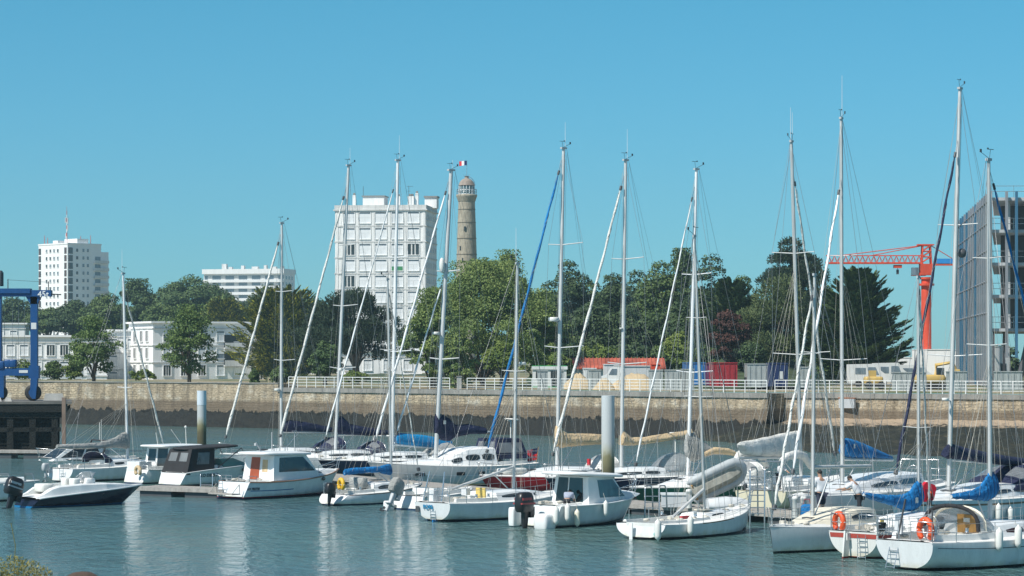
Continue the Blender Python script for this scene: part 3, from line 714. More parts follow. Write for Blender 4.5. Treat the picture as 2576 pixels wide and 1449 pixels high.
tree('dark green tree between the low far block and the tall block', 790, 742, 880, 64, 520, 'broad', L_FAR, 5000, .7, group=G1)
tree('spreading yellow green cypress behind the white corner house', 562, 752, 850, 72, 480, 'yellow', L_YEL, 16000, .55)
tree('large yellow tipped cypress with forked trunk beside the second mast', 712, 722, 940, 146, 385, 'yellow', L_YEL, 30000, .52, tw=.45)
tree('small leafy quay tree in front of the long white flats', 236, 802, 950, 72, 272, 'loose', L_MEAD, 3600, .36, bark=BARK, tw=.20)
tree('small leafy quay tree in front of the white corner house', 476, 772, 945, 80, 268, 'loose', L_MEAD, 4600, .36, tw=.20)
tree('broad dark umbrella pine hiding the foot of the tall block', 895, 722, 930, 138, 330, 'pine', L_PINE, 15000, .60, tw=.5)
tree('dark pine between the yellow cypress and the umbrella pine', 800, 760, 930, 72, 345, 'pine', L_PINE, 8000, .60)
tree('small grey green tree in front of the dark pines', 818, 856, 950, 46, 268, 'broad', L_FAR, 3500, .36)
tree('enormous pale green poplar below the lighthouse', 1215, 668, 975, 172, 262, 'loose', L_LIGHT, 32000, .34, tw=.3)
tree('pale green poplar side crown overhanging the quay wall', 1090, 735, 985, 80, 245, 'loose', L_LIGHT, 12000, .34)
tree('pale green tree right of the big poplar', 1352, 735, 970, 84, 285, 'loose', L_LIGHT, 8000, .38)
tree('pale green sapling leaning over the wall edge at the railing gap', 1150, 830, 992, 48, 243, 'loose', L_LIGHT, 6000, .32, tw=.12)
tree('wispy pale green tree top rising right of the lighthouse behind the poplar', 1278, 634, 800, 58, 285, 'loose', L_LIGHT, 4200, .36, tw=.12)
G2 = 'dark trees on the wooded bank'
tree('tall dark tree behind the radar mast, first on the wooded bank', 1432, 652, 925, 66, 345, 'broad', L_DARK, 9500, .50, group=G2)
tree('dark tree between the tall dark tree and the red roofed shed', 1550, 684, 925, 70, 335, 'broad', L_DARK, 9500, .50, group=G2)
tree('dark green tree under the ridge above the red roofed shed', 1655, 654, 925, 72, 330, 'broad', L_BROAD, 9500, .50, group=G2)
tree('grey green wispy tree on the ridge top behind the white mast', 1715, 632, 840, 46, 350, 'loose', L_FAR, 6500, .5, group=G2)
tree('rounded dark tree right of the wispy ridge tree', 1790, 636, 925, 74, 340, 'broad', L_DARK, 9500, .50, group=G2)
tree('low dark tree filling the gap by the tall dark tree', 1495, 760, 935, 74, 300, 'broad', L_DARK, 8000, .5, group=G2)
tree('dark lower tree above the building site huts', 1590, 768, 935, 80, 298, 'broad', L_DARK, 8500, .48, group=G2)
tree('dark lower tree left of the spreading cypress', 1705, 755, 935, 76, 296, 'broad', L_DARK, 8500, .48, group=G2)
tree('dark lower tree behind the pale green tree on the bank', 1395, 775, 935, 66, 292, 'broad', L_BROAD, 7000, .46, group=G2)
tree('dark tree between the pale green tree and the tall dark tree', 1378, 705, 930, 56, 355, 'broad', L_DARK, 7500, .5, group=G2)
tree('deep green tree in the dip right of the tall dark tree', 1492, 706, 930, 58, 355, 'broad', L_BROAD, 7500, .5, group=G2)
tree('dark tree below the left end of the ridge', 1608, 676, 930, 60, 355, 'broad', L_DARK, 7500, .5, group=G2)
tree('deep green ridge tree behind the white sloop mast', 1735, 652, 930, 62, 355, 'broad', L_BROAD, 7500, .5, group=G2)
tree('low dark tree on the right shoulder of the ridge', 1868, 690, 930, 56, 355, 'broad', L_FAR, 7500, .5, group=G2)
tree('dark tree between the tall pine and the big cypress', 2082, 716, 930, 50, 355, 'broad', L_DARK, 7500, .5, group=G2)
tree('layered dark green cypress behind the brown tree', 1842, 688, 935, 100, 296, 'yellow', L_CYP, 24000, .42)
tree('tall dark pine with pointed top left of the orange crane', 1995, 594, 800, 84, 330, 'pine', L_PINE, 11000, .55, tw=.4)
tree('soft green spreading pine under the tall dark pine', 1960, 688, 935, 128, 285, 'pine', L_PINE2, 15000, .48, tw=.4)
tree('dark pine between the soft green pine and the big cypress', 2062, 700, 940, 70, 280, 'pine', L_PINE, 8000, .48)
tree('big spiky dark cypress with layered upswept branches left of the crane', 2160, 655, 950, 158, 268, 'cypress', L_CYP, 40000, .40, tw=.45)
tree('brown leaved nearly bare tree with many thin limbs by the red container', 1836, 778, 930, 66, 252, 'bare', L_BROWN, 3800, .32, bark=BARKP, tw=.16)
tree('bright green bush left of the first mooring masts on the bank', 1262, 860, 945, 46, 252, 'broad', L_HEDGE, 3500, .34, name='shrub')
tree('bright green shrub growing beside the red roofed shed', 1712, 830, 940, 44, 262, 'broad', L_HEDGE, 3200, .36, name='shrub')
tree('bright yellow green bush on the bank left of the long shed', 1400, 885, 950, 44, 258, 'broad', L_HEDGE, 3000, .34, name='shrub')
tree('low olive bush on the bank above the red shed roof', 1500, 862, 925, 80, 282, 'broad', L_HEDGE, 3000, .4, name='shrub')
for i, (px, yt_, hw_, c_) in enumerate(((1590, 858, 60, 'behind the left half of the red shed roof'), (1660, 866, 54, 'behind the right half of the red shed roof'), (1885, 858, 50, 'between the brown tree and the soft green pine'), (1770, 868, 50, 'above the blue container'), (1435, 862, 44, 'above the green edged cabin'))):
    tree('dark undergrowth shrub '+c_, px, yt_, 940, hw_, 276, 'broad', L_BROAD if i % 2 else L_DARK, 2600, .42, name='shrub', trunk=False, group='undergrowth shrubs on the bank')
G3 = 'shrubs along the promenade'
for i, (px, yt_, hw_, c_) in enumerate(((60, 902, 40, 'under the hoist beam at the left edge'), (135, 905, 28, 'right of the hoist column'), (185, 900, 26, 'left of the first small quay tree'),
     (355, 928, 50, 'between the two small quay trees'), (640, 926, 14, 'under the yellow cypress'), (705, 920, 26, 'at the trunk of the yellow cypress'), (890, 930, 48, 'bright and wide behind the railing'), (985, 938, 30, 'low and dark by the end of the railing'))):
    tree('green shrub '+c_, px, yt_, 958 if px < 640 else 968, hw_, wallY(px)+8, 'broad', L_HEDGE if i in (0, 2, 6, 3) else L_BROAD, 1600, .32, name='shrub', trunk=False, group=G3)
tree('dark trees seen under the raised building frame', 2520, 868, 960, 60, 330, 'broad', L_DARK, 5000, .5)
tree('low yellow bush at the foot of the big cypress', 2050, 915, 958, 16, 232, 'broad', L_HEDGE, 900, .26, name='shrub', trunk=False)
# dry grass tuft on the near bank, bottom left
rs = np.random.RandomState(5); t = thing('shrub', 'olive brown bush of dry grass in the bottom left corner', 'bush', (-7.9, 41, 2.4))
nn = 9000; th = rs.uniform(0, 2*pi, nn); q = rs.uniform(0, 1, nn)**.5; p = np.stack([np.cos(th)*q*1.0-.02, np.sin(th)*q*1.2, np.zeros(nn)], 1)
p[:, 2] = 1.42*np.sqrt(np.maximum(0, 1-q**2.2))*rs.uniform(.55, 1.05, nn)-.05
L_DRY = leafmat('dry_grass', (.16, .16, .04), (.42, .36, .13), trans=.2)
leaves('foliage', p, np.stack([np.cos(th)*.5, np.sin(th)*.5, np.ones(nn)*.6], 1)+rndv(rs, nn)*.9, rndv(rs, nn), rs.uniform(.04, .11, nn), rs.uniform(.008, .022, nn), L_DRY, t)
mb = MB(); mb.path([(.0, 0, 1.2), (.02, 0, 1.6), (-.05, 0, 1.95)], .006, 4); mb.build('stalk', L_DRY, t)
mb = MB(); mb.ell((0, 0, 0), (.30, .35, .16), 10, 6); o = mb.build('rock', M('dark_rock', (.09, .06, .045), .9, var=.3, scale=6, bump=.03)); o.location = (-6.75, 40.6, 3.46); tag(o, 'dark brown rock at the bottom edge beside the dry bush', 'rock')
mb = MB(); mb.ell((0, 0, 0), (.18, .25, .14), 10, 6); o = mb.build('rock', MAT['dark_rock']); o.location = (-7.15, 40.3, 3.42); tag(o, 'small dark rock tucked against the dry bush', 'rock')
# ------------------------------------------------------------------ building site behind the railing
def cbox(name, label, cat, px0, px1, yt, yb, Y, depth, mat, ribs=True, rz=0, roof=None, extra=None, grp=None):
    s_ = F/Y; w = (px1-px0)/s_; zb = 4.0; h = zat(yt, Y)-zb; p = P(px0, yb, Y)
    t = thing(name, label, cat, (p.x, Y, zb), rz, grp)
    mb = MB(); mb.bb(0, w, 0, depth, 0, h)
    if ribs:
        k = int(w/.45)
        for i in range(k): mb.bb((i+.2)*w/k, (i+.55)*w/k, -.05, 0, .12, h-.12)
    mb.build('body', mat, t)
    MB().bb(-.03, w+.03, -.07, depth+.05, h, h+.08).bb(-.03, w+.03, -.07, 0, -.02, .12).each('frame', roof or mat, t)
    if extra: extra(t, w, h)
    return t
GALV = M('galvanised_sheet', (.42, .45, .44), .5, metal=.2, var=.15, scale=3); WPANEL = M('white_panel', (.66, .67, .66), .6); CBLUE = M('container_blue', (.02, .16, .42), .5, var=.2)
CRED = M('container_red', (.34, .02, .03), .7, var=.35); CNAVY = M('container_navy', (.015, .03, .11), .5, var=.2); REDR = M('rusty_red_roof', (.42, .10, .06), .75, var=.45, scale=.8); GREEND = M('green_trim', (.02, .30, .08), .5)
GP = lambda px: 7-0  # kept flat: site stands at level 4
def hutx(t, w, h):
    MB().bb(.3, 1.1, -.06, 0, h*.45, h*.8).bb(w-1.5, w-.8, -.06, 0, .1, h*.8).each('window', DARKW, t)
    MB().bb(-.1, w+.1, -.12, 0, h-.28, h+.02).build('fascia', WPANEL, t)
cbox('site_hut', 'white site cabin with a green roof edge and grey doors behind the railing', 'site cabin', 1340, 1425, 922, 957, 245, 3, WPANEL, False, roof=GREEND, extra=hutx)
cbox('site_hut', 'white site cabin nearest the sand heap, in front of the red roofed shed', 'site cabin', 1468, 1500, 928, 957, 242, 3, WPANEL, True)
cbox('site_hut', 'long pale grey site cabin with one shaded end, right of the white truck', 'site cabin', 1560, 1636, 922, 957, 240, 4, WPANEL, False, rz=R(6))
cbox('site_hut', 'low white site cabin half hidden behind the white truck', 'site cabin', 1520, 1558, 918, 955, 246, 3, WPANEL, False)
cbox('container', 'blue shipping container on the building site', 'container', 1722, 1775, 914, 960, 241, 3, CBLUE)
cbox('container', 'bright red shipping container beside the brown tree', 'container', 1788, 1855, 914, 961, 238, 3, CRED)
cbox('container', 'dark purple container wedged between the blue and the red one', 'container', 1776, 1787, 916, 960, 240, 3, M('container_purple', (.12, .03, .10), .5))
def plq(t, w, h): MB().bb(w*.55, w*.72, -.09, -.05, h*.4, h*.7).build('notice', WPANEL, t)
cbox('container', 'dark navy container with a pale notice under the pines', 'container', 1936, 1982, 915, 960, 236, 3, CNAVY, extra=plq)
cbox('container', 'plain grey container between the brown tree and the navy container', 'container', 1880, 1934, 917, 960, 238, 3, GALV)
cbox('container', 'grey green container behind the crossed white masts', 'container', 2012, 2046, 925, 962, 236, 3, GALV)
G4 = 'corrugated hoarding panels around the site'
for a, b_, yt, w_ in ((1352, 1378, 934, 'left of the radar mast'), (1402, 1418, 934, 'in front of the green edged cabin'), (1480, 1512, 932, 'between the two sand heaps'), (1632, 1668, 932, 'right of the long cabin'), (1672, 1712, 932, 'left of the blue container'),
    (1714, 1746, 930, 'in front of the blue container'), (2244, 2300, 938, 'right of the big cypress'), (2306, 2330, 938, 'left of the yellow excavator'), (2380, 2432, 936, 'at the foot of the glass side of the frame'), (2500, 2572, 936, 'under the open floors of the frame')):
    cbox('hoarding', 'grey corrugated hoarding panel '+w_, 'hoarding', a, b_, yt, 962, 232 if a < 1500 else 226, .06, GALV, True, grp=G4)
# red roofed shed
Y = 262; s_ = F/Y; p = P(1440, 926, Y); w = 235/s_
t = thing('shed', 'long low shed with a patchy rusty red roof behind the site cabins', 'shed', (p.x, Y, 4.0))
MB().bb(.3, w-.3, .4, 5, 0, p.z-4).build('wall', WPANEL, t)
zr = zat(901, Y)-4; MB().prism([(0, p.z-4.1), (0, p.z-4), (3.0, zr), (3.2, zr), (3.2, zr-.15)], w, frame=((0, 0, 0), (0, 1, 0), (0, 0, 1), (1, 0, 0))).build('roof', REDR, t)
mb = MB()
for i in range(24): mb.box((w*(i+.5)/24, 1.5, (p.z-4+zr)/2+.05), (.08, 3.25, .05), rx=math.atan2(zr-p.z+4, 3.0))
mb.each('roof_rib', REDR, t)
# sand heaps
SAND = M('sand', (.50, .39, .24), .95, var=.15, scale=1, bump=.04)
def heap(label, px, yt, hw, Y):
    s_ = F/Y; w = hw/s_*1.9; h = zat(yt, Y)-3.95; mb = MB(); n_ = 18; vs = []
    for j in range(7):
        for i in range(n_):
            a = 2*pi*i/n_; r = w*j/6; z = h*(1-(j/6)**1.35)*(1 if j else .9)+noise.noise(Vector((cos(a)*j, sin(a)*j, px)))*.35*(0 < j < 6)
            vs.append((r*cos(a), r*.7*sin(a), z))
    mb.add(vs, [(j*n_+i, (j+1)*n_+i, (j+1)*n_+(i+1) % n_, j*n_+(i+1) % n_) for j in range(6) for i in range(n_)], sm=True)
    o = mb.build('sand_heap', SAND); o.location = (xat(px, Y), Y, 3.98); tag(o, label, 'sand heap')
heap('heap of yellow sand right of the green edged cabin', 1455, 938, 24, 236); heap('heap of yellow sand just right of the white truck', 1598, 938, 40, 232); heap('small heap of sand left of the white truck', 1520, 950, 16, 231)
# white tipper truck
Y = 236; p = P(1512, 948, Y)
t = thing('truck', 'small white flatbed truck parked by the sand heaps', 'truck', (p.x, Y, 4.0))
mb = MB(); mb.prism([(0, .5), (.0, 1.15), (.55, 1.3), (.95, 1.95), (1.95, 1.98), (2.0, .5)], 1.7, frame=((0, 0, 0), (1, 0, 0), (0, 0, 1), (0, 1, 0))); mb.build('cab', WHITE, t)
MB().prism([(.7, 1.32), (1.0, 1.85), (1.45, 1.85), (1.45, 1.3)], .03, frame=((0, -.03, 0), (1, 0, 0), (0, 0, 1), (0, 1, 0))).each('window', BLUW, t)
MB().bb(2.05, 4.6, 0, 1.7, .75, .85).bb(2.05, 4.6, 0, .04, .85, 1.2).bb(2.05, 4.6, 1.66, 1.7, .85, 1.2).bb(4.56, 4.6, 0, 1.7, .85, 1.2).build('flatbed', GREYP, t)
for x in (.6, 3.8): MB().path([(x, -.05, .38), (x, .2, .38)], .38, 14).build('wheel', RUBBER, t)
# red skip
cbox('skip', 'orange red skip behind the long grey cabin', 'skip', 1640, 1662, 918, 948, 250, 2, M('skip_red', (.60, .06, .02), .5), True)
# camper vans, parked trailer and yellow loader near the cypress
def van(label, px, yb, Y, L_, col, hh=2.2, win=True):
    p = P(px, yb, Y); t = thing('van', label, 'van', (p.x, Y, 4.0))
    MB().prism([(0, .4), (0, hh), (L_-1.0, hh+.05), (L_-.5, hh*.72), (L_, hh*.55), (L_, .4)], 1.9, frame=((0, 0, 0), (1, 0, 0), (0, 0, 1), (0, 1, 0))).build('body', col, t)
    MB().bb(.6, L_-2.0, -.03, 0, hh*.58, hh*.85).prism([(L_-1.75, hh*.55), (L_-1.75, hh*.88), (L_-1.05, hh*.88), (L_-.7, hh*.55)], .03, frame=((0, -.03, 0), (1, 0, 0), (0, 0, 1), (0, 1, 0))).each('window', BLUW, t)
    for x in (.9, L_-1.0): MB().path([(x, -.05, .34), (x, .2, .34)], .34, 12).build('wheel', RUBBER, t)
van('white camper van left of the yellow loader, under the cypress', 2136, 950, 250, 3.6, WPANEL); van('white high roofed van parked right of the big cypress', 2200, 950, 256, 3.4, WPANEL, 2.3)
van('pale van behind the hoarding left of the orange crane', 2256, 948, 262, 3.6, WPANEL, 2.1)
YEL = M('digger_yellow', (.55, .38, .12), .5, var=.15)
Y = 233; p = P(2300, 948, Y); t = thing('excavator', 'yellow tracked excavator with folded arm at the foot of the frame', 'excavator', (p.x, Y, 4.0))
MB().bb(.2, 3.4, 0, .5, .0, .55).bb(.2, 3.4, 1.7, 2.2, 0, .55).each('track', RUBBER, t)
mb = MB(); mb.rbox((1.5, 1.1, .95), (2.8, 2.0, .75)); mb.bb(2.3, 3.4, .3, 1.2, .6, 1.1); mb.build('body', YEL, t)
mb = MB(); mb.path([(2.0, .8, 1.1), (2.1, .8, 2.2), (3.6, .8, 2.45), (3.9, .8, 1.8)], [.18, .2, .16, .12], 6); mb.build('arm', YEL, t)
MB().bb(2.05, 2.75, .25, 1.1, 1.1, 1.95).build('cab', DARKW, t); MB().rbox((3.95, .8, 1.55), (.6, .8, .5)).build('bucket', YEL, t)
Y = 234; p = P(2175, 950, Y); t = thing('loader', 'small yellow loader parked behind the railing right of the camper van', 'loader', (p.x, Y, 4.0))
MB().rbox((.9, .8, .8), (1.7, 1.3, .7)).bb(.5, 1.1, .3, 1.3, 1.1, 1.7).build('body', YEL, t); MB().path([(.4, -.05, .35), (.4, .2, .35)], .35, 12).path([(1.5, -.05, .35), (1.5, .2, .35)], .35, 12).each('wheel', RUBBER, t)
# warehouse behind the crane foot
cbox('warehouse', 'white warehouse with a sloping eave behind the excavator', 'warehouse', 2332, 2432, 880, 962, 290, 20, RW, False, rz=R(-4))
cbox('warehouse', 'white workshop wall seen under the raised building frame', 'warehouse', 2482, 2540, 872, 962, 285, 16, RW, False, extra=lambda t, w, h: MB().bb(w*.6, w*.85, -.06, 0, 1, 2.2).build('window', DARKW, t))
cbox('boathouse', 'low white roof beyond the cypress left of the crane foot', 'building', 2232, 2330, 900, 955, 330, 8, RW, False)
# ------------------------------------------------------------------ orange tower crane
Y = 300; s_ = F/Y; X = xat(2330, Y); CO = M('crane_orange', (.66, .075, .03), .55, var=.2); CBL = M('crane_blue', (.03, .25, .60), .5)
t = thing('crane', 'orange slewing crane with a thick column and lattice jib, right of the big cypress', 'crane', (X, Y, 4.0))
zz = lambda y: zat(y, Y)-4
mb = MB(); mb.loft([[(r*cos(2*pi*k/20), r*sin(2*pi*k/20), z) for k in range(20)] for r, z in ((.62, 0), (.58, zz(700)))]); mb.build('column', CO, t)
mb = MB()
for y, r in ((716, .95), (700, .75)): mb.loft([[(r*cos(2*pi*k/20), r*sin(2*pi*k/20), zz(y)+d) for k in range(20)] for d in (-.12, .12)])
mb.box((0, 0, zz(678)), (1.5, 1.4, 1.3)); mb.box((-.9, 0, zz(690)), (1.6, 1.0, .35)); mb.build('slewing_head', CO, t)
def lattice(mb, x0, x1, zb_, zt_, wd, n_, r=.06):
    for z, y in ((zb_, -wd), (zb_, wd), (zt_, 0)): mb.tube((x0, y, z), (x1, y, z), r, n=4)
    for i in range(n_):
        a, b_, c_ = x0+(x1-x0)*i/n_, x0+(x1-x0)*(i+.5)/n_, x0+(x1-x0)*(i+1)/n_
        for y in (-wd, wd): mb.tube((a, y, zb_), (b_, 0, zt_), r*.6, n=3); mb.tube((b_, 0, zt_), (c_, y, zb_), r*.6, n=3)
xl = (2078-2330)/s_*1.0; mb = MB(); lattice(mb, -.5, xl, zz(661), zz(643), .5, 17); mb.bb(xl, -.4, -.55, .55, zz(663)-.05, zz(663)+.05)
mb.build('jib', CO, t)
mb = MB()
for y in (-.5, .5):
    for x in (-.55, .55): mb.tube((x, y, zz(665)), (x*.8, y*.8, zz(617)), .09, n=5)
    for k in range(3):
        za, zb_ = zz(660-14*k), zz(646-14*k); mb.tube((-.5, y, za), (.5, y, zb_), .06, n=4); mb.tube((-.5, y, zb_), (.5, y, zb_), .06, n=4)
mb.box((-.1, 0, zz(616)), (1.9, 1.1, .14)); mb.build('head_frame', CO, t)
mb = MB(); tp = Vector((-.2, 0, zz(617)))
for xe, ze in ((xl*.86, zz(643)), (xl*.55, zz(643))): mb.tube(tp, (xe, 0, ze), .05, n=4)
mb.tube((.5, 0, zz(617)), (3.0, 0, zz(650)), .05, n=4); mb.build('tie_bars', CO, t)
MB().bb(.6, 3.1, -.5, .5, zz(668), zz(664)).build('counter_jib', CO, t); MB().bb(1.2, 3.0, -.55, .55, zz(663), zz(651)).build('counterweight', CBL, t)
MB().box((-1.35, -.2, zz(683)), (.75, .8, .9)).build('cab', BLUW, t)
mb = MB(); xh = (2258-2330)/s_; mb.box((xh, 0, zz(665)-.25), (.9, .8, .35)); tr = mb.build('trolley', CO, t)
mb = MB(); mb.tube((xh, 0, zz(667)), (xh, 0, zz(680)), .03, n=4); mb.box((xh, 0, zz(684)), (.28, .2, .55)); mb.build('hook', DGREY, tr)
# ------------------------------------------------------------------ concrete frame building at right
FIN = M('steel_fin', (.30, .31, .33), .5, metal=.3); FINB = M('blue_fin', (.05, .15, .25), .4); SLAB = M('slab_concrete', (.50, .52, .53), .85, var=.15, scale=.6)
PANE = M('pale_facade_glass', (.12, .24, .31), .15, alpha=.55); INNER = M('inner_shell', (.12, .12, .12), .9)
Y0 = 236; p = P(2492, 500, Y0); s_ = F/Y0
t = thing('building_frame', 'unfinished multi storey concrete building with open floors and a tall finned glass screen', 'building', (p.x, Y0, 4.0), R(0))
zz = lambda y: zat(y, Y0)-4; W = 14.0; D = 26.0
sl_ = MB()
for y in (496, 577, 660, 741, 826): sl_.prism([(.2, .4), (W, .4), (W, D), (.2+.19*D, D)], .28, frame=((0, 0, zz(y)-.28), (1, 0, 0), (0, 1, 0), (0, 0, 1)))
sl_.each('floor_slab', SLAB, t)
cl = MB()
for x in (1.6, 7.5, 13):
    for y in (1.2, 8, 16, 24): cl.bb(x-.2+.19*y, x+.2+.19*y, y, y+.4, zz(826) if x < 10 else 0, zz(498))
cl.each('column', SLAB, t)
MB().bb(2.1, W, 6.0, 6.3, zz(826), zz(500)-.3).each('core_wall', INNER, t)
lg = MB()
for (x, dx) in ((2.8, 1.4), (8, -1)): lg.path([(x, 2, 0), (x+dx, 2, zz(826)-.3)], [.28, .45], 8)
lg.bb(.4, .55, 1, 1.2, 0, zz(826)); lg.bb(1.9, 2.1, 4, 4.2, 0, zz(826)); lg.each('leg', M('steel_leg', (.10, .10, .11), .6), t)
sg = MB()
for y in (577, 660, 741, 826, 496):
    for h in (.55, 1.05): sg.tube((.2, .45, zz(y)+h), (W, .45, zz(y)+h), .025, n=4)
    for k in range(8): sg.tube((.3+k*1.9, .45, zz(y)), (.3+k*1.9, .45, zz(y)+1.1), .025, n=4)
sg.build('guard_rails', STEEL, t)
f1 = MB(); f2 = MB()
for x, g_ in ((.0, 0), (1.45, 0), (2.35, 1), (4.6, 0), (6.4, 1)): (f2 if g_ else f1).bb(x-.1, x+.1, -.25, .15, zz(960 if x < 0 else 900), zz(484)+.1)
# side screen running away to the left, far end at px 2410
dd = 52.0; xe = xat(2411, Y0+dd)-p.x
def sp(u): return (xe*u-.15, dd*u+.2)
for k in range(16):
    u = (k/15)**1.1; x, y = sp(u); (f2 if k in (6, 10, 12, 13) else f1).bb(x-.11, x+.11, y-.06, y+.06, .2, zz(486)+.1)
for y in (505, 560, 628, 706, 786):
    z = zz(y); f1.path([(sp(0)[0], sp(0)[1], z), (sp(1)[0], sp(1)[1], z)], .10, 4)
f1.each('fin', FIN, t); f2.each('blue_fin', FINB, t)
gl = MB(); x0_, y0_ = sp(.03); x1_, y1_ = sp(1); gl.add([(x0_, y0_, .8), (x1_, y1_, .8), (x1_, y1_, zz(505)), (x0_, y0_, zz(505))], [(0, 1, 2, 3)]); gl.build('glass_screen', PANE, t)
# ------------------------------------------------------------------ boat hoist on its pier
LB = M('hoist_blue', (.006, .065, .21), .45, var=.15); WEED = M('weedy_timber', (.010, .011, .009), .85, var=.5, scale=2, bump=.06); PIERT = M('pier_deck', (.17, .16, .145), .9, var=.3, scale=1)
Y = 183; s_ = F/Y; p = G(176, 1145); p = Vector((xat(150, Y), Y, 0))
t = thing('pier', 'dark weed covered hoist pier with slatted sides at the left edge', 'pier', p, R(9.9))
zt = zat(1010, Y); W = 12.0
MB().bb(-W, .85, -.05, 9, zt-.18, zt).build('deck', PIERT, t); MB().bb(-W, .55, 0, 9, zt-.75, zt-.18).build('deck_beam', WEED, t); MB().bb(-W, -.1, 7.2, 7.4, .9, zt-.8).build('light_block_panel', WEED, t)  # last box: dark panel added behind the piles to block light coming through
mb = MB()
for x in [-.35-k*1.55 for k in range(8)]:
    for y in (.4, 8): mb.bb(x-.22, x+.22, y-.2, y+.25, -1, zt-.7)
mb.bb(-W, .1, .2, .5, 1.65, 1.95); mb.bb(-W, .2, .15, .6, zt-1.15, zt-.7); mb.bb(-W, 0, .2, .5, .1, .35); mb.bb(-W, 0, 7.8, 8.2, -.5, zt-.8)
mb.prism([(0, zt-.75), (.75, zt-.2), (.75, zt-.75+.3), (.1, zt-1.2)], .4, frame=((0, .2, 0), (1, 0, 0), (0, 0, 1), (0, 1, 0)))
mb.each('pile', WEED, t)
mb = MB()
for k in range(9):
    if k != 4: mb.bb(-W, -.3, .55, .66, .45+.30*k, .60+.30*k)
mb.each('fender_board', WEED, t)
mb = MB(); mb.box((-.4, 1.2, zt+.3), (1.5, .9, .5), ry=.0, top=.8); mb.build('wheel_stop', CONC, t)
mb = MB()
for x in (-4.3, -3.6): mb.box((x, 1.2, zt+.12), (.55, .8, .3), top=.6)
mb.each('block', CONC, t)
t = thing('mooring_post', 'thin rusty steel post standing in the water beside the hoist pier', 'post', (xat(161, 178), 178, 0))
MB().bb(-.13, .13, -.13, .13, -1, zat(1000, 178)).build('shaft', M('rusty_steel', (.24, .17, .13), .8, var=.35, scale=1.5), t)
Yh = 185; p = Vector((xat(86, Yh), Yh, zt+.02)); s_ = F/Yh
t = thing('boat_hoist', 'tall blue wheeled boat hoist marked 45t standing on the dark pier', 'boat hoist', p)
zz = lambda y: zat(y, Yh)-p.z; xx = lambda q: (q-86)/s_
mb = MB(); mb.bb(xx(78), xx(95), -.25, .25, .9, zz(745)); mb.build('column', LB, t)
mb = MB(); mb.bb(xx(-60), xx(130), -.35, .35, zz(746), zz(730)); mb.bb(xx(-60), xx(78), -.45, .45, zz(738), zz(726)); mb.prism([(xx(78), zz(765)), (xx(66), zz(746)), (xx(104), zz(746)), (xx(95), zz(765))], .5, frame=((0, -.25, 0), (1, 0, 0), (0, 0, 1), (0, 1, 0)))
mb.build('top_beam', LB, t)
mb = MB(); mb.bb(xx(-60), xx(97), -.3, .3, zz(945), zz(926)); mb.bb(xx(74), xx(99), -.33, .33, zz(952), zz(920)); mb.build('lower_beam', LB, t)
mb = MB(); mb.bb(xx(0), xx(12), -.4, .4, zz(1000), zz(945)); mb.bb(xx(-40), xx(4), -.25, .25, .9, zz(745)); mb.build('rear_column', LB, t)
mb = MB(); mb.prism([(xx(80), zz(952)), (xx(78), zz(996)), (xx(84), zz(1003)), (xx(92), zz(1003)), (xx(97), zz(952))], .5, frame=((0, -.45, 0), (1, 0, 0), (0, 0, 1), (0, 1, 0))); mb.build('wheel_fork', LB, t)
for q in (83, -2):
    mb = MB(); r = .58; mb.loft([[(xx(q)+rr*cos(2*pi*k/24), yy, r+rr*sin(2*pi*k/24)) for k in range(24)] for rr, yy in ((.40, -.22), (.56, -.2), (.58, -.1), (.58, .2), (.5, .25))]); w_ = mb.build('wheel', RUBBER, t)
    MB().path([(xx(q), -.26, r), (xx(q), -.2, r)], .27, 14).build('hub', LB, w_)
mb = MB()
for x, z in ((xx(4), zz(918)), (xx(22), zz(914)), (xx(34), zz(914))): mb.rbox((x, -.1, z), (.5, .6, .55))
mb.each('winch_motor', LB, t)
mb = MB(); mb.tube((xx(20), 0, zz(726)), (xx(20), 0, zz(702)), .035); mb.tube((xx(122), 0, zz(730)), (xx(122), 0, zz(708)), .035); mb.tube((xx(20), 0, zz(704)), (xx(122), 0, zz(710)), .012, n=4)
mb.tube((xx(128), 0, zz(740)), (xx(154), 0, zz(741)), .05); mb.tube((xx(5), 0, zz(720)), (xx(5), 0, zz(685)), .12); mb.rbox((xx(-2), 0, zz(700)), (.45, .6, 1.1)); mb.build('top_fittings', DGREY, t)
for q in (10, 30, 45, 60): 
    o = MB().tube((xx(q), .2, zz(740)), (xx(q), .2, zz(930)), .012, n=4).build('hoist_wire', WIRE, t)
MB().bb(xx(80), xx(93), -.27, -.25, zz(828), zz(812)).build('sign_plate', WPANEL, t); MB().bb(xx(50), xx(72), -.32, -.30, zz(938), zz(931)).build('maker_plate', WPANEL, t)
text_part('lettering', '45t', .60, WHITE, t, frame_m((xx(97), -.37, zz(748)+.02), (1, 0, 0), (0, 0, 1)), bold=.008)
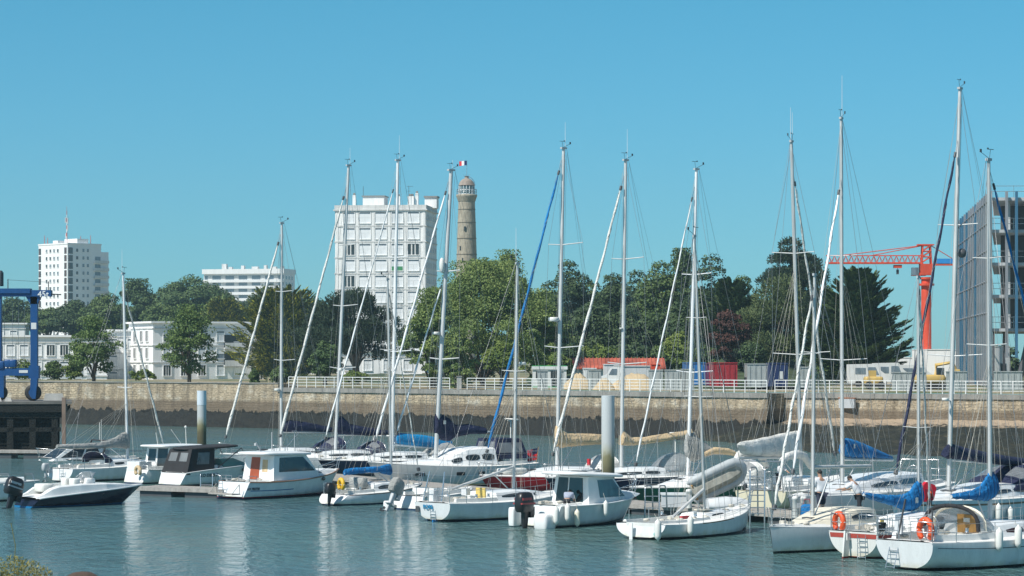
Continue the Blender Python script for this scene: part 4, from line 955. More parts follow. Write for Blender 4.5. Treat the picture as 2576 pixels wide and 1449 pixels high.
# ------------------------------------------------------------------ mooring piles
def pile(label, px, yt, ybw, diam_px):
    Y = F*H/(ybw-HY); s_ = F/Y; r = diam_px/2/s_; zt = zat(yt, Y)
    t = thing('mooring_pile', label, 'pile', (xat(px, Y), Y, 0))
    m, n, b = newmat('pile_paint'); sw = n.nodes.new('ShaderNodeSeparateXYZ'); tc = mapping(n, 1, 1, 1); n.links.new(tc, sw.inputs[0])
    j = noise_node(n, 2.5, 5, mapping(n, 1, 1, .5)); z = mathn(n, 'ADD', sw.outputs[2], mathn(n, 'MULTIPLY_ADD', j.outputs[0], 1.0, -.5))
    n.links.new(ramp(n, mathn(n, 'MULTIPLY', z, 1/zt), [(0, (.055, .050, .025)), (.28, (.10, .09, .045)), (.40, (.20, .19, .10)), (.47, (.38, .39, .32)), (.56, (.46, .49, .49)), (1, (.50, .54, .55))]), b.inputs['Base Color'])
    b.inputs['Roughness'].default_value = .7
    mb = MB(); mb.loft([[(r*cos(2*pi*k/24), r*sin(2*pi*k/24), z_) for k in range(24)] for z_ in (-1, zt*.5, zt-.02)]); mb.build('tube', m, t); return t, r, zt
t, r, zt = pile('short mooring pile with a slanted white cap, behind the black canopied boat', 507.5, 982, 1130, 23)
mb = MB(); cp = [(r*1.04*cos(2*pi*k/24), r*1.04*sin(2*pi*k/24)) for k in range(24)]
mb.loft([[(x, y, zt-1.1) for x, y in cp], [(x, y, zt-.02+.0*x) for x, y in cp]]); mb.build('cap', M('pale_blue_cap', (.62, .70, .76), .4), t)
pile('tall stout mooring pile with brown weathered foot, behind the white wheelhouse boat', 1529.5, 994, 1258, 33)
# ------------------------------------------------------------------ boats: library
AF_BLUE = (.02, .045, .12); AF_DARK = (.02, .022, .025); AF_RED = (.22, .04, .03)
class Boat:
    # stern centre at photo column sx on water row wy, bow tip at column bx, heading phi (degrees, from +X)
    def __init__(s, name, label, cat, sx, wy, bx, phi, B=2.6, fs=.8, fm=.8, fb=1.05, kind='sail', tw=.7, brake=.7, srake=.35, hull=None, um=.42, group=None, L=None, split=None, mats2=None, deck=True, cock=None, coam=.16, cdepth=.45, rail=None, stripe=None, toe=True):
        s.X0 = (sx-HX)*H/(wy-HY); s.Y0 = F*H/(wy-HY); s.phi = R(phi); s.c, s.s = cos(s.phi), sin(s.phi); s.kind = kind
        s.L = L or s.t(bx); s.B, s.fs, s.fm, s.fb, s.tw, s.brake, s.srake, s.um = B, fs, fm, fb, tw, brake, srake, um
        s.side = -1 if s.c > 0 else 1                     # board facing the camera: -1 starboard, +1 port
        s.root = thing(name, label, cat, (s.X0, s.Y0, 0), s.phi, group)
        s.hullmesh(hull or WHITE, split, mats2)
        s.cock = cock
        if deck: s.deck(cock, coam, cdepth)
        if rail: s.edge('rub_rail', rail, .035, -.03, .012)
        elif toe: s.edge('toe_rail', M('toe_rail_alu', (.45, .46, .47), .4, metal=.5), .018, .02, -.03)
        if stripe: s.cove(*stripe)
    def t(s, px): k = (px-HX)/F; return (k*s.Y0-s.X0)/(s.c-k*s.s)
    def z(s, t, py): return H-(py-HY)*(s.Y0+t*s.s)/F
    def px(s, p): return HX+F*(s.X0+p[0]*s.c-p[1]*s.s)/(s.Y0+p[0]*s.s+p[1]*s.c)
    def zs(s, u):
        u = max(0, min(1, u)); return s.fs*(1-u)*(1-2*u)+4*s.fm*u*(1-u)+s.fb*u*(2*u-1)
    def b(s, u):
        u = max(0, min(1, u)); um = s.um
        if u < um: q = s.tw+(1-s.tw)*sin(pi/2*u/um)
        else: q = 1-((u-um)/(1-um))**(2.1 if s.kind == 'sail' else 2.9)
        return max(.012, s.B/2*q)
    def sect(s, u, q):                                    # q: 0 sheer .. 1 keel
        zs = s.zs(u); b_ = s.b(u)
        if s.kind == 'sail':
            zb = .06*(1-u)**6*8*0+(.04 if u < .02 else -.45*sin(pi*min(1, u*1.02))**.8+.04*(1-u)-.08*u)
            n_ = 2.2+1.3*sin(pi*u)-1.1*u**3
            f = max(0, 1-q**n_)**(1/n_); z = zs+(zb-zs)*q
        else:
            zb = -.32+.25*u**4; z = zs+(zb-zs)*q; zc = .05+.35*u**3
            if z > zc: f = (.86-.35*u**3)+(.14+.35*u**3)*((z-zc)/(zs-zc))**.9
            else: f = (.86-.35*u**3)*max(0, (z-zb)/(zc-zb))**.75
        zr = max(-.2, z/zs)
        x = u*s.L + s.brake*(zr-1)*u**5*(1 if s.kind == 'sail' else 1) + s.srake*max(0, zr)*(1-u)**7
        return x, b_*f, z
    def sh(s, u, inset=0.0, dz=0.0, side=None):
        x, y, z = s.sect(u, 0); return Vector((x, (side or 1)*max(.005, y-inset), z+dz))
    def hullmesh(s, mat, split, mats2):
        nu = 26; qs = [0, .06, .14, .25, .38, .5, .6, .7, .8, .88, .95, 1]
        mb = MB(); rows = []
        for i in range(nu+1):
            u = i/nu; u = u**.9 if i else 0
            if split:
                sp_ = split(u); q_ = [sp_*k/4 for k in range(4)]+[sp_+(1-sp_)*k/7 for k in range(8)]
            else: q_ = qs
            rows.append([s.sect(u, q) for q in q_])
        n_ = len(rows[0]); vs = []
        for side in (1, -1):
            for r in rows: vs += [(x, side*y, z) for x, y, z in r]
        off = (nu+1)*n_
        for i in range(nu):
            for j in range(n_-1):
                a = i*n_+j; mi = 1 if (split and j >= 4) else 0
                mb.add([], [], 0); mb.f += [(a, a+1, a+n_+1, a+n_), (off+a+n_, off+a+n_+1, off+a+1, off+a)]; mb.m += [mi, mi]; mb.s += [True, True]
        mb.v = vs
        tr = [(rows[0][j][0], rows[0][j][1], rows[0][j][2]) for j in range(n_)]   # transom
        o = len(mb.v); mb.v += [(x, y, z) for x, y, z in tr]+[(x, -y, z) for x, y, z in tr]
        for j in range(n_-1): mb.f.append((o+j, o+n_+j, o+n_+j+1, o+j+1)); mb.m.append(0); mb.s.append(False)
        s.hull = mb.build('hull', [mat, mats2 or mat], s.root)
    def edge(s, name, mat, r, inset, dz):
        mb = MB(); N = 24
        for sd in (1, -1): mb.path([s.sh(i/N, inset, dz, sd) for i in range(N+1)], r, 6)
        return mb.build(name, mat, s.root)
    def cove(s, mat, q0=.16, q1=.22, u0=.02, u1=.97):
        mb = MB(); N = 22
        for sd in (1, -1):
            vs = []
            for i in range(N+1):
                u = u0+(u1-u0)*i/N
                for q in (q0, q1): x, y, z = s.sect(u, q); vs.append((x, sd*(y+.006), z))
            mb.add(vs, [(2*i, 2*i+1, 2*i+3, 2*i+2) for i in range(N)], sm=True)
        mb.build('cove_stripe', mat, s.root)
    def deck(s, cock, co, cd):
        us = sorted(set([i/20 for i in range(21)]+([cock[0]-.004, cock[0], cock[1], cock[1]+.004] if cock else [])))
        rings = []
        for u in us:
            b_ = s.b(u)-.01; zs = s.zs(u); x0 = s.sect(u, 0)[0]; inside = cock and cock[0] <= u <= cock[1]
            c_ = min(b_*.72, s.B*.33); h_ = co if inside else 0.02; zf = zs-cd if inside else zs+.05+.03*b_
            if cock and not inside and u < cock[0]: zf = zs+.04
            L_ = [(b_, zs-.01), (b_*.93, zs+.012), (c_, zs+.02+.01), (c_*.98, zs+.03+h_), (c_*.84, zs+.035+h_), (c_*.80, zf), (0, zf)]
            rings.append([(x0, y, z) for y, z in L_]+[(x0, -y, z) for y, z in L_[-2::-1]])
        mb = MB(); mb.loft(rings, closed=False, sm=False)
        s.dk = mb.build('deck', DECKW, s.root)
    def cabin(s, st, mat=None, name='coachroof', win=None, wmat=None, frame=None):
        # st: list of (t, half width at foot, half width at top, height above deck)
        rings = []
        for (t_, wb, wt, h) in st:
            z0 = s.zs(t_/s.L)+.01; rings.append([(t_, y, z0+z) for y, z in ((wb, 0), (wt+(wb-wt)*.25, h*.72), (wt, h*.92), (wt*.80, h), (0, h+.05), (-wt*.80, h), (-wt, h*.92), (-wt-(wb-wt)*.25, h*.72), (-wb, 0))])
        mb = MB(); mb.loft(rings, closed=False, sm=False)
        mb.add(rings[0], [tuple(range(9))]); mb.add(rings[-1], [tuple(range(8, -1, -1))])
        o = mb.build(name, mat or WHITE, s.root)
        for (t0, t1, f0, f1) in (win or ()):
            for sd in (1, -1):
                def at(t_, f):
                    for a, b_ in zip(st, st[1:]):
                        if a[0] <= t_ <= b_[0] or (b_ is st[-1]): break
                    k = max(0, min(1, (t_-a[0])/(b_[0]-a[0]))); wb, wt, h = [a[i]+(b_[i]-a[i])*k for i in (1, 2, 3)]
                    w_ = wb+(wt+(wb-wt)*.25-wb)*(f/.72); return Vector((t_, sd*(w_+.012), s.zs(t_/s.L)+.01+h*f))
                N = 6; vs = []
                for i in range(N+1):
                    t_ = t0+(t1-t0)*i/N; e = .5*(abs(2*i/N-1)**4)*(f1-f0)*.5; vs += [at(t_, f0+e), at(t_, f1-e)]
                MB().add(vs, [(2*i, 2*i+2, 2*i+3, 2*i+1) if sd < 0 else (2*i, 2*i+1, 2*i+3, 2*i+2) for i in range(N)]).build('cabin_window', wmat or GLASSD, o)
        return o
    def part(s, name, mb, mat, parent=None): return mb.build(name, mat, parent or s.root)
    # --- rig, drawn from photo columns and rows
    def rig(s, xb, xt, yt, wpx=8, spread=(), mat=None, fore=None, boom=None, cover=None, shroud=True, ant=(1.0,), zbase=None, radar=None, backstay=True, vane=1, thin=1, mastcol=None, foot=None, inner=None, cap=None):
        mat = mat or ALU; tb = s.t(xb); zb = (s.zs(tb/s.L)+.1) if zbase is None else zbase
        tt = s.t(xt); zt = s.z(tt, yt); D_ = s.Y0+tb*s.s; r = wpx*.36*D_/F; s.r = r
        s.mb_, s.mt_ = Vector((tb, 0, zb)), Vector((tt, 0, zt)); mv = s.mt_-s.mb_
        mb = MB(); mb.path([s.mb_, s.mb_+mv*.6, s.mt_], [r, r, r*.82], 10); s.mast = mb.build('mast', mat, s.root)
        mb = MB(); mb.box(s.mt_+Vector((0, 0, .05)), (r*3.2, r*1.5, .09)); mb.build('masthead', GREYP, s.mast)
        mb = MB()
        for k, h in enumerate(ant): mb.tube(s.mt_+Vector((-.1+.2*k, 0, .1)), s.mt_+Vector((-.1+.2*k, 0, .1+h)), .013, .008, 4)
        if ant: mb.build('antenna', ALUW, s.mast)
        if vane:
            mb = MB(); d = 1 if s.c > 0 else -1
            mb.tube(s.mt_+Vector((0, 0, .1)), s.mt_+Vector((-.42, 0, .28)), .010, n=4); mb.box(s.mt_+Vector((-.43, 0, .33)), (.08, .03, .11))
            mb.tube(s.mt_+Vector((.05, 0, .1)), s.mt_+Vector((.1, 0, .38)), .010, n=4); mb.box(s.mt_+Vector((.1, 0, .40)), (.34, .015, .02)); mb.box(s.mt_+Vector((-.04, 0, .42)), (.07, .015, .06))
            mb.build('wind_vane', DGREY, s.mast)
        mast_at = lambda py: s.mb_+mv*min(1, max(0, (lambda z0: (z0-zb)/(zt-zb))(s.z(tb+(tt-tb)*.5, py))))
        s.mast_at = mast_at; bh = s.b(tb/s.L)*.92; zd = s.zs(tb/s.L)
        sprd = []
        for (py, hw) in spread:
            p_ = mast_at(py); mb = MB(); w = hw*D_/F/abs(s.s*1.0) if abs(s.s) > .3 else hw*D_/F; w = min(w, bh*1.05)
            for sd in (1, -1): mb.tube(p_, p_+Vector((-.18*w, sd*w, .06*w)), r*.34, r*.24, 6)
            mb.build('spreader', mat, s.mast); sprd.append((p_, w))
        if shroud:
            for sd in (1, -1):
                mb = MB(); pts = [s.mt_-mv.normalized()*(.2 if thin else .6)]+[p_+Vector((-.18*w, sd*w, .06*w)) for p_, w in sprd]+[Vector((tb-.25, sd*bh, zd))]
                mb.path(pts, .009, 4); mb.build('shroud', WIRE, s.root)
                if sprd:
                    mb = MB(); mb.tube(sprd[-1][0], Vector((tb-.55, sd*bh*.96, zd)), .007, n=4); mb.tube(sprd[-1][0], Vector((tb+.35, sd*bh*.96, zd)), .007, n=4); mb.build('lower_shroud', WIRE, s.root)
        mb = MB(); mb.tube(s.mb_+Vector((-r*1.7, r*.4, .3)), s.mt_+Vector((-r*1.5, r*.4, -.3)), .008, n=4); mb.tube(s.mb_+Vector((r*1.5, -r*.6, .3)), s.mt_+Vector((r*1.4, -r*.5, -.6)), .007, n=4); mb.build('halyards', ROPE, s.mast)
        if backstay:
            q = Vector((.1+s.srake, 0, s.zs(0)+.05)); sp_ = s.mt_+(q-s.mt_)*.72
            mb = MB(); mb.tube(s.mt_+Vector((-r*2, 0, 0)), sp_, .008, n=4)
            for sd in (1, -1): mb.tube(sp_, Vector((s.srake+.05, sd*s.b(0)*.8, s.zs(0)+.03)), .008, n=4)
            mb.build('backstay', WIRE, s.root)
        bow = s.sh(1, 0, .08); bow.y = 0; bow.x -= .12; s.bow = bow
        def furl(py, col, rp, ybot=None, xbot=None, nm='furled_headsail', c_end=None, mat2=None):
            a_ = mast_at(py)+Vector((r, 0, 0)); e = Vector((s.t(xbot), 0, s.z(s.t(xbot), ybot))) if xbot else bow
            mb = MB(); mb.tube(a_, e, .012, n=4); mb.build('forestay', WIRE, s.root)
            rr = rp*.40*D_/F; d = e-a_; N = 36; mb = MB(); pts = []; rad = []
            for i in range(N+1):
                f = .05+.87*i/N; bul = .75+.4*f; pts.append(a_+d*f+Vector((0, .02*sin(i*.9), .0))); rad.append(rr*(bul+.13*sin(i*1.7+s.L)) if 0 < i < N else rr*.4)
            mb.path(pts, rad, 8)
            if mat2: k_ = len(mb.m); mb.m = [1 if (i_//8) % 3 == 1 else 0 for i_ in range(k_)]
            o = mb.build(nm, [col, mat2 or col], s.root)
            mb = MB(); p_ = a_+d*.925; mb.tube(p_, p_+d.normalized()*.16, .09, .09, 10); p_ = a_+d*.035; mb.tube(p_, p_+d.normalized()*.22, rr*.9, rr*.9, 8); mb.each('furler', DGREY, o)
            a0, d0 = a_, d; u_ = d0.normalized(); v1 = u_.cross(Vector((0, 1, 0))).normalized(); v2 = u_.cross(v1)
            mb = MB(); mb.path([a0+d0*(.06+.85*i/110)+(v1*cos(i*.62)+v2*sin(i*.62))*(rr*(.80+.38*i/110)) for i in range(111)], .010, 3); mb.build('furling_sheet', GREYC, o)
        if fore: furl(*fore)
        if inner: furl(*inner, nm='furled_staysail')
        if boom:
            (ym, xe, ye) = boom[:3]; a_ = mast_at(ym)+Vector((-r, 0, 0)); te = s.t(xe); e = Vector((te, 0, s.z(te, ye)))
            a_.z = s.z(a_.x, ym); s.ba, s.be = a_, e
            mb = MB(); mb.path([a_, e], .065, 8); s.boom = mb.build('boom', mat, s.root)
            mb = MB(); mb.tube(e, s.mt_+Vector((-r*2, 0, 0)), .006, n=3); mb.build('topping_lift', WIRE, s.root)
            if s.ba.z-zb > .5: mb = MB(); mb.tube(s.mb_+Vector((-r, 0, .12)), a_+(e-a_)*.32, .028, n=5); mb.build('boom_vang', mat, s.boom)
        if cover: s.cover(*cover)
        if boom and spread:                       # lazy jacks and running lines
            for sd in (1, -1):
                mb = MB(); top_ = s.mast_at(spread[0][0]+40)
                for f in (.35, .62, .88): mb.tube(top_+Vector((0, sd*.05, 0)), s.ba+(s.be-s.ba)*f+Vector((0, sd*.16, .05)), .0055, n=3)
                mb.build('lazy_jack', ROPE, s.root)
            mb = MB(); e = s.bow.copy(); e.z = s.zs(1)+.7; mb.tube(s.mt_+Vector((r, 0, -.3)), e+Vector((-.5, .1, 0)), .006, n=3); mb.tube(s.mt_+(s.mb_-s.mt_)*.2, Vector((s.mb_.x+1.0, .5, zd+.1)), .006, n=3); mb.tube(s.mt_+(s.mb_-s.mt_)*.1, Vector((s.mb_.x-.2, -.7, zd+.1)), .006, n=3); mb.build('spare_halyards', ROPE, s.root)
        if radar:
            (px_, py_, rw) = radar; tq = s.t(px_); p_ = Vector((tq, 0, s.z(tq, py_))); R_ = rw/2*D_/F
            mb = MB(); mb.rbox(p_, (R_*2, R_*2, R_*.75), e=1.0); ra = mb.build('radar_dome', FENDW, s.mast)
            q = mast_at(py_); mb = MB(); mb.tube(p_-Vector((0, 0, R_*.35)), Vector((q.x, 0, p_.z-R_*.6)), .03, n=5); mb.build('bracket', GREYP, ra)
        return s
    def cover(s, col, prof, wid=.16, logo=None, name='sail_cover'):
        # prof: (column, top row, bottom row) along the boom
        rings = []; rn = random.Random(int(prof[0][0])); N = 5; P_ = []
        for a, b_ in zip(prof, prof[1:]):
            for k in range(N): f = k/N; P_.append([a[i]+(b_[i]-a[i])*f for i in range(3)])
        P_.append(list(prof[-1]))
        for k, (px_, y0, y1) in enumerate(P_):
            t_ = s.t(px_); zt, zb = s.z(t_, y0), s.z(t_, y1); h = zt-zb; w = min(wid, h*.6+.03)*(1 if 0 < k < len(P_)-1 else .6); j = lambda a=.014: rn.uniform(-a, a)
            rings.append([(t_+j(), yy*w+j(), zb+h*q+j()) for yy, q in ((0, 0), (.75, .10), (1, .3), (.8+.12*sin(k*1.9), .6), (.38, .86), (0, 1), (-.38, .86), (-.8+.12*sin(k*2.3), .6), (-1, .3), (-.75, .10))])
        mb = MB(); mb.loft(rings); o = mb.build(name, col, s.root)
        for k in range(3, len(rings)-2, 4):
            c_ = sum((Vector(q) for q in rings[k]), Vector())/10; MB().path([c_+(Vector(q)-c_)*1.04+Vector((0, 0, 0)) for q in rings[k]+rings[k][:1]], .006, 3).build('lashing', GREYP if col in (TANC, OFFW, GREYC) else NAVYC, o)
        if logo:
            t_ = s.t(logo[0]); zz_ = s.z(t_, logo[1]); MB().box((t_, s.side*(wid+.012), zz_), (.16, .01, .20)).build('emblem', OFFW, o)
        return o
    def lines(s, u0=.05, u1=.93, n_=5, h=.55, wires=2):
        N = 30
        posts = MB(); 
        for sd in (1, -1):
            for k in range(n_):
                u = u0+(u1-u0)*k/(n_-1); p_ = s.sh(u, .06, 0, sd); MB().tube(p_, p_+Vector((0, 0, h)), .013, n=5).build('stanchion', STEEL, s.root)
            for w in range(wires): posts.path([s.sh(u0+(u1-u0)*i/N, .06, h*(1-.48*w)-.01, sd) for i in range(N+1)], .0075, 4)
        posts.build('lifelines', WIRE, s.root)
    def pulpit(s, h=.6, u0=.93):
        mb = MB(); a_, b_ = s.sh(u0, .05, h, 1), s.sh(u0, .05, h, -1); tip = s.sh(1, 0, h+.05); tip.y = 0; tip.x += .12
        mb.path([a_, s.sh((1+u0)/2, -.02, h+.03, 1), tip+Vector((0, .06, 0)), tip-Vector((0, .06, 0)), s.sh((1+u0)/2, -.02, h+.03, -1), b_], .015, 6)
        for sd in (1, -1):
            mb.tube(s.sh(u0, .05, 0, sd), s.sh(u0, .05, h, sd), .015); mb.tube(s.sh(.985, .01, 0, sd), tip+Vector((-.05, sd*.06, 0)), .015)
            mb.path([s.sh(u0, .05, h*.5, sd), s.sh(.98, 0, h*.52, sd)], .011)
        mb.build('pulpit', STEEL, s.root)
    def pushpit(s, h=.6, u1=.10):
        mb = MB(); z = s.zs(0); x0 = s.sect(0, 0)[0]+.05; b_ = s.b(0)-.06
        for hh in (h, h*.5): mb.path([s.sh(u1, .06, hh, 1), Vector((x0, b_, z+hh)), Vector((x0, .25, z+hh))], .015); mb.path([s.sh(u1, .06, hh, -1), Vector((x0, -b_, z+hh)), Vector((x0, -.25, z+hh))], .015)
        for sd in (1, -1):
            mb.tube((x0, sd*b_, z), (x0, sd*b_, z+h), .015); mb.tube((x0, sd*.25, z), (x0, sd*.25, z+h), .015); mb.tube(s.sh(u1, .06, 0, sd), s.sh(u1, .06, h, sd), .015)
        mb.build('pushpit', STEEL, s.root)
    def hood(s, t0, t1, w, h, col, name='sprayhood', z0=None, win=True, back=.0):
        # canvas hood: low edge at t0 (forward), high hoop at t1 (aft)
        z0 = s.zs((t0+t1)/2/s.L)+.25 if z0 is None else z0; rings = []; N = 14
        for f, hh, ww in ((0, .05, .80), (.35, .60, .92), (.7, .93, 1), (1, 1, 1)):
            t_ = t0+(t1-t0)*f; rings.append([(t_-back*(sin(pi*k/N)**1)*f, w*ww*cos(pi*k/N)*(1 if abs(cos(pi*k/N)) < .95 else 1), z0+max(0, h*hh*sin(pi*k/N)**.62)) for k in range(N+1)])
        mb = MB(); mb.loft(rings, closed=False); o = mb.build(name, col, s.root)
        if win:
            vs = []
            for (f0, f1) in ((.12, .55),):
                for sd in (1, -1):
                    r0, r1 = rings[1], rings[2]
                    a0 = 2 if sd > 0 else N-6
                    vs = [Vector(rings[1][a0+i])+Vector((.0, sd*.015, .01)) for i in range(5)]+[Vector(rings[2][a0+i])+Vector((0, sd*.015, .01)) for i in range(5)]
                    MB().add(vs, [(i, i+1, i+6, i+5) for i in range(4)]).build('hood_window', CLEARV, o)
        mb = MB(); mb.path([Vector(p)+Vector((0, 0, .01)) for p in rings[-1]], .016, 5); mb.build('hood_frame', STEEL, o); return o
    def fit(s, items, name='deck_fittings', mat=None):
        for it in items:
            if it[0] == 'w': p_ = Vector(it[1]); MB().path([p_, p_+Vector((0, 0, .06)), p_+Vector((0, 0, .14))], [.075, .05, .062], 10).build('winch', STEEL, s.root)
            elif it[0] == 'h': MB().box(it[1], it[2]).build(name if name != 'deck_fittings' else 'hatch', mat or DGREY, s.root)
    def gear(s, seed=0, n_=6, u0=.08, u1=.9):
        rn = random.Random(seed+int(s.L*100)); mb = MB()
        for k in range(n_):
            u = rn.uniform(u0, u1); x = u*s.L; y = rn.uniform(-.6, .6)*s.b(u); z = s.zs(u)+.07
            q = rn.random()
            if q < .4: mb.ell((x, y, z+.05), (.16, .12, .07), 8, 5)
            elif q < .7: mb.path([(x+.14*cos(a), y+.14*sin(a), z+.02+.01*a) for a in [i*.8 for i in range(14)]], .016, 4)
            else: mb.box((x, y, z+.05), (.22, .16, .12), rz=rn.uniform(0, 3))
        mb.each('rope_coil', ROPE, s.root)
    def world(s, p): return Vector((s.X0+p[0]*s.c-p[1]*s.s, s.Y0+p[0]*s.s+p[1]*s.c, p[2]))
    def wheel(s, x, y, z, r=.38):
        mb = MB(); mb.path([(x, y+r*cos(a), z+r*sin(a)) for a in [i*pi/8 for i in range(17)]], .018, 5)
        for k in range(3): mb.tube((x, y-r*cos(k*pi/3), z-r*sin(k*pi/3)), (x, y+r*cos(k*pi/3), z+r*sin(k*pi/3)), .010, n=4)
        mb.box((x+.08, y, z-.25), (.10, .14, .6)); mb.build('steering_wheel', STEEL, s.root)
    def ladder(s, x, y, z0, z1, w=.28, rungs=4, ry=0.0, name='boarding_ladder'):
        mb = MB(); x1 = x+ry
        for d in (-w/2, w/2): mb.tube((x, y+d, z0), (x1, y+d, z1), .014)
        for k in range(rungs): f = (k+.3)/rungs; mb.tube((x+(x1-x)*f, y-w/2, z0+(z1-z0)*f), (x+(x1-x)*f, y+w/2, z0+(z1-z0)*f), .016)
        mb.build(name, STEEL, s.root)
    def outboard(s, x, y, z, col, sc=1.0, tilt=0.0, cover=None, capcol=None):
        mt = Matrix.Translation((x, y, z)) @ Matrix.Rotation(tilt, 4, 'Y') @ Matrix.Scale(sc, 4)
        def ap(mb): mb.v = [tuple(mt @ Vector(p)) for p in mb.v]; return mb
        mb = MB(); mb.rbox((-.28, 0, -.30), (.22, .18, .55), e=.6, lev=((-.5, .8), (0, 1), (.5, 1.15))); mb.rbox((-.27, 0, -.78), (.16, .07, .5), e=.7, lev=((-.5, .9), (0, 1), (.5, 1.2)))
        mb.ell((-.26, 0, -.98), (.26, .06, .06), 10, 6); mb.box((-.27, 0, -.62), (.40, .20, .02)); mb.box((-.26, 0, -1.12), (.14, .015, .2)); mb.box((-.06, 0, -.12), (.18, .28, .34))
        o = ap(mb).build('outboard_motor', col, s.root)
        mb = MB(); mb.rbox((-.30, 0, .20), (.66, .40, .62), e=.55, n=20, lev=((-.5, .78), (-.4, .92), (-.1, 1), (.22, .95), (.42, .80), (.5, .55))); ap(mb).build('cowling', cover or col, o)
        if capcol: mb = MB(); mb.box((-.30, 0, .16), (.60, .405, .05)); mb.box((-.35, 0, .30), (.40, .385, .08)); ap(mb).build('cowling_stripe', capcol, o)
        mb = MB()
        for k in range(3): mb.box((-.54, .09*cos(k*2.1), -.98+.09*sin(k*2.1)), (.02, .10, .13), rx=k*2.1)
        ap(mb).build('propeller', BLACK, o); return o
    def house(s, name, base, top, mat=None, z0=None, z1=None, panes=(), pm=None, doors=()):
        # base (x0,x1,w,z) top (x0,x1,w,z); aft x0, fore x1
        (a0, a1, wb, zb), (c0, c1, wt, zt) = base, top
        v = [(a0, wb, zb), (a1, wb*.9, zb), (a1, -wb*.9, zb), (a0, -wb, zb), (c0, wt, zt), (c1, wt*.88, zt), (c1, -wt*.88, zt), (c0, -wt, zt)]
        o = MB().add(v, [(3, 2, 1, 0), (4, 5, 6, 7), (0, 1, 5, 4), (1, 2, 6, 5), (2, 3, 7, 6), (3, 0, 4, 7)]).build(name, mat or WHITE, s.root)
        v = [Vector(p) for p in v]
        faces = {'port': (v[0], v[1], v[5], v[4], (0, 1, 0)), 'star': (v[3], v[2], v[6], v[7], (0, -1, 0)), 'front': (v[1], v[2], v[6], v[5], (1, 0, .3)), 'aft': (v[0], v[3], v[7], v[4], (-1, 0, 0))}
        def put(face, poly, m_, nm, d=.015):
            A, B_, C_, D_, n_ = faces[face]; n_ = Vector(n_).normalized()
            f = lambda u, w: (A*(1-u)*(1-w)+B_*u*(1-w)+C_*u*w+D_*(1-u)*w)
            ps = [f(u, w) for u, w in poly]; k = len(ps); q = [p+n_*d for p in ps]; r_ = [p-n_*.01 for p in ps]
            MB().add(r_+q, [tuple(range(k)), tuple(range(2*k-1, k-1, -1))]+[(i, (i+1) % k, k+(i+1) % k, k+i) for i in range(k)]).build(nm, m_, o)
        for pn in panes: put(pn[0], pn[1], pn[2] if len(pn) > 2 else (pm or GLASSD), pn[3] if len(pn) > 3 else 'window', pn[4] if len(pn) > 4 else .015)
        return o
def rect(u0, u1, v0, v1): return [(u0, v0), (u1, v0), (u1, v1), (u0, v1)]
# ------------------------------------------------------------------ loose gear hung on or lying by the boats
def fender(label, boat, px_, py_, sc=1.0, col=None, grp='white fenders hung along the hulls', y=None, t_=None):
    side = boat.side; t_ = boat.t(px_) if t_ is None else t_
    for _ in range(6):                        # solve for the point of the hull side seen at that column
        u = t_/boat.L; yy = side*(boat.b(u)+.11*sc); k = (px_-HX)/F; t_ = (k*(boat.Y0+yy*boat.c)-(boat.X0-yy*boat.s))/(boat.c-k*boat.s)
    w = boat.world((t_, yy, 0)); z = H-(py_-HY)*w.y/F
    t = thing('fender', label, 'fender', (w.x, w.y, z), 0, grp)
    mb = MB(); r = .105*sc; h = .30*sc
    mb.loft([[(q*cos(2*pi*k/14), q*sin(2*pi*k/14), zz_) for k in range(14)] for q, zz_ in ((.02, -h*1.1), (.045, -h), (r*.85, -h*.82), (r, -h*.6), (r, h*.6), (r*.85, h*.82), (.045, h), (.02, h*1.12))]); mb.build('body', col or FENDW, t)
    top = boat.world((t_, side*(boat.b(t_/boat.L)-.03), boat.zs(t_/boat.L)+.45)); MB().tube((0, 0, h), (top.x-w.x, top.y-w.y, max(h+.1, top.z-z)), .008, n=4).build('lanyard', ROPE, t); return t
def horseshoe(label, loc, rz, col=None, r=.27, tilt=0.0, cat='lifebuoy'):
    t = thing('lifebuoy', label, cat, loc, rz)
    pts = []; N = 20
    for i in range(N+1):
        a = R(-52)+R(284)*i/N; pts.append((r*cos(a)*.92, tilt*0, r*sin(a)*1.12))
    # open end hangs down
    pts = [(p[0], 0, p[2]) for p in pts]; mb = MB(); mb.path(pts, [.085]+[.10]*(N-1)+[.085], 10, up=(0, 1, 0)); mb.build('foam_ring', col or ORANGE, t)
    mb = MB()
    for a in (R(90), R(0), R(180)): 
        c = Vector((r*cos(a)*.92, 0, r*sin(a)*1.12)); d = Vector((cos(a), 0, sin(a))); mb.path([c-d*.108+Vector((0, .02, 0)), c+Vector((0, -.108, 0)), c+d*.108], .02, 4)
    mb.build('strap', OFFW, t); return t
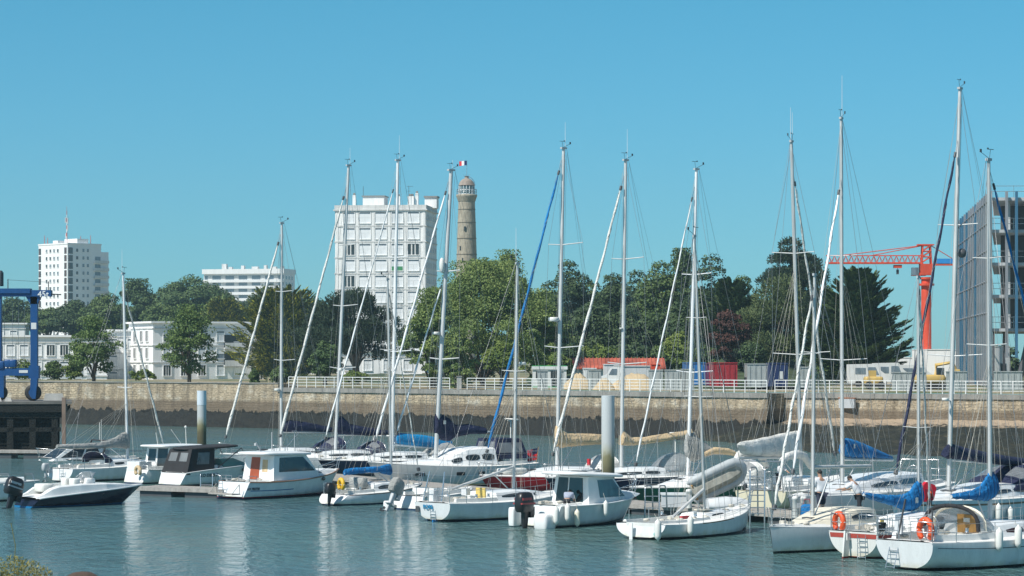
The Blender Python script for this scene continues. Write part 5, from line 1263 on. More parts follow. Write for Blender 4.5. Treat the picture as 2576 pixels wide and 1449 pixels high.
def person(label, loc, rz, joints, edges, rad, skin, clothes, hair=None, head=None):
    # joints: name -> point; one skinned body, clothing as looser skins over the same bones
    t = thing('person', label, 'person', loc, rz)
    def skinmesh(name, names, es, rr, mat, grow=0.0):
        me = bpy.data.meshes.new(name); idx = {n_: i for i, n_ in enumerate(names)}
        me.from_pydata([joints[n_] for n_ in names], [(idx[a], idx[b_]) for a, b_ in es], []); o = bpy.data.objects.new(name+'_tmp', me); C.objects.link(o)
        md = o.modifiers.new('s', 'SKIN'); md.use_smooth_shade = True; sb = o.modifiers.new('u', 'SUBSURF'); sb.levels = 2
        if not me.skin_vertices: me.skin_vertices.new() if hasattr(me.skin_vertices, 'new') else None
        for n_, i in idx.items():
            sv = me.skin_vertices[0].data[i]; r_ = rr[n_]; r_ = r_ if isinstance(r_, tuple) else (r_, r_); sv.radius = (r_[0]+grow, r_[1]+grow); sv.use_root = (n_ == names[0])
        bpy.context.view_layer.update(); m2 = bpy.data.meshes.new_from_object(o.evaluated_get(bpy.context.evaluated_depsgraph_get()))
        bpy.data.objects.remove(o); m2.name = name; m2.materials.clear(); m2.materials.append(mat); return link(name, m2, t)
    body = skinmesh('body', list(joints), edges, rad, skin)
    for (nm, names, mat, grow) in clothes: skinmesh(nm, names, [e for e in edges if e[0] in names and e[1] in names], rad, mat, grow)
    hd = Vector(joints['head']); nk = Vector(joints['neck']); up = (hd-nk).normalized(); fw = Vector(head or (0, 1, 0)).normalized()
    mb = MB(); mb.ell(hd+up*.04-fw*.012, (.088, .10, .095), 12, 8); mb.build('hair', hair or M('dark_hair', (.02, .015, .012), .7), t)
    f = MB(); sd = fw.cross(up).normalized()
    f.ell(hd+fw*.098-up*.01, (.014, .022, .02), 6, 4)
    f.build('nose', skin, t)
    e = MB()
    for q in (1, -1): e.ell(hd+fw*.085+sd*.032*q+up*.02, (.012, .012, .008), 6, 4)
    e.build('eyes', DGREY, t); e = MB()
    for q in (1, -1): e.ell(hd+sd*.086*q, (.018, .018, .03), 6, 4)
    e.build('ears', skin, t); MB().ell(hd+fw*.086-up*.045, (.022, .010, .007), 6, 4).build('mouth', M('lips', (.35, .12, .10), .6), t)
    return t
# ------------------------------------------------------------------ pontoons
def pontoon(name, label, pts, w, z=.45, cat='pontoon'):
    t = thing(name, label, cat, (pts[0][0], pts[0][1], 0)); o = Vector((pts[0][0], pts[0][1], 0))
    dk = MB(); fl = MB(); ed = MB()
    for a, b_ in zip(pts, pts[1:]):
        a, b_ = Vector((a[0], a[1], 0))-o, Vector((b_[0], b_[1], 0))-o; d = b_-a; L = d.length; rz = math.atan2(d.y, d.x); u = d/L; n_ = Vector((-u.y, u.x, 0)); k = int(L/.30)
        for i in range(k): dk.box(a+u*(L*(i+.5)/k)+n_*w/2+Vector((0, 0, z-.03)), (L/k-.03, w-.1, .05+.004*(i % 3)), rz=rz)
        for q in (0, w): ed.box(a+u*L/2+n_*q+Vector((0, 0, z-.08)), (L, .09, .18), rz=rz)
        m_ = max(2, int(L/3))
        for i in range(m_): fl.box(a+u*(L*(i+.5)/m_)+n_*w/2+Vector((0, 0, .05)), (L/m_*.7, w*.9, .5), rz=rz)
    dk.build('planks', PLANK, t); ed.build('edge_beam', WOODL if False else PLANK, t); fl.build('float', DGREY, t); return t
q = lambda px, Y: (xat(px, Y), Y)
pontoon('pontoon', 'long grey planked pontoon running behind the front row of boats', [q(560, 153), q(850, 139), q(1560, 114.8), q(1905, 108.6), q(2200, 103.5)], 2.0)
fp = pontoon('pontoon', 'short pontoon with a steel ladder between the runabout and the brown doored boat', [q(332, 129.5), q(560, 126.8)], 1.9)
mb = MB()
for x in (3.45, 4.05): mb.path([(x, .1, 1.05), (x, -.05, 1.12), (x, -.12, .95), (x, -.12, -.35)], .028, 6)
for k in range(5): mb.tube((3.45, -.12, .25-.17*k+.3), (4.05, -.12, .25-.17*k+.3), .022)
mb.build('ladder', STEEL, fp)
mb = MB(); mb.path([(4.4, .2, .5), (4.4, .2, 1.0), (4.1, .8, 1.05), (4.0, 1.6, 1.0), (4.0, 1.6, .5)], .03, 6); mb.build('handrail', STEEL, fp)
pontoon('pontoon', 'weathered floating boom at the foot of the dark hoist pier', [q(-60, 177), q(146, 176)], 1.4, .55)
def pedestal(label, px, yb, h, w=.32, two=True):
    g = G(px, yb, .45); t = thing('service_pedestal', label, 'pedestal', g)
    for k in ((-1, 1) if two else (0,)):
        mb = MB(); mb.loft([[(k*.17+r*cos(a), r*sin(a), z) for a in [i*pi/6 for i in range(12)]] for r, z in ((.13, 0), (.13, h-.12), (.15, h-.1), (.12, h), (.02, h+.03))]); mb.build('column', FENDW, t)
    MB().bb(-.12, .12, -.15, -.12, h*.45, h*.7).build('socket_panel', GREYP, t)
pedestal('twin white service pedestal on the pontoon behind the cream sloop', 2011, 1302, .85)
pedestal('single white service post beside the grey locker on the pontoon', 1733, 1278, .80, two=False)
g = G(1696, 1276, .45); t = thing('dock_locker', 'grey dock locker with a white lid on the pontoon behind the open white sloop', 'locker', g)
MB().bb(-.52, .52, 0, .8, 0, .52).build('box', LGREY, t); MB().bb(-.56, .56, -.04, .84, .52, .60).build('lid', WHITE, t)
def dockladder(label, px, yb, h, n_=3):
    g = G(px, yb, .45); t = thing('dock_handrail', label, 'handrail', g); mb = MB()
    for k in range(2): x = -.3+.6*k; mb.path([(x, 0, -.5), (x, 0, h-.15), (x+.05, 0, h), (x+.25, .1, h), (x+.32, .2, h-.15), (x+.36, .3, 0)], .035, 6)
    for k in range(n_): mb.tube((-.3, 0, .1+.25*k), (.3, 0, .1+.25*k), .022)
    mb.build('rails', STEEL, t)
dockladder('bent steel handrails on the pontoon in front of the green hull', 1640, 1284, 1.05)
dockladder('steel boarding ladder frame on the pontoon beside the bow of the open white sloop', 1905, 1298, 2.0, 7)
# ------------------------------------------------------------------ hull paints
HW = hullmat('hull_white', (.78, .79, .79), [(.05, AF_DARK), (.10, (.10, .12, .16))])
HWB = hullmat('hull_white_blue_foot', (.78, .79, .79), [(.07, AF_BLUE)]); HWR = hullmat('hull_white_red_foot', (.74, .77, .78), [(.07, AF_BLUE), (.12, (.30, .02, .05))])
HWK = hullmat('hull_white_black_foot', (.77, .78, .78), [(.08, AF_DARK)]); HCR = hullmat('hull_cream', (.76, .70, .52), [(.06, AF_DARK)])
HNAVY = hullmat('hull_navy', (.010, .018, .050), [(.06, (.35, .02, .02)), (.12, (.7, .7, .7))]); HRED = hullmat('hull_red', (.36, .012, .02), [(.06, AF_DARK), (.14, (.7, .7, .7))]); HGREEN = hullmat('hull_green', (.005, .085, .055), [(.06, (.2, .02, .02)), (.12, (.7, .7, .7))])
HGREY = hullmat('hull_pale_grey', (.56, .58, .57), [(.07, AF_DARK), (.15, (.55, .40, .15))]); HETAP = hullmat('hull_ivory', (.76, .76, .72), [(.06, AF_RED)]); HSPEED = hullmat('hull_black', (.010, .014, .034), [(.07, (.01, .16, .42))])
LETTER = M('dark_lettering', (.05, .06, .08), .5); LBLUE = M('blue_lettering', (.01, .22, .42), .5)
def sidetext(b, txt, px_, row, size, mat=None, q=None, name='lettering'):
    side = b.side; t_ = b.t(px_)
    for _ in range(6):
        yy = side*b.b(t_/b.L); k = (px_-HX)/F; t_ = (k*(b.Y0+yy*b.c)-(b.X0-yy*b.s))/(b.c-k*b.s)
    w = b.world((t_, yy, 0)); z = H-(row-HY)*w.y/F; u = t_/b.L; zs = b.zs(u); q = min(.9, max(0, (zs-z)/(zs+.3)))
    p0 = b.sect(u, q); p1 = b.sect(min(1, u+.12), q); pu = b.sect(u, max(0, q-.12))
    y0, y1 = side*p0[1], side*p1[1]; ex = Vector((p1[0]-p0[0], y1-y0, 0)); ey = Vector((pu[0]-p0[0], side*(pu[1]-p0[1]), pu[2]-p0[2]))
    if side > 0: ex = -ex
    m_ = frame_m((p0[0], y0+side*.022, z), ex, ey); return text_part(name, txt, size, mat or LETTER, b.hull, m_, bold=.004)
# ================================================================== front row, left to right
# small boat cut by the left edge
b = Boat('motorboat', 'white open boat with low chrome rails cut off by the left edge, lettered LOR', 'motorboat', -150, 1262, 99, 12, B=2.0, fs=.85, fm=.88, fb=.95, kind='motor', hull=HW, cock=(.1, .8), rail=GREYP, brake=.3)
for (x, w) in ((2.9, .8), (4.2, .5)):
    mb = MB()
    for y in (-.8, .8): mb.path([(x-w/2, y, .9), (x-w/2+.08, y, 1.28), (x+w/2-.08, y, 1.28), (x+w/2, y, .9)], .02, 6)
    mb.each('grab_rail', STEEL, b.root)
sidetext(b, 'LOR', 39, 1224, .24); b.fit([('h', (3.7, 0, 1.05), (.5, 1.2, .16))], 'seat', WHITE)
# black and white runabout
b = Boat('runabout', 'black hulled runabout with swooping white topsides and a big black outboard, at the left front', 'runabout', 56, 1277, 356, 40, B=2.1, fs=.42, fm=.66, fb=.86, kind='motor', hull=HSPEED, brake=1.1, tw=.92, deck=True, toe=False, um=.35, rail=WHITE)
L = b.L
def hb(u): return b.b(u)-.03
st = [(u*L, hb(u), hb(u)*.93, h) for u, h in ((.03, .05), (.10, .18), (.16, .38), (.22, .46), (.40, .44), (.62, .33), (.80, .18), (.93, .05))]
rings = []
for (t_, wb, wt, h) in st:
    z0 = b.zs(t_/L)-.005; w2 = wt*.70; zi = z0+.06 if t_ < .64*L else z0+h*1.05
    rings.append([(t_, y, z) for y, z in ((wb, z0), (wt, z0+h*.86), (wt*.93, z0+h), (w2, z0+h), (w2*.97, zi), (0, zi+.0), (-w2*.97, zi), (-w2, z0+h), (-wt*.93, z0+h), (-wt, z0+h*.86), (-wb, z0))])
mb = MB(); mb.loft(rings, closed=False, sm=False); mb.build('topside_moulding', WHITE, b.root)
mb = MB(); mb.rbox((1.3, .3, .88), (.7, .9, .36), e=.5); mb.rbox((2.55, -.35, 1.08), (.4, .5, .42), e=.5); mb.rbox((2.55, .4, 1.08), (.4, .5, .42), e=.5); mb.each('seat', FENDW, b.root)
mb = MB(); mb.rbox((3.3, -.3, 1.08), (.55, .6, .4), e=.4); mb.rbox((3.3, .45, 1.06), (.5, .5, .38), e=.4); mb.each('console', WHITE, b.root)
b.wheel(3.0, -.25, 1.25, .17)
mb = MB(); mb.path([(3.25, -.65, 1.3), (3.55, -.55, 1.52), (3.6, 0, 1.56), (3.55, .6, 1.52), (3.25, .7, 1.3)], .02, 6); mb.build('windscreen_frame', STEEL, b.root)
MB().add([(3.28, -.65, 1.2), (3.62, -.05, 1.22), (3.6, 0, 1.54), (3.5, -.58, 1.48)], [(0, 1, 2, 3)]).add([(3.28, .68, 1.2), (3.62, .05, 1.22), (3.6, 0, 1.54), (3.5, .6, 1.48)], [(3, 2, 1, 0)]).build('windscreen', CLEARV, b.root)
b.outboard(-.12, .0, .62, BLACK, 1.35, .32, capcol=GREYP); b.gear(3, 3, .3, .6)
# pilothouse boat behind the pontoon, and black canopied cruiser
b = Boat('motorboat', 'white pilothouse boat with flat roof and rear door, behind the black canopied cruiser', 'motorboat', 334, 1217, 545, 50, B=2.5, fs=.78, fm=.8, fb=1.2, kind='motor', hull=HWB, cock=(.04, .35), rail=GREYP, um=.3)
o = b.house('pilothouse', (1.75, 4.6, 1.0, .78), (1.9, 4.0, .92, 1.98), panes=[('aft', rect(.50, .92, .06, .93), DARKW, 'door'), ('aft', rect(.10, .42, .35, .9)), ('star', rect(.15, .55, .45, .88)), ('star', [(.6, .45), (.9, .45), (.86, .88), (.6, .88)]), ('front', rect(.06, .94, .35, .9))])
mb = MB(); mb.rbox((2.85, 0, 2.03), (3.2, 2.25, .12), e=.35); mb.build('roof', WHITE, b.root)
mb = MB(); mb.tube((2.3, .5, 2.05), (2.15, .5, 2.75), .018); mb.tube((3.6, -.4, 2.05), (3.55, -.4, 3.0), .02); mb.ell((3.55, -.4, 3.05), (.07, .07, .08)); mb.tube((3.9, .3, 2.05), (3.1, .3, 2.9), .015); mb.each('aerial', FENDW, b.root)
b.fit([('h', (.75, .3, .95), (.9, 1.0, .5))], 'engine_box', WHITE); horseshoe('small tan horseshoe buoy on the stern of the pilothouse boat', b.world((-.12, -.55, .72)), b.phi-pi/2, TANC, .20); b.pushpit(.45); b.gear(5, 4, .05, .3)
b = Boat('cruiser', 'white cruiser wrapped in a black canvas canopy with a raked green tinted windscreen', 'cruiser', 424, 1223, 640, 46, B=2.5, fs=.70, fm=.92, fb=1.05, kind='motor', hull=HW, rail=LGREY, um=.35, cock=(.05, .45), tw=.85, stripe=(LGREY,))
o = b.house('canopy', (.35, 2.35, 1.12, .62), (.85, 2.5, .95, 1.98), BLKC, panes=[('aft', rect(.12, .44, .52, .86), CLEARV), ('aft', rect(.56, .88, .52, .86), CLEARV), ('star', rect(.30, .78, .40, .86), CLEARV)])
mb = MB(); mb.rbox((2.55, 0, 2.03), (3.7, 2.05, .13), e=.5, crown=.08, ry=-.03); mb.build('bimini', BLKC, b.root)
mb = MB()
for sd in (1, -1): mb.tube((4.3, sd*.95, 1.98), (2.5, sd*1.12, .95), .022); mb.tube((4.3, sd*.95, 1.98), (4.5, sd*.95, 1.6), .018)
mb.build('bimini_frame', BLKC, b.root)
b.house('windscreen', (3.0, 5.1, 1.02, .98), (2.9, 3.9, .85, 1.42), M('green_tinted_glass', (.10, .26, .22), .08, alpha=.75))
b.cabin([(2.9, 1.0, .9, .10), (4.2, .92, .8, .14), (5.6, .5, .4, .03)]); b.pulpit(.4, .75); sidetext(b, 'LO D26358', 505, 1200, .24)
mb = MB(); mb.ell((b.t(585), -b.b(.7)-.02, .78), (.22, .03, .12), 12, 6); mb.build('porthole', GLASSD, b.root)
# fishing boat with varnished door
b = Boat('motorboat', 'white fishing cruiser with a varnished red brown door and a red waterline, front row left', 'motorboat', 577, 1256, 851, 50, B=2.65, fs=.84, fm=.86, fb=1.22, kind='motor', hull=HWR, cock=(.03, .26), rail=M('brown_rail', (.30, .16, .10), .6), um=.35, tw=.80, brake=.9, coam=.05)
o = b.house('wheelhouse', (1.95, 5.45, 1.10, .86), (2.1, 4.45, .98, 2.08), panes=[('aft', rect(.22, .52, .02, .93), DOORW, 'door'), ('aft', rect(.57, .84, .28, .90), WHITE, 'window_frame', .02), ('aft', rect(.62, .80, .34, .84), TANC, 'window', .03), ('star', [(.12, .34), (.97, .34), (.86, .92), (.16, .92)]), ('port', [(.12, .34), (.97, .34), (.86, .92), (.16, .92)]), ('front', rect(.06, .94, .30, .92))])
mb = MB(); mb.rbox((3.1, 0, 2.16), (3.5, 2.3, .16), e=.35, crown=.06, ry=.02); mb.build('roof', WHITE, b.root)
mb = MB(); mb.tube((2.6, .4, 2.2), (2.2, .4, 2.7), .025); mb.tube((4.0, -.5, 2.2), (4.0, -.5, 3.25), .016); mb.box((4.0, -.5, 3.26), (.3, .05, .02)); mb.tube((3.4, .5, 2.0), (3.4, .5, 3.2), .02); mb.box((2.18, .4, 2.62), (.1, .12, .12)); mb.each('aerial', GREYP, b.root)
b.cabin([(4.9, 1.0, .85, .30), (6.2, .72, .55, .22), (7.3, .3, .2, .03)], win=((5.2, 5.7, .3, .75),)); b.pulpit(.55, .66); b.pushpit(.30, .08)
mb = MB(); mb.box((-.35, 0, .28), (.55, 1.7, .05)); 
for y in (-.8, .8): mb.tube((-.1, y, .3), (-.1, y, .75), .018); mb.tube((-.6, y, .3), (-.1, y, .75), .016)
mb.build('swim_platform', PLANK, b.root); b.ladder(-.08, .55, .1, .9, .3, 4)
MB().bb(2.0, 3.6, -b.b(.3)-.03, -b.b(.3)-.0, .55, .60).build('pinstripe', LBLUE, b.root) if False else b.cove(M('blue_stripe', (.04, .14, .32), .5), .34, .38, .04, .42)
sidetext(b, 'LO 782758', 617, 1234, .16); mb = MB(); mb.ell((0, 0, 0), (.20, .03, .10), 12, 6); o = mb.build('porthole', GLASSD, b.root); u = .72; o.location = (u*b.L, -b.b(u)*.97-.01, .84); o.rotation_euler = (0, 0, R(14)); b.gear(2, 5, .05, .9)
# small sloop with blue cover and yellow horseshoe
b = Boat('sailboat', 'small white sloop with a bright blue boom cover and a yellow horseshoe on its stern', 'sailboat', 820, 1272, 1062, 50, B=2.5, fs=.50, fm=.58, fb=.78, hull=HWB, cock=(.08, .36), srake=.62, tw=.68, coam=.14)
b.cabin([(2.5, .85, .72, .34), (3.1, .86, .70, .40), (4.4, .70, .56, .30), (5.4, .40, .30, .05)], win=((2.75, 4.3, .28, .74),))
b.rig(985, 975, 705, 8, [(880, 20)], fore=(725, OFFW, 3.5), boom=(1186, 866, 1188), cover=(BLUEC, [(866, 1180, 1196), (885, 1177, 1194), (920, 1175, 1190), (955, 1173, 1190), (972, 1168, 1194), (984, 1167, 1195)], .13), ant=(), backstay=False)
b.lines(.1, .9, 5, .5); b.pulpit(.5); b.pushpit(.5); b.gear(1, 6); b.fit([('w', (1.6, .7, .72)), ('w', (1.6, -.7, .72)), ('h', (3.4, 0, 1.08), (.5, .45, .04)), ('h', (2.45, 0, .9), (.06, .5, .45))])
b.cove(M('brown_rail', (.3, .16, .1)), .01, .05); b.outboard(.05, -.45, .62, BLACK, .85, .15); horseshoe('bright yellow horseshoe buoy on the stern rail of the small blue covered sloop', b.world((.45, -.55, .98)), b.phi-pi/2-.3, YELLOW, .22)
mb = MB(); mb.rbox((2.2, .0, 1.0), (.5, 1.0, .5), e=.6); mb.build('folded_hood', GREYC, b.root)
# small white boat with covered engine
b = Boat('motorboat', 'small white open boat with a grey covered outboard tucked behind the sloop named POPS', 'motorboat', 1018, 1283, 1185, 50, B=2.0, fs=.62, fm=.62, fb=.85, kind='motor', hull=HWB, cock=(.1, .8), rail=GREYP, tw=.9, stripe=(DGREY,))
b.outboard(-.2, .15, .72, GREYP, 1.15, .55, cover=GREYC); b.gear(8, 4, .1, .8); b.fit([('h', (1.5, 0, .8), (.5, 1.3, .3))], 'seat', WHITE)
mb = MB(); mb.rbox((-.25, .75, .18), (.5, .35, .45), e=.5); mb.build('engine_bracket', WHITE, b.root)
# the sloop POPS
b = Boat('sailboat', 'white sloop named POPS with a rounded stern, drooping boom and yellow hatch board', 'sailboat', 1092, 1312, 1425, 47, B=3.0, fs=.80, fm=.78, fb=1.02, hull=hullmat('hull_pops', (.76, .78, .78), [(.05, AF_BLUE), (.10, (.06, .06, .06))]), cock=(.07, .34), srake=-.12, tw=.70, coam=.16)
L = b.L
b.cabin([(2.9, 1.02, .86, .38), (4.2, 1.0, .80, .40), (5.4, .85, .62, .30), (6.9, .45, .30, .04)], win=((3.2, 6.0, .34, .72),))
b.rig(1292, 1302, 665, 11, [(934, 30)], fore=(672, WIRE, 1.2), boom=(1175, 1135, 1231), ant=(1.5,), radar=(1314, 914, 18))
b.lines(.1, .9, 6, .58); b.pulpit(.6); b.pushpit(.62); b.gear(4, 8)
MB().box((2.86, .0, 1.05), (.05, .55, .55)).build('hatch_board', BRIGHTY, b.root); b.fit([('w', (1.7, .85, .98)), ('w', (1.7, -.85, .98)), ('w', (2.5, -.8, .98)), ('h', (.35, .35, 1.05), (.35, .3, .5)), ('h', (2.5, .55, 1.15), (.25, .3, .3))], mat=LGREY)
mtr = frame_m((-.125, .52, .53), (0, -1, 0), (-.15, 0, 1)); text_part('lettering', 'POPS', .25, LBLUE, b.root, mtr, bold=.008)
b.ladder(-.06, .0, .05, .50, .30, 4); MB().box((-.14, .86, .50), (.02, .22, .26)).build('vent', DGREY, b.root)
mb = MB()
for y in (-.35, .75): mb.tube((.1, y, .85), (.35, y*.8, 2.1), .035)
mb.each('boom_crutch', STEEL, b.root); mb = MB(); mb.box((-.05, -.1, -.02), (.3, .06, .22)); mb.box((.6, .75, .0), (.5, .05, .12)); mb.build('rudder_top', BLUEC, b.root)
fender('small white fender hanging off the quarter of the sloop named POPS', b, 1352, 1288, .9)
# pilothouse motorboat with outboard
A5 = b = Boat('motorboat', 'white wheelhouse motorboat with a domed roof, black outboard and three stern fenders, front row centre', 'motorboat', 1345, 1326, 1596, 46, B=2.75, fs=.88, fm=.90, fb=1.15, kind='motor', hull=hullmat('hull_wheelhouse', (.70, .75, .76), [(.05, AF_DARK)]), cock=(.03, .30), rail=WHITE, um=.35, tw=.85, brake=.75, coam=.05)
o = b.house('wheelhouse', (2.15, 4.75, 1.06, .88), (2.25, 3.85, .90, 2.02), panes=[('aft', rect(.10, .40, .0, .94), DARKW, 'door'), ('aft', rect(.44, .84, .0, .94), GLASSD, 'doorway'), ('star', [(.30, .22), (.98, .22), (.93, .86), (.34, .86)], GLASSL), ('port', [(.30, .22), (.98, .22), (.93, .86), (.34, .86)], GLASSL), ('front', rect(.08, .92, .25, .88), GLASSL)])
mb = MB(); mb.rbox((2.9, 0, 2.06), (3.5, 2.3, .15), e=.5, crown=.12, ry=.06); mb.build('roof', WHITE, b.root); MB().box((2.9, 0, 2.24), (1.2, 1.0, .03), ry=.06).build('roof_hatch', LGREY, b.root)
b.cabin([(4.3, 1.02, .85, .28), (5.4, .78, .6, .2), (6.1, .4, .3, .03)]); b.pulpit(.55, .62)
b.outboard(-.35, -.12, .80, BLACK, 1.3, .0, capcol=M('engine_red', (.35, .05, .05), .5)); mb = MB(); mb.rbox((-.3, -.85, .28), (.7, .75, .62), e=.4); mb.rbox((-.3, .85, .42), (.5, .34, .75), e=.4); mb.each('swim_platform', WHITE, b.root)
b.cove(DGREY, .66, .70, .03, .95); mb = MB(); mb.tube((2.4, .7, 2.1), (2.35, .7, 4.3), .012, .008, 4); mb.tube((3.6, -.5, 2.05), (3.6, -.5, 3.6), .012, .01, 4); mb.each('aerial', FENDW, b.root); b.gear(11, 3, .05, .3)
fender('first white fender at the stern quarter of the wheelhouse motorboat', b, 1399, 1297, 1.15); fender('second white fender beside the first on the wheelhouse motorboat', b, 1428, 1290, 1.15); fender('long pale fender third from the stern of the wheelhouse motorboat', b, 1452, 1303, 1.1, CREAM); fender('white fender near the bow of the wheelhouse motorboat', b, 1524, 1279, 1.0)
# open white sloop with open transom
b = Boat('sailboat', 'open transomed white racing sloop with a slanting bare boom and two fenders', 'sailboat', 1608, 1357, 1888, 51, B=2.75, fs=.60, fm=.62, fb=1.0, hull=HWK, cock=(.0, .45), srake=.10, tw=.84, coam=.10, cdepth=.28, brake=.35)
b.cabin([(3.6, .72, .55, .22), (5.0, .62, .45, .18), (6.2, .35, .25, .03)], win=((4.0, 4.9, .3, .7),))
b.rig(1773, 1747, 597, 9, [(999, 34), (800, 24)], fore=(640, WIRE, 1.2), boom=(1232, 1692, 1301), ant=(), backstay=True)
b.lines(.12, .9, 5, .5, 1); b.pulpit(.5); b.gear(9, 10); b.fit([('w', (2.6, .8, .8)), ('w', (2.6, -.8, .8)), ('h', (1.0, -.3, .55), (.5, .1, .1))]); b.cove(TEAK, .005, .04, .3, .6)
MB().box((2.3, -.5, .75), (.5, .14, .12)).build('winch_bag', RED, b.root); mb = MB(); mb.ell((.02, -.75, .22), (.012, .09, .09), 10, 6); mb.build('round_sticker', M('teal_sticker', (.0, .4, .35), .5), b.root)
mb = MB(); mb.rbox((-.12, .30, .25), (.06, .16, .75), e=.4); mb.build('rudder', WHITE, b.root)
MB().box((4.2, -.1, .95), (.7, .5, .03)).build('yellow_hatch', CREAM, b.root)
fender('white fender at the stern of the open racing sloop', b, 1655, 1333, 1.25); fender('white fender amidships on the open racing sloop', b, 1737, 1322, 1.15)
# cream coachroofed sloop
b = Boat('sailboat', 'white sloop with a swelling cream coachroof and plumb bow pointing left', 'sailboat', 2225, 1362, 1936, 232, B=2.9, fs=.95, fm=.86, fb=1.0, hull=HWK, cock=(.06, .34), srake=.1, tw=.7, brake=.25)
b.cabin([(2.3, 1.05, .92, .52), (3.6, 1.1, .9, .56), (4.8, .95, .70, .36), (6.4, .5, .35, .05)], mat=CREAM, win=((2.5, 4.0, .34, .7),))
b.rig(2044, 2049, 694, 11, [(887, 34)], fore=(722, OFFW, 9), boom=(1175, 2190, 1172), ant=(), vane=0)
b.lines(.1, .9, 5, .55); b.pulpit(.6); b.gear(6, 6, .4, .9); b.fit([('h', (5.4, 0, 1.16), (.4, .4, .05))])
# ivory sloop with red stripe
b = Boat('sailboat', 'ivory sloop with red stern stripe, ladder and curved blue boom cover, lettered ETAP 2', 'sailboat', 2150, 1404, 2345, 45, B=2.7, fs=.92, fm=.9, fb=1.1, hull=HETAP, cock=(.07, .38), srake=-.1, tw=.78, cdepth=.4)
b.cove(M('stern_red', (.42, .07, .05), .5), .05, .19, 0, .98); z1, z2 = .70, .86
mb = MB()
for sd in (1, -1): pass
y1 = b.b(0)*.955; mb.add([(-.105, y1, z2), (-.105, -y1, z2), (-.085, -y1*.985, z1), (-.085, y1*.985, z1)], [(0, 3, 2, 1)]); mb.build('transom_stripe', M('stern_red'), b.root)
b.cabin([(2.5, .95, .8, .42), (3.6, .92, .74, .42), (5.0, .6, .45, .22), (6.0, .35, .2, .03)], win=((2.7, 4.3, .3, .7),))
b.rig(2311, 2310, 700, 9, [(1076, 30)], fore=(706, OFFW, 6), boom=(1262, 2172, 1243), cover=(BLUEC, [(2172, 1237, 1246), (2195, 1241, 1258), (2235, 1245, 1270), (2270, 1244, 1282), (2288, 1235, 1286), (2300, 1216, 1284), (2309, 1209, 1278), (2318, 1214, 1262)], .17, (2296, 1258)), ant=(), vane=0)
b.lines(.12, .9, 5, .55); b.pushpit(.6); b.gear(7, 9, .05, .4); b.ladder(-.16, -.42, -.15, .82, .34, 6); sidetext(b, 'ETAP 2', 2208, 1347, .19, OFFW)
mb = MB(); mb.box((-.25, .18, .42), (.30, .06, 1.05), ry=.12); mb.box((-.16, .18, .75), (.25, .16, .25)); mb.build('rudder', HETAP, b.root)
horseshoe('orange horseshoe buoy on the stern of the ivory sloop', b.world((.05, .72, 1.22)), b.phi-pi/2-.25, ORANGE, .26)
t = thing('bucket', 'black bucket hanging behind the ivory sloop beside the near right sloop', 'bucket', b.world((.25, -.95, .95))); MB().loft([[(r*cos(a), r*sin(a), z) for a in [i*pi/8 for i in range(16)]] for r, z in ((.13, 0), (.18, .32))]).build('pail', BLACK, t); MB().path([(.18*cos(a), 0, .32+.2*sin(a)) for a in [i*pi/8 for i in range(9)]], .008, 4).build('handle', STEEL, t)
MB().box((1.3, -.2, 1.15), (.2, .04, .35)).build('yellow_bag', BRIGHTY, b.root)
# near right sloop
A9 = b = Boat('sailboat', 'large white sloop at the right front with a stern ladder, wooden hatch and black sprayhood', 'sailboat', 2281, 1434, 2800, 42, B=3.5, fs=.95, fm=.95, fb=1.3, hull=HWK, cock=(.05, .33), srake=-.15, tw=.68, L=9.6, coam=.2, stripe=(DGREY, .17, .19))
b.cabin([(3.25, 1.15, .98, .45), (4.6, 1.15, .92, .46), (6.2, .95, .7, .32), (8.2, .5, .3, .04)], win=((3.9, 6.2, .3, .66),), wmat=M('brown_glass', (.05, .02, .018), .1))
b.rig(2491, 2487, 405, 15, [(869, 42), (650, 30)], fore=(430, BLUEC, 9, None, None), boom=(1252, 2392, 1250), cover=(BLUEC, [(2393, 1243, 1255), (2415, 1239, 1256), (2445, 1233, 1257), (2465, 1222, 1259), (2478, 1203, 1260), (2486, 1190, 1260), (2498, 1186, 1254), (2506, 1196, 1240)], .18), ant=(), thin=1)
b.lines(.1, .95, 6, .62); b.pushpit(.66); b.gear(12, 8, .05, .4); b.ladder(-.32, .45, .05, .85, .36, 6, ry=.25)
MB().box((3.2, .0, 1.38), (.06, .85, .62)).build('hatch_board', WOODL, b.root); MB().box((3.165, .02, 1.5), (.02, .26, .15)).build('notice', OFFW, b.root)
b.hood(3.7, 2.35, 1.12, .80, CLEARV, z0=1.2, win=False); rg = MB(); rg.path([(2.3-.0, 1.14*cos(a), 1.2+.82*max(0, sin(a))**.62) for a in [i*pi/14 for i in range(15)]], .07, 8); rg.build('hood_edge', BLKC, b.root)
rg = MB(); rg.path([(2.75, 1.08*cos(a), 1.2+.78*max(0, sin(a))**.62) for a in [i*pi/14 for i in range(15)]], .05, 8); rg.build('hood_edge', CREAM, b.root)
b.wheel(1.15, 0, 1.35, .42); b.fit([('w', (1.9, .98, 1.2)), ('w', (1.9, -.98, 1.2)), ('h', (.5, -.6, 1.25), (.3, .3, .4)), ('h', (.5, .75, 1.35), (.08, .3, .45))], mat=LGREY)
text_part('lettering', 'Dufresne', .13, LETTER, b.root, frame_m((-.16, -.25, .62), (0, -1, 0), (-.1, 0, 1))) if False else None
mb = MB(); mb.tube((.2, -.9, .95), (.2, -.9, 2.0), .03); mb.tube((.25, .6, .95), (.3, .3, 2.3), .035); mb.each('stern_post', DGREY, b.root)
horseshoe('large orange horseshoe buoy on the stern rail of the right front sloop', b.world((.12, -.68, 1.34)), b.phi-pi/2-.1, ORANGE, .30)
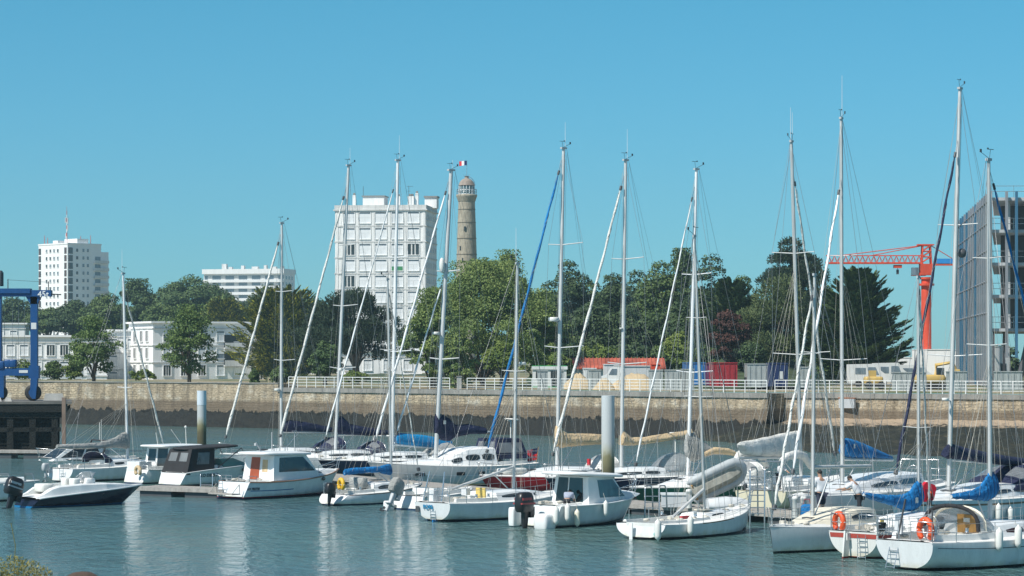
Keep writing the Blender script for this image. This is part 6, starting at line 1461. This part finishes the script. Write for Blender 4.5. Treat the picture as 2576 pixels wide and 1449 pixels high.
fender('white fender hanging below the window of the right front sloop', b, 2514, 1357, 1.2); fender('white fender nearest the right edge on the right front sloop', b, 2562, 1350, 1.2)
p = b.world((1.2, .6, 0)); Y = 97; t = thing('rescue_case', 'red open rescue sling case with orange webbing beside the curved blue cover', 'rescue case', P(2337, 1262, Y), R(20))
mb = MB(); prof = [(-.26, 0), (-.32, .25), (-.28, .58), (-.1, .74), (.25, .62), (.32, .5), (.22, .1), (.1, -.02)]
mb.prism(prof, .22, frame=((0, 0, 0), (1, 0, 0), (0, 0, 1), (0, 1, 0))); mb.build('case', M('case_red', (.62, .01, .03), .4), t); mb = MB(); mb.prism([(-.16, .12), (-.18, .48), (.12, .46), (.14, .14)], .02, frame=((0, -.02, 0), (1, 0, 0), (0, 0, 1), (0, 1, 0))); mb.build('opening', REDM, t)
mb = MB(); mb.path([(-.1, -.05, .1), (.08, -.05, .2), (.02, -.05, .4), (.1, -.05, .3), (-.05, -.05, .15)], .04, 6); mb.build('webbing', ORANGE, t); MB().tube((0, .1, 0), (0, .1, -1.0), .05).build('post', STEEL, t)
# ================================================================== second row
b = Boat('cruiser', 'white cabin cruiser pointing left in front of the hoist pier, behind the grey covered sloop', 'cruiser', 350, 1192, 96, 216, B=2.6, fs=.95, fm=.9, fb=1.12, kind='motor', hull=HW, rail=DGREY, um=.4, cock=(.05, .35), brake=1.1)
b.house('cabin', (2.6, 6.1, 1.05, .92), (2.9, 4.9, .85, 1.72), panes=[('port', [(.10, .25), (.45, .25), (.45, .85), (.14, .85)]), ('port', [(.5, .25), (.92, .25), (.82, .85), (.5, .85)]), ('front', rect(.06, .94, .2, .85))])
mb = MB(); mb.rbox((3.7, 0, 1.76), (2.6, 1.95, .12), e=.4, crown=.05); mb.build('roof', WHITE, b.root); mb = MB(); mb.path([(3.0, 1.0, 1.0), (2.6, 1.0, 2.05), (2.6, -1.0, 2.05), (3.0, -1.0, 1.0)], .05, 6); mb.build('radar_arch', BLKC, b.root); b.pulpit(.5, .7)
mb = MB(); mb.tube((2.6, 0, 2.05), (2.6, 0, 3.1), .018); mb.tube((2.8, .6, 1.8), (2.8, .6, 3.3), .012); mb.each('aerial', FENDW, b.root)
b = Boat('sailboat', 'small white sloop with a grey cloth over its boom and blue sprayhood, far left', 'sailboat', 147, 1213, 424, 54, B=2.8, fs=.74, fm=.78, fb=1.0, hull=HW, cock=(.08, .36), srake=.12, tw=.72)
b.cabin([(3.2, .98, .82, .34), (4.6, .92, .72, .34), (6.0, .6, .45, .18), (7.2, .3, .2, .03)], win=((3.5, 4.3, .3, .7), (4.7, 5.6, .3, .7)))
b.rig(321, 310, 690, 9, [(975, 20)], mat=ALUW, fore=(735, OFFW, 6), boom=(1112, 145, 1126), cover=(GREYC, [(143, 1119, 1128), (180, 1117, 1130), (250, 1113, 1129), (290, 1100, 1126), (308, 1088, 1128), (324, 1083, 1130)], .17), ant=(1.3,))
b.hood(3.7, 2.7, .9, .62, NAVYC); b.lines(.1, .9, 5, .55); b.pulpit(.55); b.pushpit(.55); b.gear(3, 6); b.ladder(-.06, -.3, .1, .75); b.outboard(-.05, .75, .7, GREYP, .7)
# row of larger yachts, bows to the left
def yacht(label, sx, wy, bx, phi, hull, B=3.3, fr=(.95, .95, 1.15), cab=None, cabh=.42, win=None, mast=0, extra=None, **k):
    b = Boat('sailboat', label, 'sailboat', sx, wy, bx, phi, B=B, fs=fr[0], fm=fr[1], fb=fr[2], hull=hull, cock=(.06, .30), srake=.25, tw=.74, brake=.8, **k)
    L = b.L; c = cab or (.30, .46, .62, .80)
    st = [(c[0]*L, B*.34, B*.29, cabh), (c[1]*L, B*.34, B*.27, cabh*1.05), (c[2]*L, B*.27, B*.20, cabh*.75), (c[3]*L, B*.14, B*.09, .04)]
    b.cabin(st, win=win or ((c[0]*L+.4, c[1]*L, .32, .68), (c[1]*L+.2, c[2]*L, .35, .68)))
    b.lines(.08, .92, 6, .58); b.pulpit(.6); b.pushpit(.6); b.gear(int(sx), 9); b.wheel(.12*L, 0, b.fs+.45, .36)
    b.fit([('w', (.26*L, B*.3, b.fs+.2)), ('w', (.26*L, -B*.3, b.fs+.2)), ('h', (.66*L, 0, b.zs(.66)+.35), (.5, .5, .05)), ('h', (.86*L, 0, b.zs(.86)+.12), (.5, .45, .05))])
    return b
b = yacht('white yacht with a navy boom cover and grey radar mast, behind the black canopied cruiser', 862, 1180, 553, 216, HW)
b.rig(707, 709, 563, 10, [(734, 24), (907, 30)], fore=(590, OFFW, 8), boom=(1086, 842, 1088), cover=(NAVYC, [(712, 1064, 1088), (726, 1056, 1088), (770, 1062, 1086), (838, 1076, 1088)]), ant=(), radar=(697, 980, 15))
b.hood(b.t(795), b.t(845), 1.2, .85, NAVYC); mb = MB(); mb.tube((.3, .6, 1), (.3, .6, 2.9), .03); mb.box((.3, .6, 2.95), (.3, .3, .1)); mb.build('stern_pole', GREYP, b.root)
b = yacht('white yacht with high navy mast sleeve and stern arch, left of the navy hulled one', 1000, 1187, 688, 217, HWB)
b.rig(843, 877, 418, 12, [(617, 24), (770, 34), (927, 36)], fore=(470, OFFW, 8), boom=(1094, 980, 1092), cover=(NAVYC, [(847, 1046, 1092), (862, 1048, 1094), (880, 1066, 1095), (930, 1076, 1096), (978, 1083, 1094)], .2), ant=(1.0,), radar=(857, 930, 17))
mb = MB(); mb.path([(1.2, 1.2, 1), (.9, 1.1, 2.2), (.9, -1.1, 2.2), (1.2, -1.2, 1)], .05, 8); mb.build('stern_arch', WHITE, b.root); b.hood(b.t(905), b.t(945), 1.1, .75, NAVYC)
b = yacht('navy blue hulled yacht with a white mast and bright blue rectangular boom cover', 1155, 1194, 800, 216, HNAVY, fr=(1.0, .98, 1.12))
b.rig(986, 1001, 405, 13, [(648, 26), (885, 36)], mat=ALUW, fore=(452, WHITE, 5.5), boom=(1118, 1140, 1132), cover=(BBLUE, [(994, 1092, 1114), (1008, 1089, 1118), (1060, 1094, 1124), (1136, 1106, 1130)], .2), ant=(1.4,))
b.hood(b.t(1075), b.t(1120), 1.1, .7, GREYC)
# grey deck saloon cutter
b = Boat('sailboat', 'large pale grey deck saloon cutter with hull windows and a navy cockpit tent', 'sailboat', 1322, 1214, 925, 218, B=3.9, fs=1.15, fm=1.1, fb=1.42, hull=HGREY, cock=(.06, .30), srake=.2, tw=.78, brake=.9, stripe=(LGREY, .30, .33))
L = b.L
b.cabin([(.28*L, 1.35, 1.1, .95), (.36*L, 1.35, 1.05, .98), (.46*L, 1.3, 1.0, .88), (.58*L, 1.1, .8, .32), (.80*L, .6, .4, .05)], win=((.295*L, .37*L, .30, .66), (.385*L, .47*L, .32, .66), (.49*L, .55*L, .30, .66)))
b.rig(1095, 1135, 430, 17, [(683, 30), (904, 38)], fore=(456, WHITE, 7.5), inner=(703, WHITE, 6, 1118, 989), boom=(1092, 1240, 1086), cover=(NAVYC, [(1094, 1042, 1090), (1108, 1040, 1108), (1130, 1052, 1110), (1145, 1068, 1100), (1180, 1067, 1093), (1222, 1076, 1091)], .24, (1112, 1062)), ant=(.5,), radar=(1097, 838, 18))
b.lines(.06, .94, 7, .62); b.pulpit(.65); b.pushpit(.65); b.gear(21, 10)
o = b.house('cockpit_tent', (.07*L, .27*L, 1.25, 1.4), (.10*L, .25*L, .95, 2.5), NAVYC, panes=[('port', rect(.45, .92, .30, .80), CLEARV), ('port', rect(.10, .38, .30, .80), CLEARV), ('aft', rect(.2, .8, .4, .85), CLEARV), ('front', rect(.1, .9, .3, .85), CLEARV)])
for px_, w in ((1057, .26), (1159, .24), (1212, .2)):
    t_ = b.t(px_)
    for _ in range(6): yy = b.b(t_/L); k = (px_-HX)/F; t_ = (k*(b.Y0+yy*b.c)-(b.X0-yy*b.s))/(b.c-k*b.s)
    MB().box((t_, yy-.02, .72), (w*2, .10, .18), rz=math.atan2(b.b(t_/L+.03)-b.b(t_/L-.03), .06*L)).build('hull_window', GLASSD, b.root)
mb = MB(); mb.ell((b.mast_at(668).x+.35, .1, b.mast_at(668).z), (.16, .16, .42), 10, 8); mb.build('radar_reflector', FENDW, b.mast)
mb = MB(); mb.tube((.1, -1.2, 1.2), (.1, -1.2, 3.4), .04); mb.path([(.1, -1.2, 3.4), (.5, -1.2, 3.52), (-.4, -1.2, 3.45)], .06, 6); mb.build('wind_generator', FENDW, b.root)
fp_ = b.world((-.2, .9, 2.0)); t = thing('flag', 'small red ensign drooping from the stern of the grey cutter', 'flag', fp_); MB().tube((0, 0, 0), (-.15, 0, -1.0), .015).build('staff', WOODL, t)
mb = MB(); vs = [(-.05-.14*i, .05*sin(i*1.5), -.05-.04*i-.32*j) for i in range(5) for j in range(3)]; mb.add(vs, [(i*3+j, i*3+j+1, i*3+j+4, i*3+j+3) for i in range(4) for j in range(2)]); mb.m[0] = mb.m[2] = 1; mb.build('cloth', [RED, NAVYC], t)
b = yacht('red hulled yacht with white deck, blue furled headsail and tan boom cover', 1565, 1230, 1206, 217, HRED, fr=(.85, .82, .98), B=3.4)
b.rig(1401, 1418, 375, 14, [(616, 42), (875, 50)], fore=(402, BLUEC, 8.5, None, None), boom=(1119, 1520, 1114), cover=(TANC, [(1397, 1074, 1124), (1404, 1064, 1127), (1414, 1078, 1127), (1428, 1087, 1124), (1462, 1089, 1121), (1516, 1093, 1118)], .26), ant=(1.3,), radar=(1393, 803, 27))
mb = MB(); mb.rbox((b.L*.78, 0, 1.15), (1.6, 1.0, .28), e=.6); mb.build('upturned_tender', OFFW, b.root); MB().box((b.L*.3, .7, 1.5), (.1, .2, .35)).build('red_bag', RED, b.root); b.hood(b.t(1490), b.t(1525), 1.1, .8, OFFW)
b = yacht('navy hulled yacht with long tan boom cover, crossed by the stout mooring pile', 1740, 1241, 1372, 217, HNAVY, fr=(1.0, .98, 1.08), B=3.5, cab=(.28, .42, .60, .78))
b.rig(1563, 1574, 405, 14, [(652, 38), (916, 46)], fore=(442, OFFW, 9), boom=(1119, 1745, 1090), cover=(TANC, [(1561, 1092, 1121), (1565, 1079, 1122), (1574, 1086, 1121), (1586, 1098, 1121), (1620, 1099, 1118), (1665, 1092, 1111), (1700, 1087, 1105), (1740, 1080, 1096)], .26), ant=(1.5,), radar=(1562, 826, 9))
b.hood(b.t(1660), b.t(1700), 1.2, .85, CLEARV, win=False); mb = MB(); mb.tube((.4, -.8, 1.0), (.4, -.8, 3.0), .04); mb.rbox((.4, -.8, 3.05), (.7, .35, .12), e=.6); mb.build('stern_radar_pole', FENDW, b.root)
b = yacht('dark green hulled yacht with white deck and grey mast sleeve, behind the open racing sloop', 1950, 1259, 1583, 217, HGREEN, fr=(.95, .88, .92), B=3.4, cabh=.5)
b.rig(1730, 1752, 428, 13, [(691, 34), (937, 42)], mat=ALUW, fore=(470, WHITE, 5.5), boom=(1142, 1852, 1140), cover=(GREYC, [(1724, 1096, 1140), (1731, 1086, 1158), (1745, 1090, 1162), (1762, 1104, 1155), (1790, 1126, 1145), (1848, 1132, 1142)], .2), ant=(), thin=0)
b.hood(b.t(1830), b.t(1880), 1.2, .9, OFFW); MB().box((b.t(1748), .9, 1.45), (.12, .25, .3)).build('orange_bag', ORANGE, b.root)
mb = MB(); mb.path([(b.t(1765), .2, 2.35), (b.t(1790), .2, 2.52), (b.t(1825), .2, 2.45), (b.t(1846), .2, 2.30)], [.10, .17, .16, .10], 8); mb.build('folded_awning', TANC, b.root)
# cream sterned yacht with people aboard
b = Boat('sailboat', 'cream sterned yacht with a pale mainsail heaped on its boom, behind the pontoon', 'sailboat', 1914, 1288, 2110, 61, B=3.4, fs=.95, fm=.95, fb=1.25, hull=HCR, cock=(.06, .34), srake=-.05, tw=.72, L=None)
L = b.L; b.cabin([(.34*L, 1.15, .95, .45), (.5*L, 1.1, .9, .46), (.66*L, .8, .6, .3), (.82*L, .4, .3, .04)])
b.rig(2016, 1991, 358, 12, [(638, 50), (892, 55)], fore=(430, OFFW, 8), boom=(1150, 1858, 1152), cover=(OFFW, [(1861, 1112, 1120), (1872, 1110, 1144), (1900, 1105, 1148), (1940, 1096, 1150), (1985, 1086, 1150), (2010, 1082, 1151)], .22), ant=(1.5, 1.3))
mb = MB(); mb.path([(-.3, 1.1, 2.3), (.3, 1.15, 2.55), (1.4, 1.15, 2.62), (2.4, 1.1, 2.5), (3.2, 1.1, 1.9)], [.14, .20, .22, .20, .14], 8); mb.path([(-.3, -1.1, 2.3), (.3, -1.15, 2.5), (1.4, -1.15, 2.58), (2.4, -1.1, 2.45), (3.2, -1.1, 1.9)], [.12, .18, .2, .18, .12], 8); mb.build('rolled_bimini', OFFW, b.root)
b.lines(.1, .9, 5, .6); b.pulpit(.6); b.pushpit(.65); b.gear(31, 12); b.wheel(.9, 0, 1.4); CR = b
mb = MB(); mb.path([(-.25, 1.2, .9), (-.35, 1.15, 2.3), (-.35, -1.15, 2.3), (-.25, -1.2, .9)], .04, 8); mb.build('stern_arch', STEEL, b.root)
# large white yacht, deck saloon windows
b = yacht('white yacht with slanting saloon windows and a bright blue triangular boom cover', 2335, 1272, 1982, 241, HW, fr=(1.15, 1.1, 1.22), B=4.0, cab=(.24, .42, .58, .82), cabh=.62)
b.rig(2119, 2116, 300, 12, [(644, 34), (906, 55)], fore=(452, WHITE, 9.5), boom=(1155, 2246, 1157), cover=(BLUEC, [(2121, 1106, 1146), (2128, 1102, 1149), (2142, 1104, 1152), (2165, 1112, 1152), (2200, 1128, 1153), (2244, 1148, 1155)], .24, (2136, 1122)), ant=(1.8,))
mb = MB(); mb.path([(1.3, 1.0, 1.3), (1.1, .9, 2.2), (1.1, -.9, 2.2), (1.3, -1.0, 1.3)], .03, 6); mb.build('stern_frame', STEEL, b.root)
# tall masted yacht at right
b = yacht('tall masted white yacht with a brown rubbing strip and dark navy boom cover, far right', 2640, 1289, 2238, 235, HW, fr=(1.1, 1.05, 1.25), B=4.0, stripe=(TEAK, .10, .15), cab=(.28, .42, .60, .80), cabh=.5)
b.rig(2386, 2415, 225, 15, [(566, 45), (896, 62)], fore=(352, NAVYC, 9.5), boom=(1156, 2600, 1174), cover=(NAVYC, [(2378, 1128, 1150), (2384, 1118, 1154), (2396, 1117, 1156), (2430, 1127, 1160), (2500, 1141, 1168), (2590, 1156, 1175)], .24), ant=(), radar=(2378, 1004, 17))
b.hood(b.t(2480), b.t(2560), 1.5, 1.0, NAVYC)
fender('white fender on the tall masted yacht, left of the right edge pair', b, 2512, 1290, 1.2); fender('white fender on the tall masted yacht, second toward the right edge', b, 2542, 1298, 1.2)
mb = MB(); mb.ell((b.mast_at(637).x, .3, b.mast_at(637).z), (.2, .2, .2), 10, 6); mb.build('deck_lamp', DGREY, b.mast)
# ------------------------------------------------------------------ tenders
Y = 112; t = thing('inflatable_dinghy', 'grey inflatable dinghy hoisted at a slant with its stained bottom showing', 'dinghy', P(1808, 1206, Y)); t.rotation_euler = (R(-64), R(-25), R(3))
mb = MB(); n_ = 22; pts = []
for i in range(n_+1):
    f = i/n_
    if f < .36: pts.append((-1.35+2.0*f/.36, -.48, 0))
    elif f > .64: pts.append((-1.35+2.0*(1-f)/.36, .48, 0))
    else: a = -pi/2+pi*(f-.36)/.28; pts.append((.65+.52*cos(a), .48*sin(a), .10*cos(a)))
mb.path(pts, [.05]+[.20]*(n_-1)+[.05], 12); mb.build('tube', M('hypalon_grey', (.42, .45, .46), .6, var=.2), t)
MB().loft([[(x, -.44*w, -.08), (x, -.22*w, -.24*w), (x, 0, -.36*w), (x, .22*w, -.24*w), (x, .44*w, -.08), (x, 0, .02)] for x, w in ((-1.3, 1), (.5, 1), (.9, .7), (1.1, .2))], sm=False).build('bottom', M('stained_bottom', (.36, .35, .30), .8, var=.4, scale=3), t)
MB().box((-1.2, 0, 0), (.05, .8, .42)).build('transom', WOODL, t)
t = thing('tender', 'small grey rowing tender lying upside down on the pontoon right of the dinghy', 'tender', G(1836, 1284, .45), R(8))
mb = MB(); mb.loft([[(x, w*cos(a), .10+h*sin(a)) for a in [i*pi/10 for i in range(11)]] for x, w, h in ((-1.0, .48, .42), (-.3, .55, .5), (.4, .45, .46), (.85, .12, .30))], sm=True); mb.build('hull', LGREY, t)
o = recalc(t.children[0]); t = thing('oar', 'wooden oar lying across the pontoon beside the grey tender', 'oar', G(1830, 1287, .47), R(4)); MB().tube((-.9, 0, .05), (.6, 0, .05), .025).build('shaft', TANC, t); MB().box((.8, 0, .05), (.45, .14, .03)).build('blade', TANC, t)
# ------------------------------------------------------------------ people
SKIN = M('skin', (.42, .24, .16), .55, var=.06); PANTS = M('dark_trousers', (.025, .028, .035), .85); SHIRTW = M('white_shirt', (.74, .74, .76), .85); SHORTS = M('navy_shorts', (.03, .035, .06), .85); SHIRTB = M('blue_grey_shirt', (.32, .36, .46), .85)
EDG = [('pelvis', 'waist'), ('waist', 'chest'), ('chest', 'neck'), ('neck', 'head'), ('head', 'crown'), ('chest', 'shL'), ('shL', 'elL'), ('elL', 'wrL'), ('wrL', 'haL'), ('chest', 'shR'), ('shR', 'elR'), ('elR', 'wrR'), ('wrR', 'haR'),
       ('pelvis', 'hipL'), ('hipL', 'knL'), ('knL', 'anL'), ('anL', 'toL'), ('pelvis', 'hipR'), ('hipR', 'knR'), ('knR', 'anR'), ('anR', 'toR')]
for h in 'LR': EDG += [('ha'+h, 'f%d%s' % (i, h)) for i in range(4)]+[('wr'+h, 'th'+h)]
RAD = dict(pelvis=(.15, .11), waist=(.135, .10), chest=(.165, .11), neck=.055, head=.088, crown=.07)
for h in 'LR': RAD.update({'sh'+h: .062, 'el'+h: .045, 'wr'+h: .030, 'ha'+h: (.035, .018), 'hip'+h: .088, 'kn'+h: .060, 'an'+h: .042, 'to'+h: .038, 'th'+h: .010, **{'f%d%s' % (i, h): .009 for i in range(4)}})
def pose(bend=0.0, armL=(.1, .15), armR=(.1, .15), legs=.12, crouch=0.0):
    # faces +y; bend forward at the hip (radians); arms: (forward, outward) swing
    J = {}; hz = .93-crouch*.3; J['pelvis'] = Vector((0, 0, hz))
    up = Vector((0, sin(bend), cos(bend))); fw = Vector((0, cos(bend), -sin(bend)))
    J['waist'] = J['pelvis']+up*.16; J['chest'] = J['pelvis']+up*.42; J['neck'] = J['pelvis']+up*.58; J['head'] = J['neck']+up*.14+fw*.02; J['crown'] = J['head']+up*.09
    for s_, h, (f, o_) in ((-1, 'L', armL), (1, 'R', armR)):
        sh = J['chest']+up*.08+Vector((s_*.185, 0, 0)); d = Vector((s_*sin(o_), sin(f), -cos(f))); d.normalize(); d2 = Vector((s_*sin(o_)*.3, sin(f+.5), -cos(f+.5))).normalized()
        J['sh'+h] = sh; J['el'+h] = sh+d*.29; J['wr'+h] = J['el'+h]+d2*.25; J['ha'+h] = J['wr'+h]+d2*.07
        for i in range(4): J['f%d%s' % (i, h)] = J['ha'+h]+d2*(.075+.012*(1-abs(i-1.4)))+Vector((0, .022*(i-1.5), -.01))+Vector((-s_*.02, 0, 0))
        J['th'+h] = J['wr'+h]+d2*.06+Vector((0, .055, 0))
        J['hip'+h] = J['pelvis']+Vector((s_*.09, 0, -.06)); J['kn'+h] = Vector((s_*.11, legs*s_*.5+.12*crouch, .50-.08*crouch)); J['an'+h] = Vector((s_*.12, legs*s_, .08)); J['to'+h] = Vector((s_*.14, legs*s_+.17, .04))
    return {k: tuple(v) for k, v in J.items()}, tuple(fw)
TOP = ['pelvis', 'waist', 'chest', 'shL', 'elL', 'shR', 'elR']; LEG = ['pelvis', 'hipL', 'knL', 'anL', 'hipR', 'knR', 'anR']; SHO = ['pelvis', 'hipL', 'knL', 'hipR', 'knR']
J, fw = pose(.12, (.25, .12), (.1, .1)); g = G(2066, 1306, .45)
t = person('man in white shirt and dark shorts standing on the pontoon behind the cream sloop', g, R(25), J, EDG, RAD, SKIN, [('shirt', TOP, SHIRTW, .036), ('shorts', SHO, SHORTS, .030)], head=fw); t.scale = (1.12,)*3
J, fw = pose(.55, (.9, .1), (.8, .1), crouch=.2); g = G(2163, 1304, .45)
t = person('dark haired person bending over on the pontoon left of the curved blue cover', g, R(60), J, EDG, RAD, SKIN, [('shirt', TOP, SHIRTW, .034), ('trousers', LEG, PANTS, .016)], head=fw); t.scale = (1.08,)*3
J, fw = pose(1.05, (.5, .1), (.4, .1), crouch=.3); w = A5.world((1.45, -.45, .42))
t = person('person in a blue grey shirt bent double in the cockpit of the wheelhouse motorboat', w, A5.phi-pi/2+.5, J, EDG, RAD, SKIN, [('shirt', TOP, SHIRTB, .040), ('trousers', LEG, PANTS, .018)], head=fw); t.scale = (.82,)*3
J, fw = pose(.75, (.8, .1), (.7, .1)); w = CR.world((.9, -.5, .98))
t = person('person in white sun hat and dark trousers working on the cream sterned yacht', w, R(-160), J, EDG, RAD, SKIN, [('shirt', TOP, SHIRTW, .036), ('trousers', LEG, PANTS, .020)], hair=SHIRTW, head=fw); t.scale = (.78,)*3
g = G(2030, 1306, .45); t = thing('bag', 'blue crumpled bag standing on the pontoon beside the man', 'bag', g); mb = MB(); mb.rbox((0, 0, .3), (.5, .35, .6), e=.6, lev=((-.5, .9), (-.2, 1.05), (.1, .95), (.35, 1.0), (.5, .6))); mb.build('sack', BLUEC, t); MB().path([(-.15, 0, .55), (-.1, 0, .8), (.1, 0, .8), (.15, 0, .55)], .015, 5).build('handle', RED, t)
# ------------------------------------------------------------------ harbour haze
hz = MB().bb(-650, 650, -30, 1400, -2.5, 100).build('haze', bpy.data.materials.new('haze')); struct(hz, 'stuff')
m = hz.data.materials[0]; m.use_nodes = True; n = m.node_tree; n.nodes.clear()
v = n.nodes.new('ShaderNodeVolumePrincipled'); v.inputs['Color'].default_value = (.62, .90, 1.0, 1); v.inputs['Density'].default_value = .00022; v.inputs['Anisotropy'].default_value = .2
o_ = n.nodes.new('ShaderNodeOutputMaterial'); n.links.new(v.outputs[0], o_.inputs['Volume'])
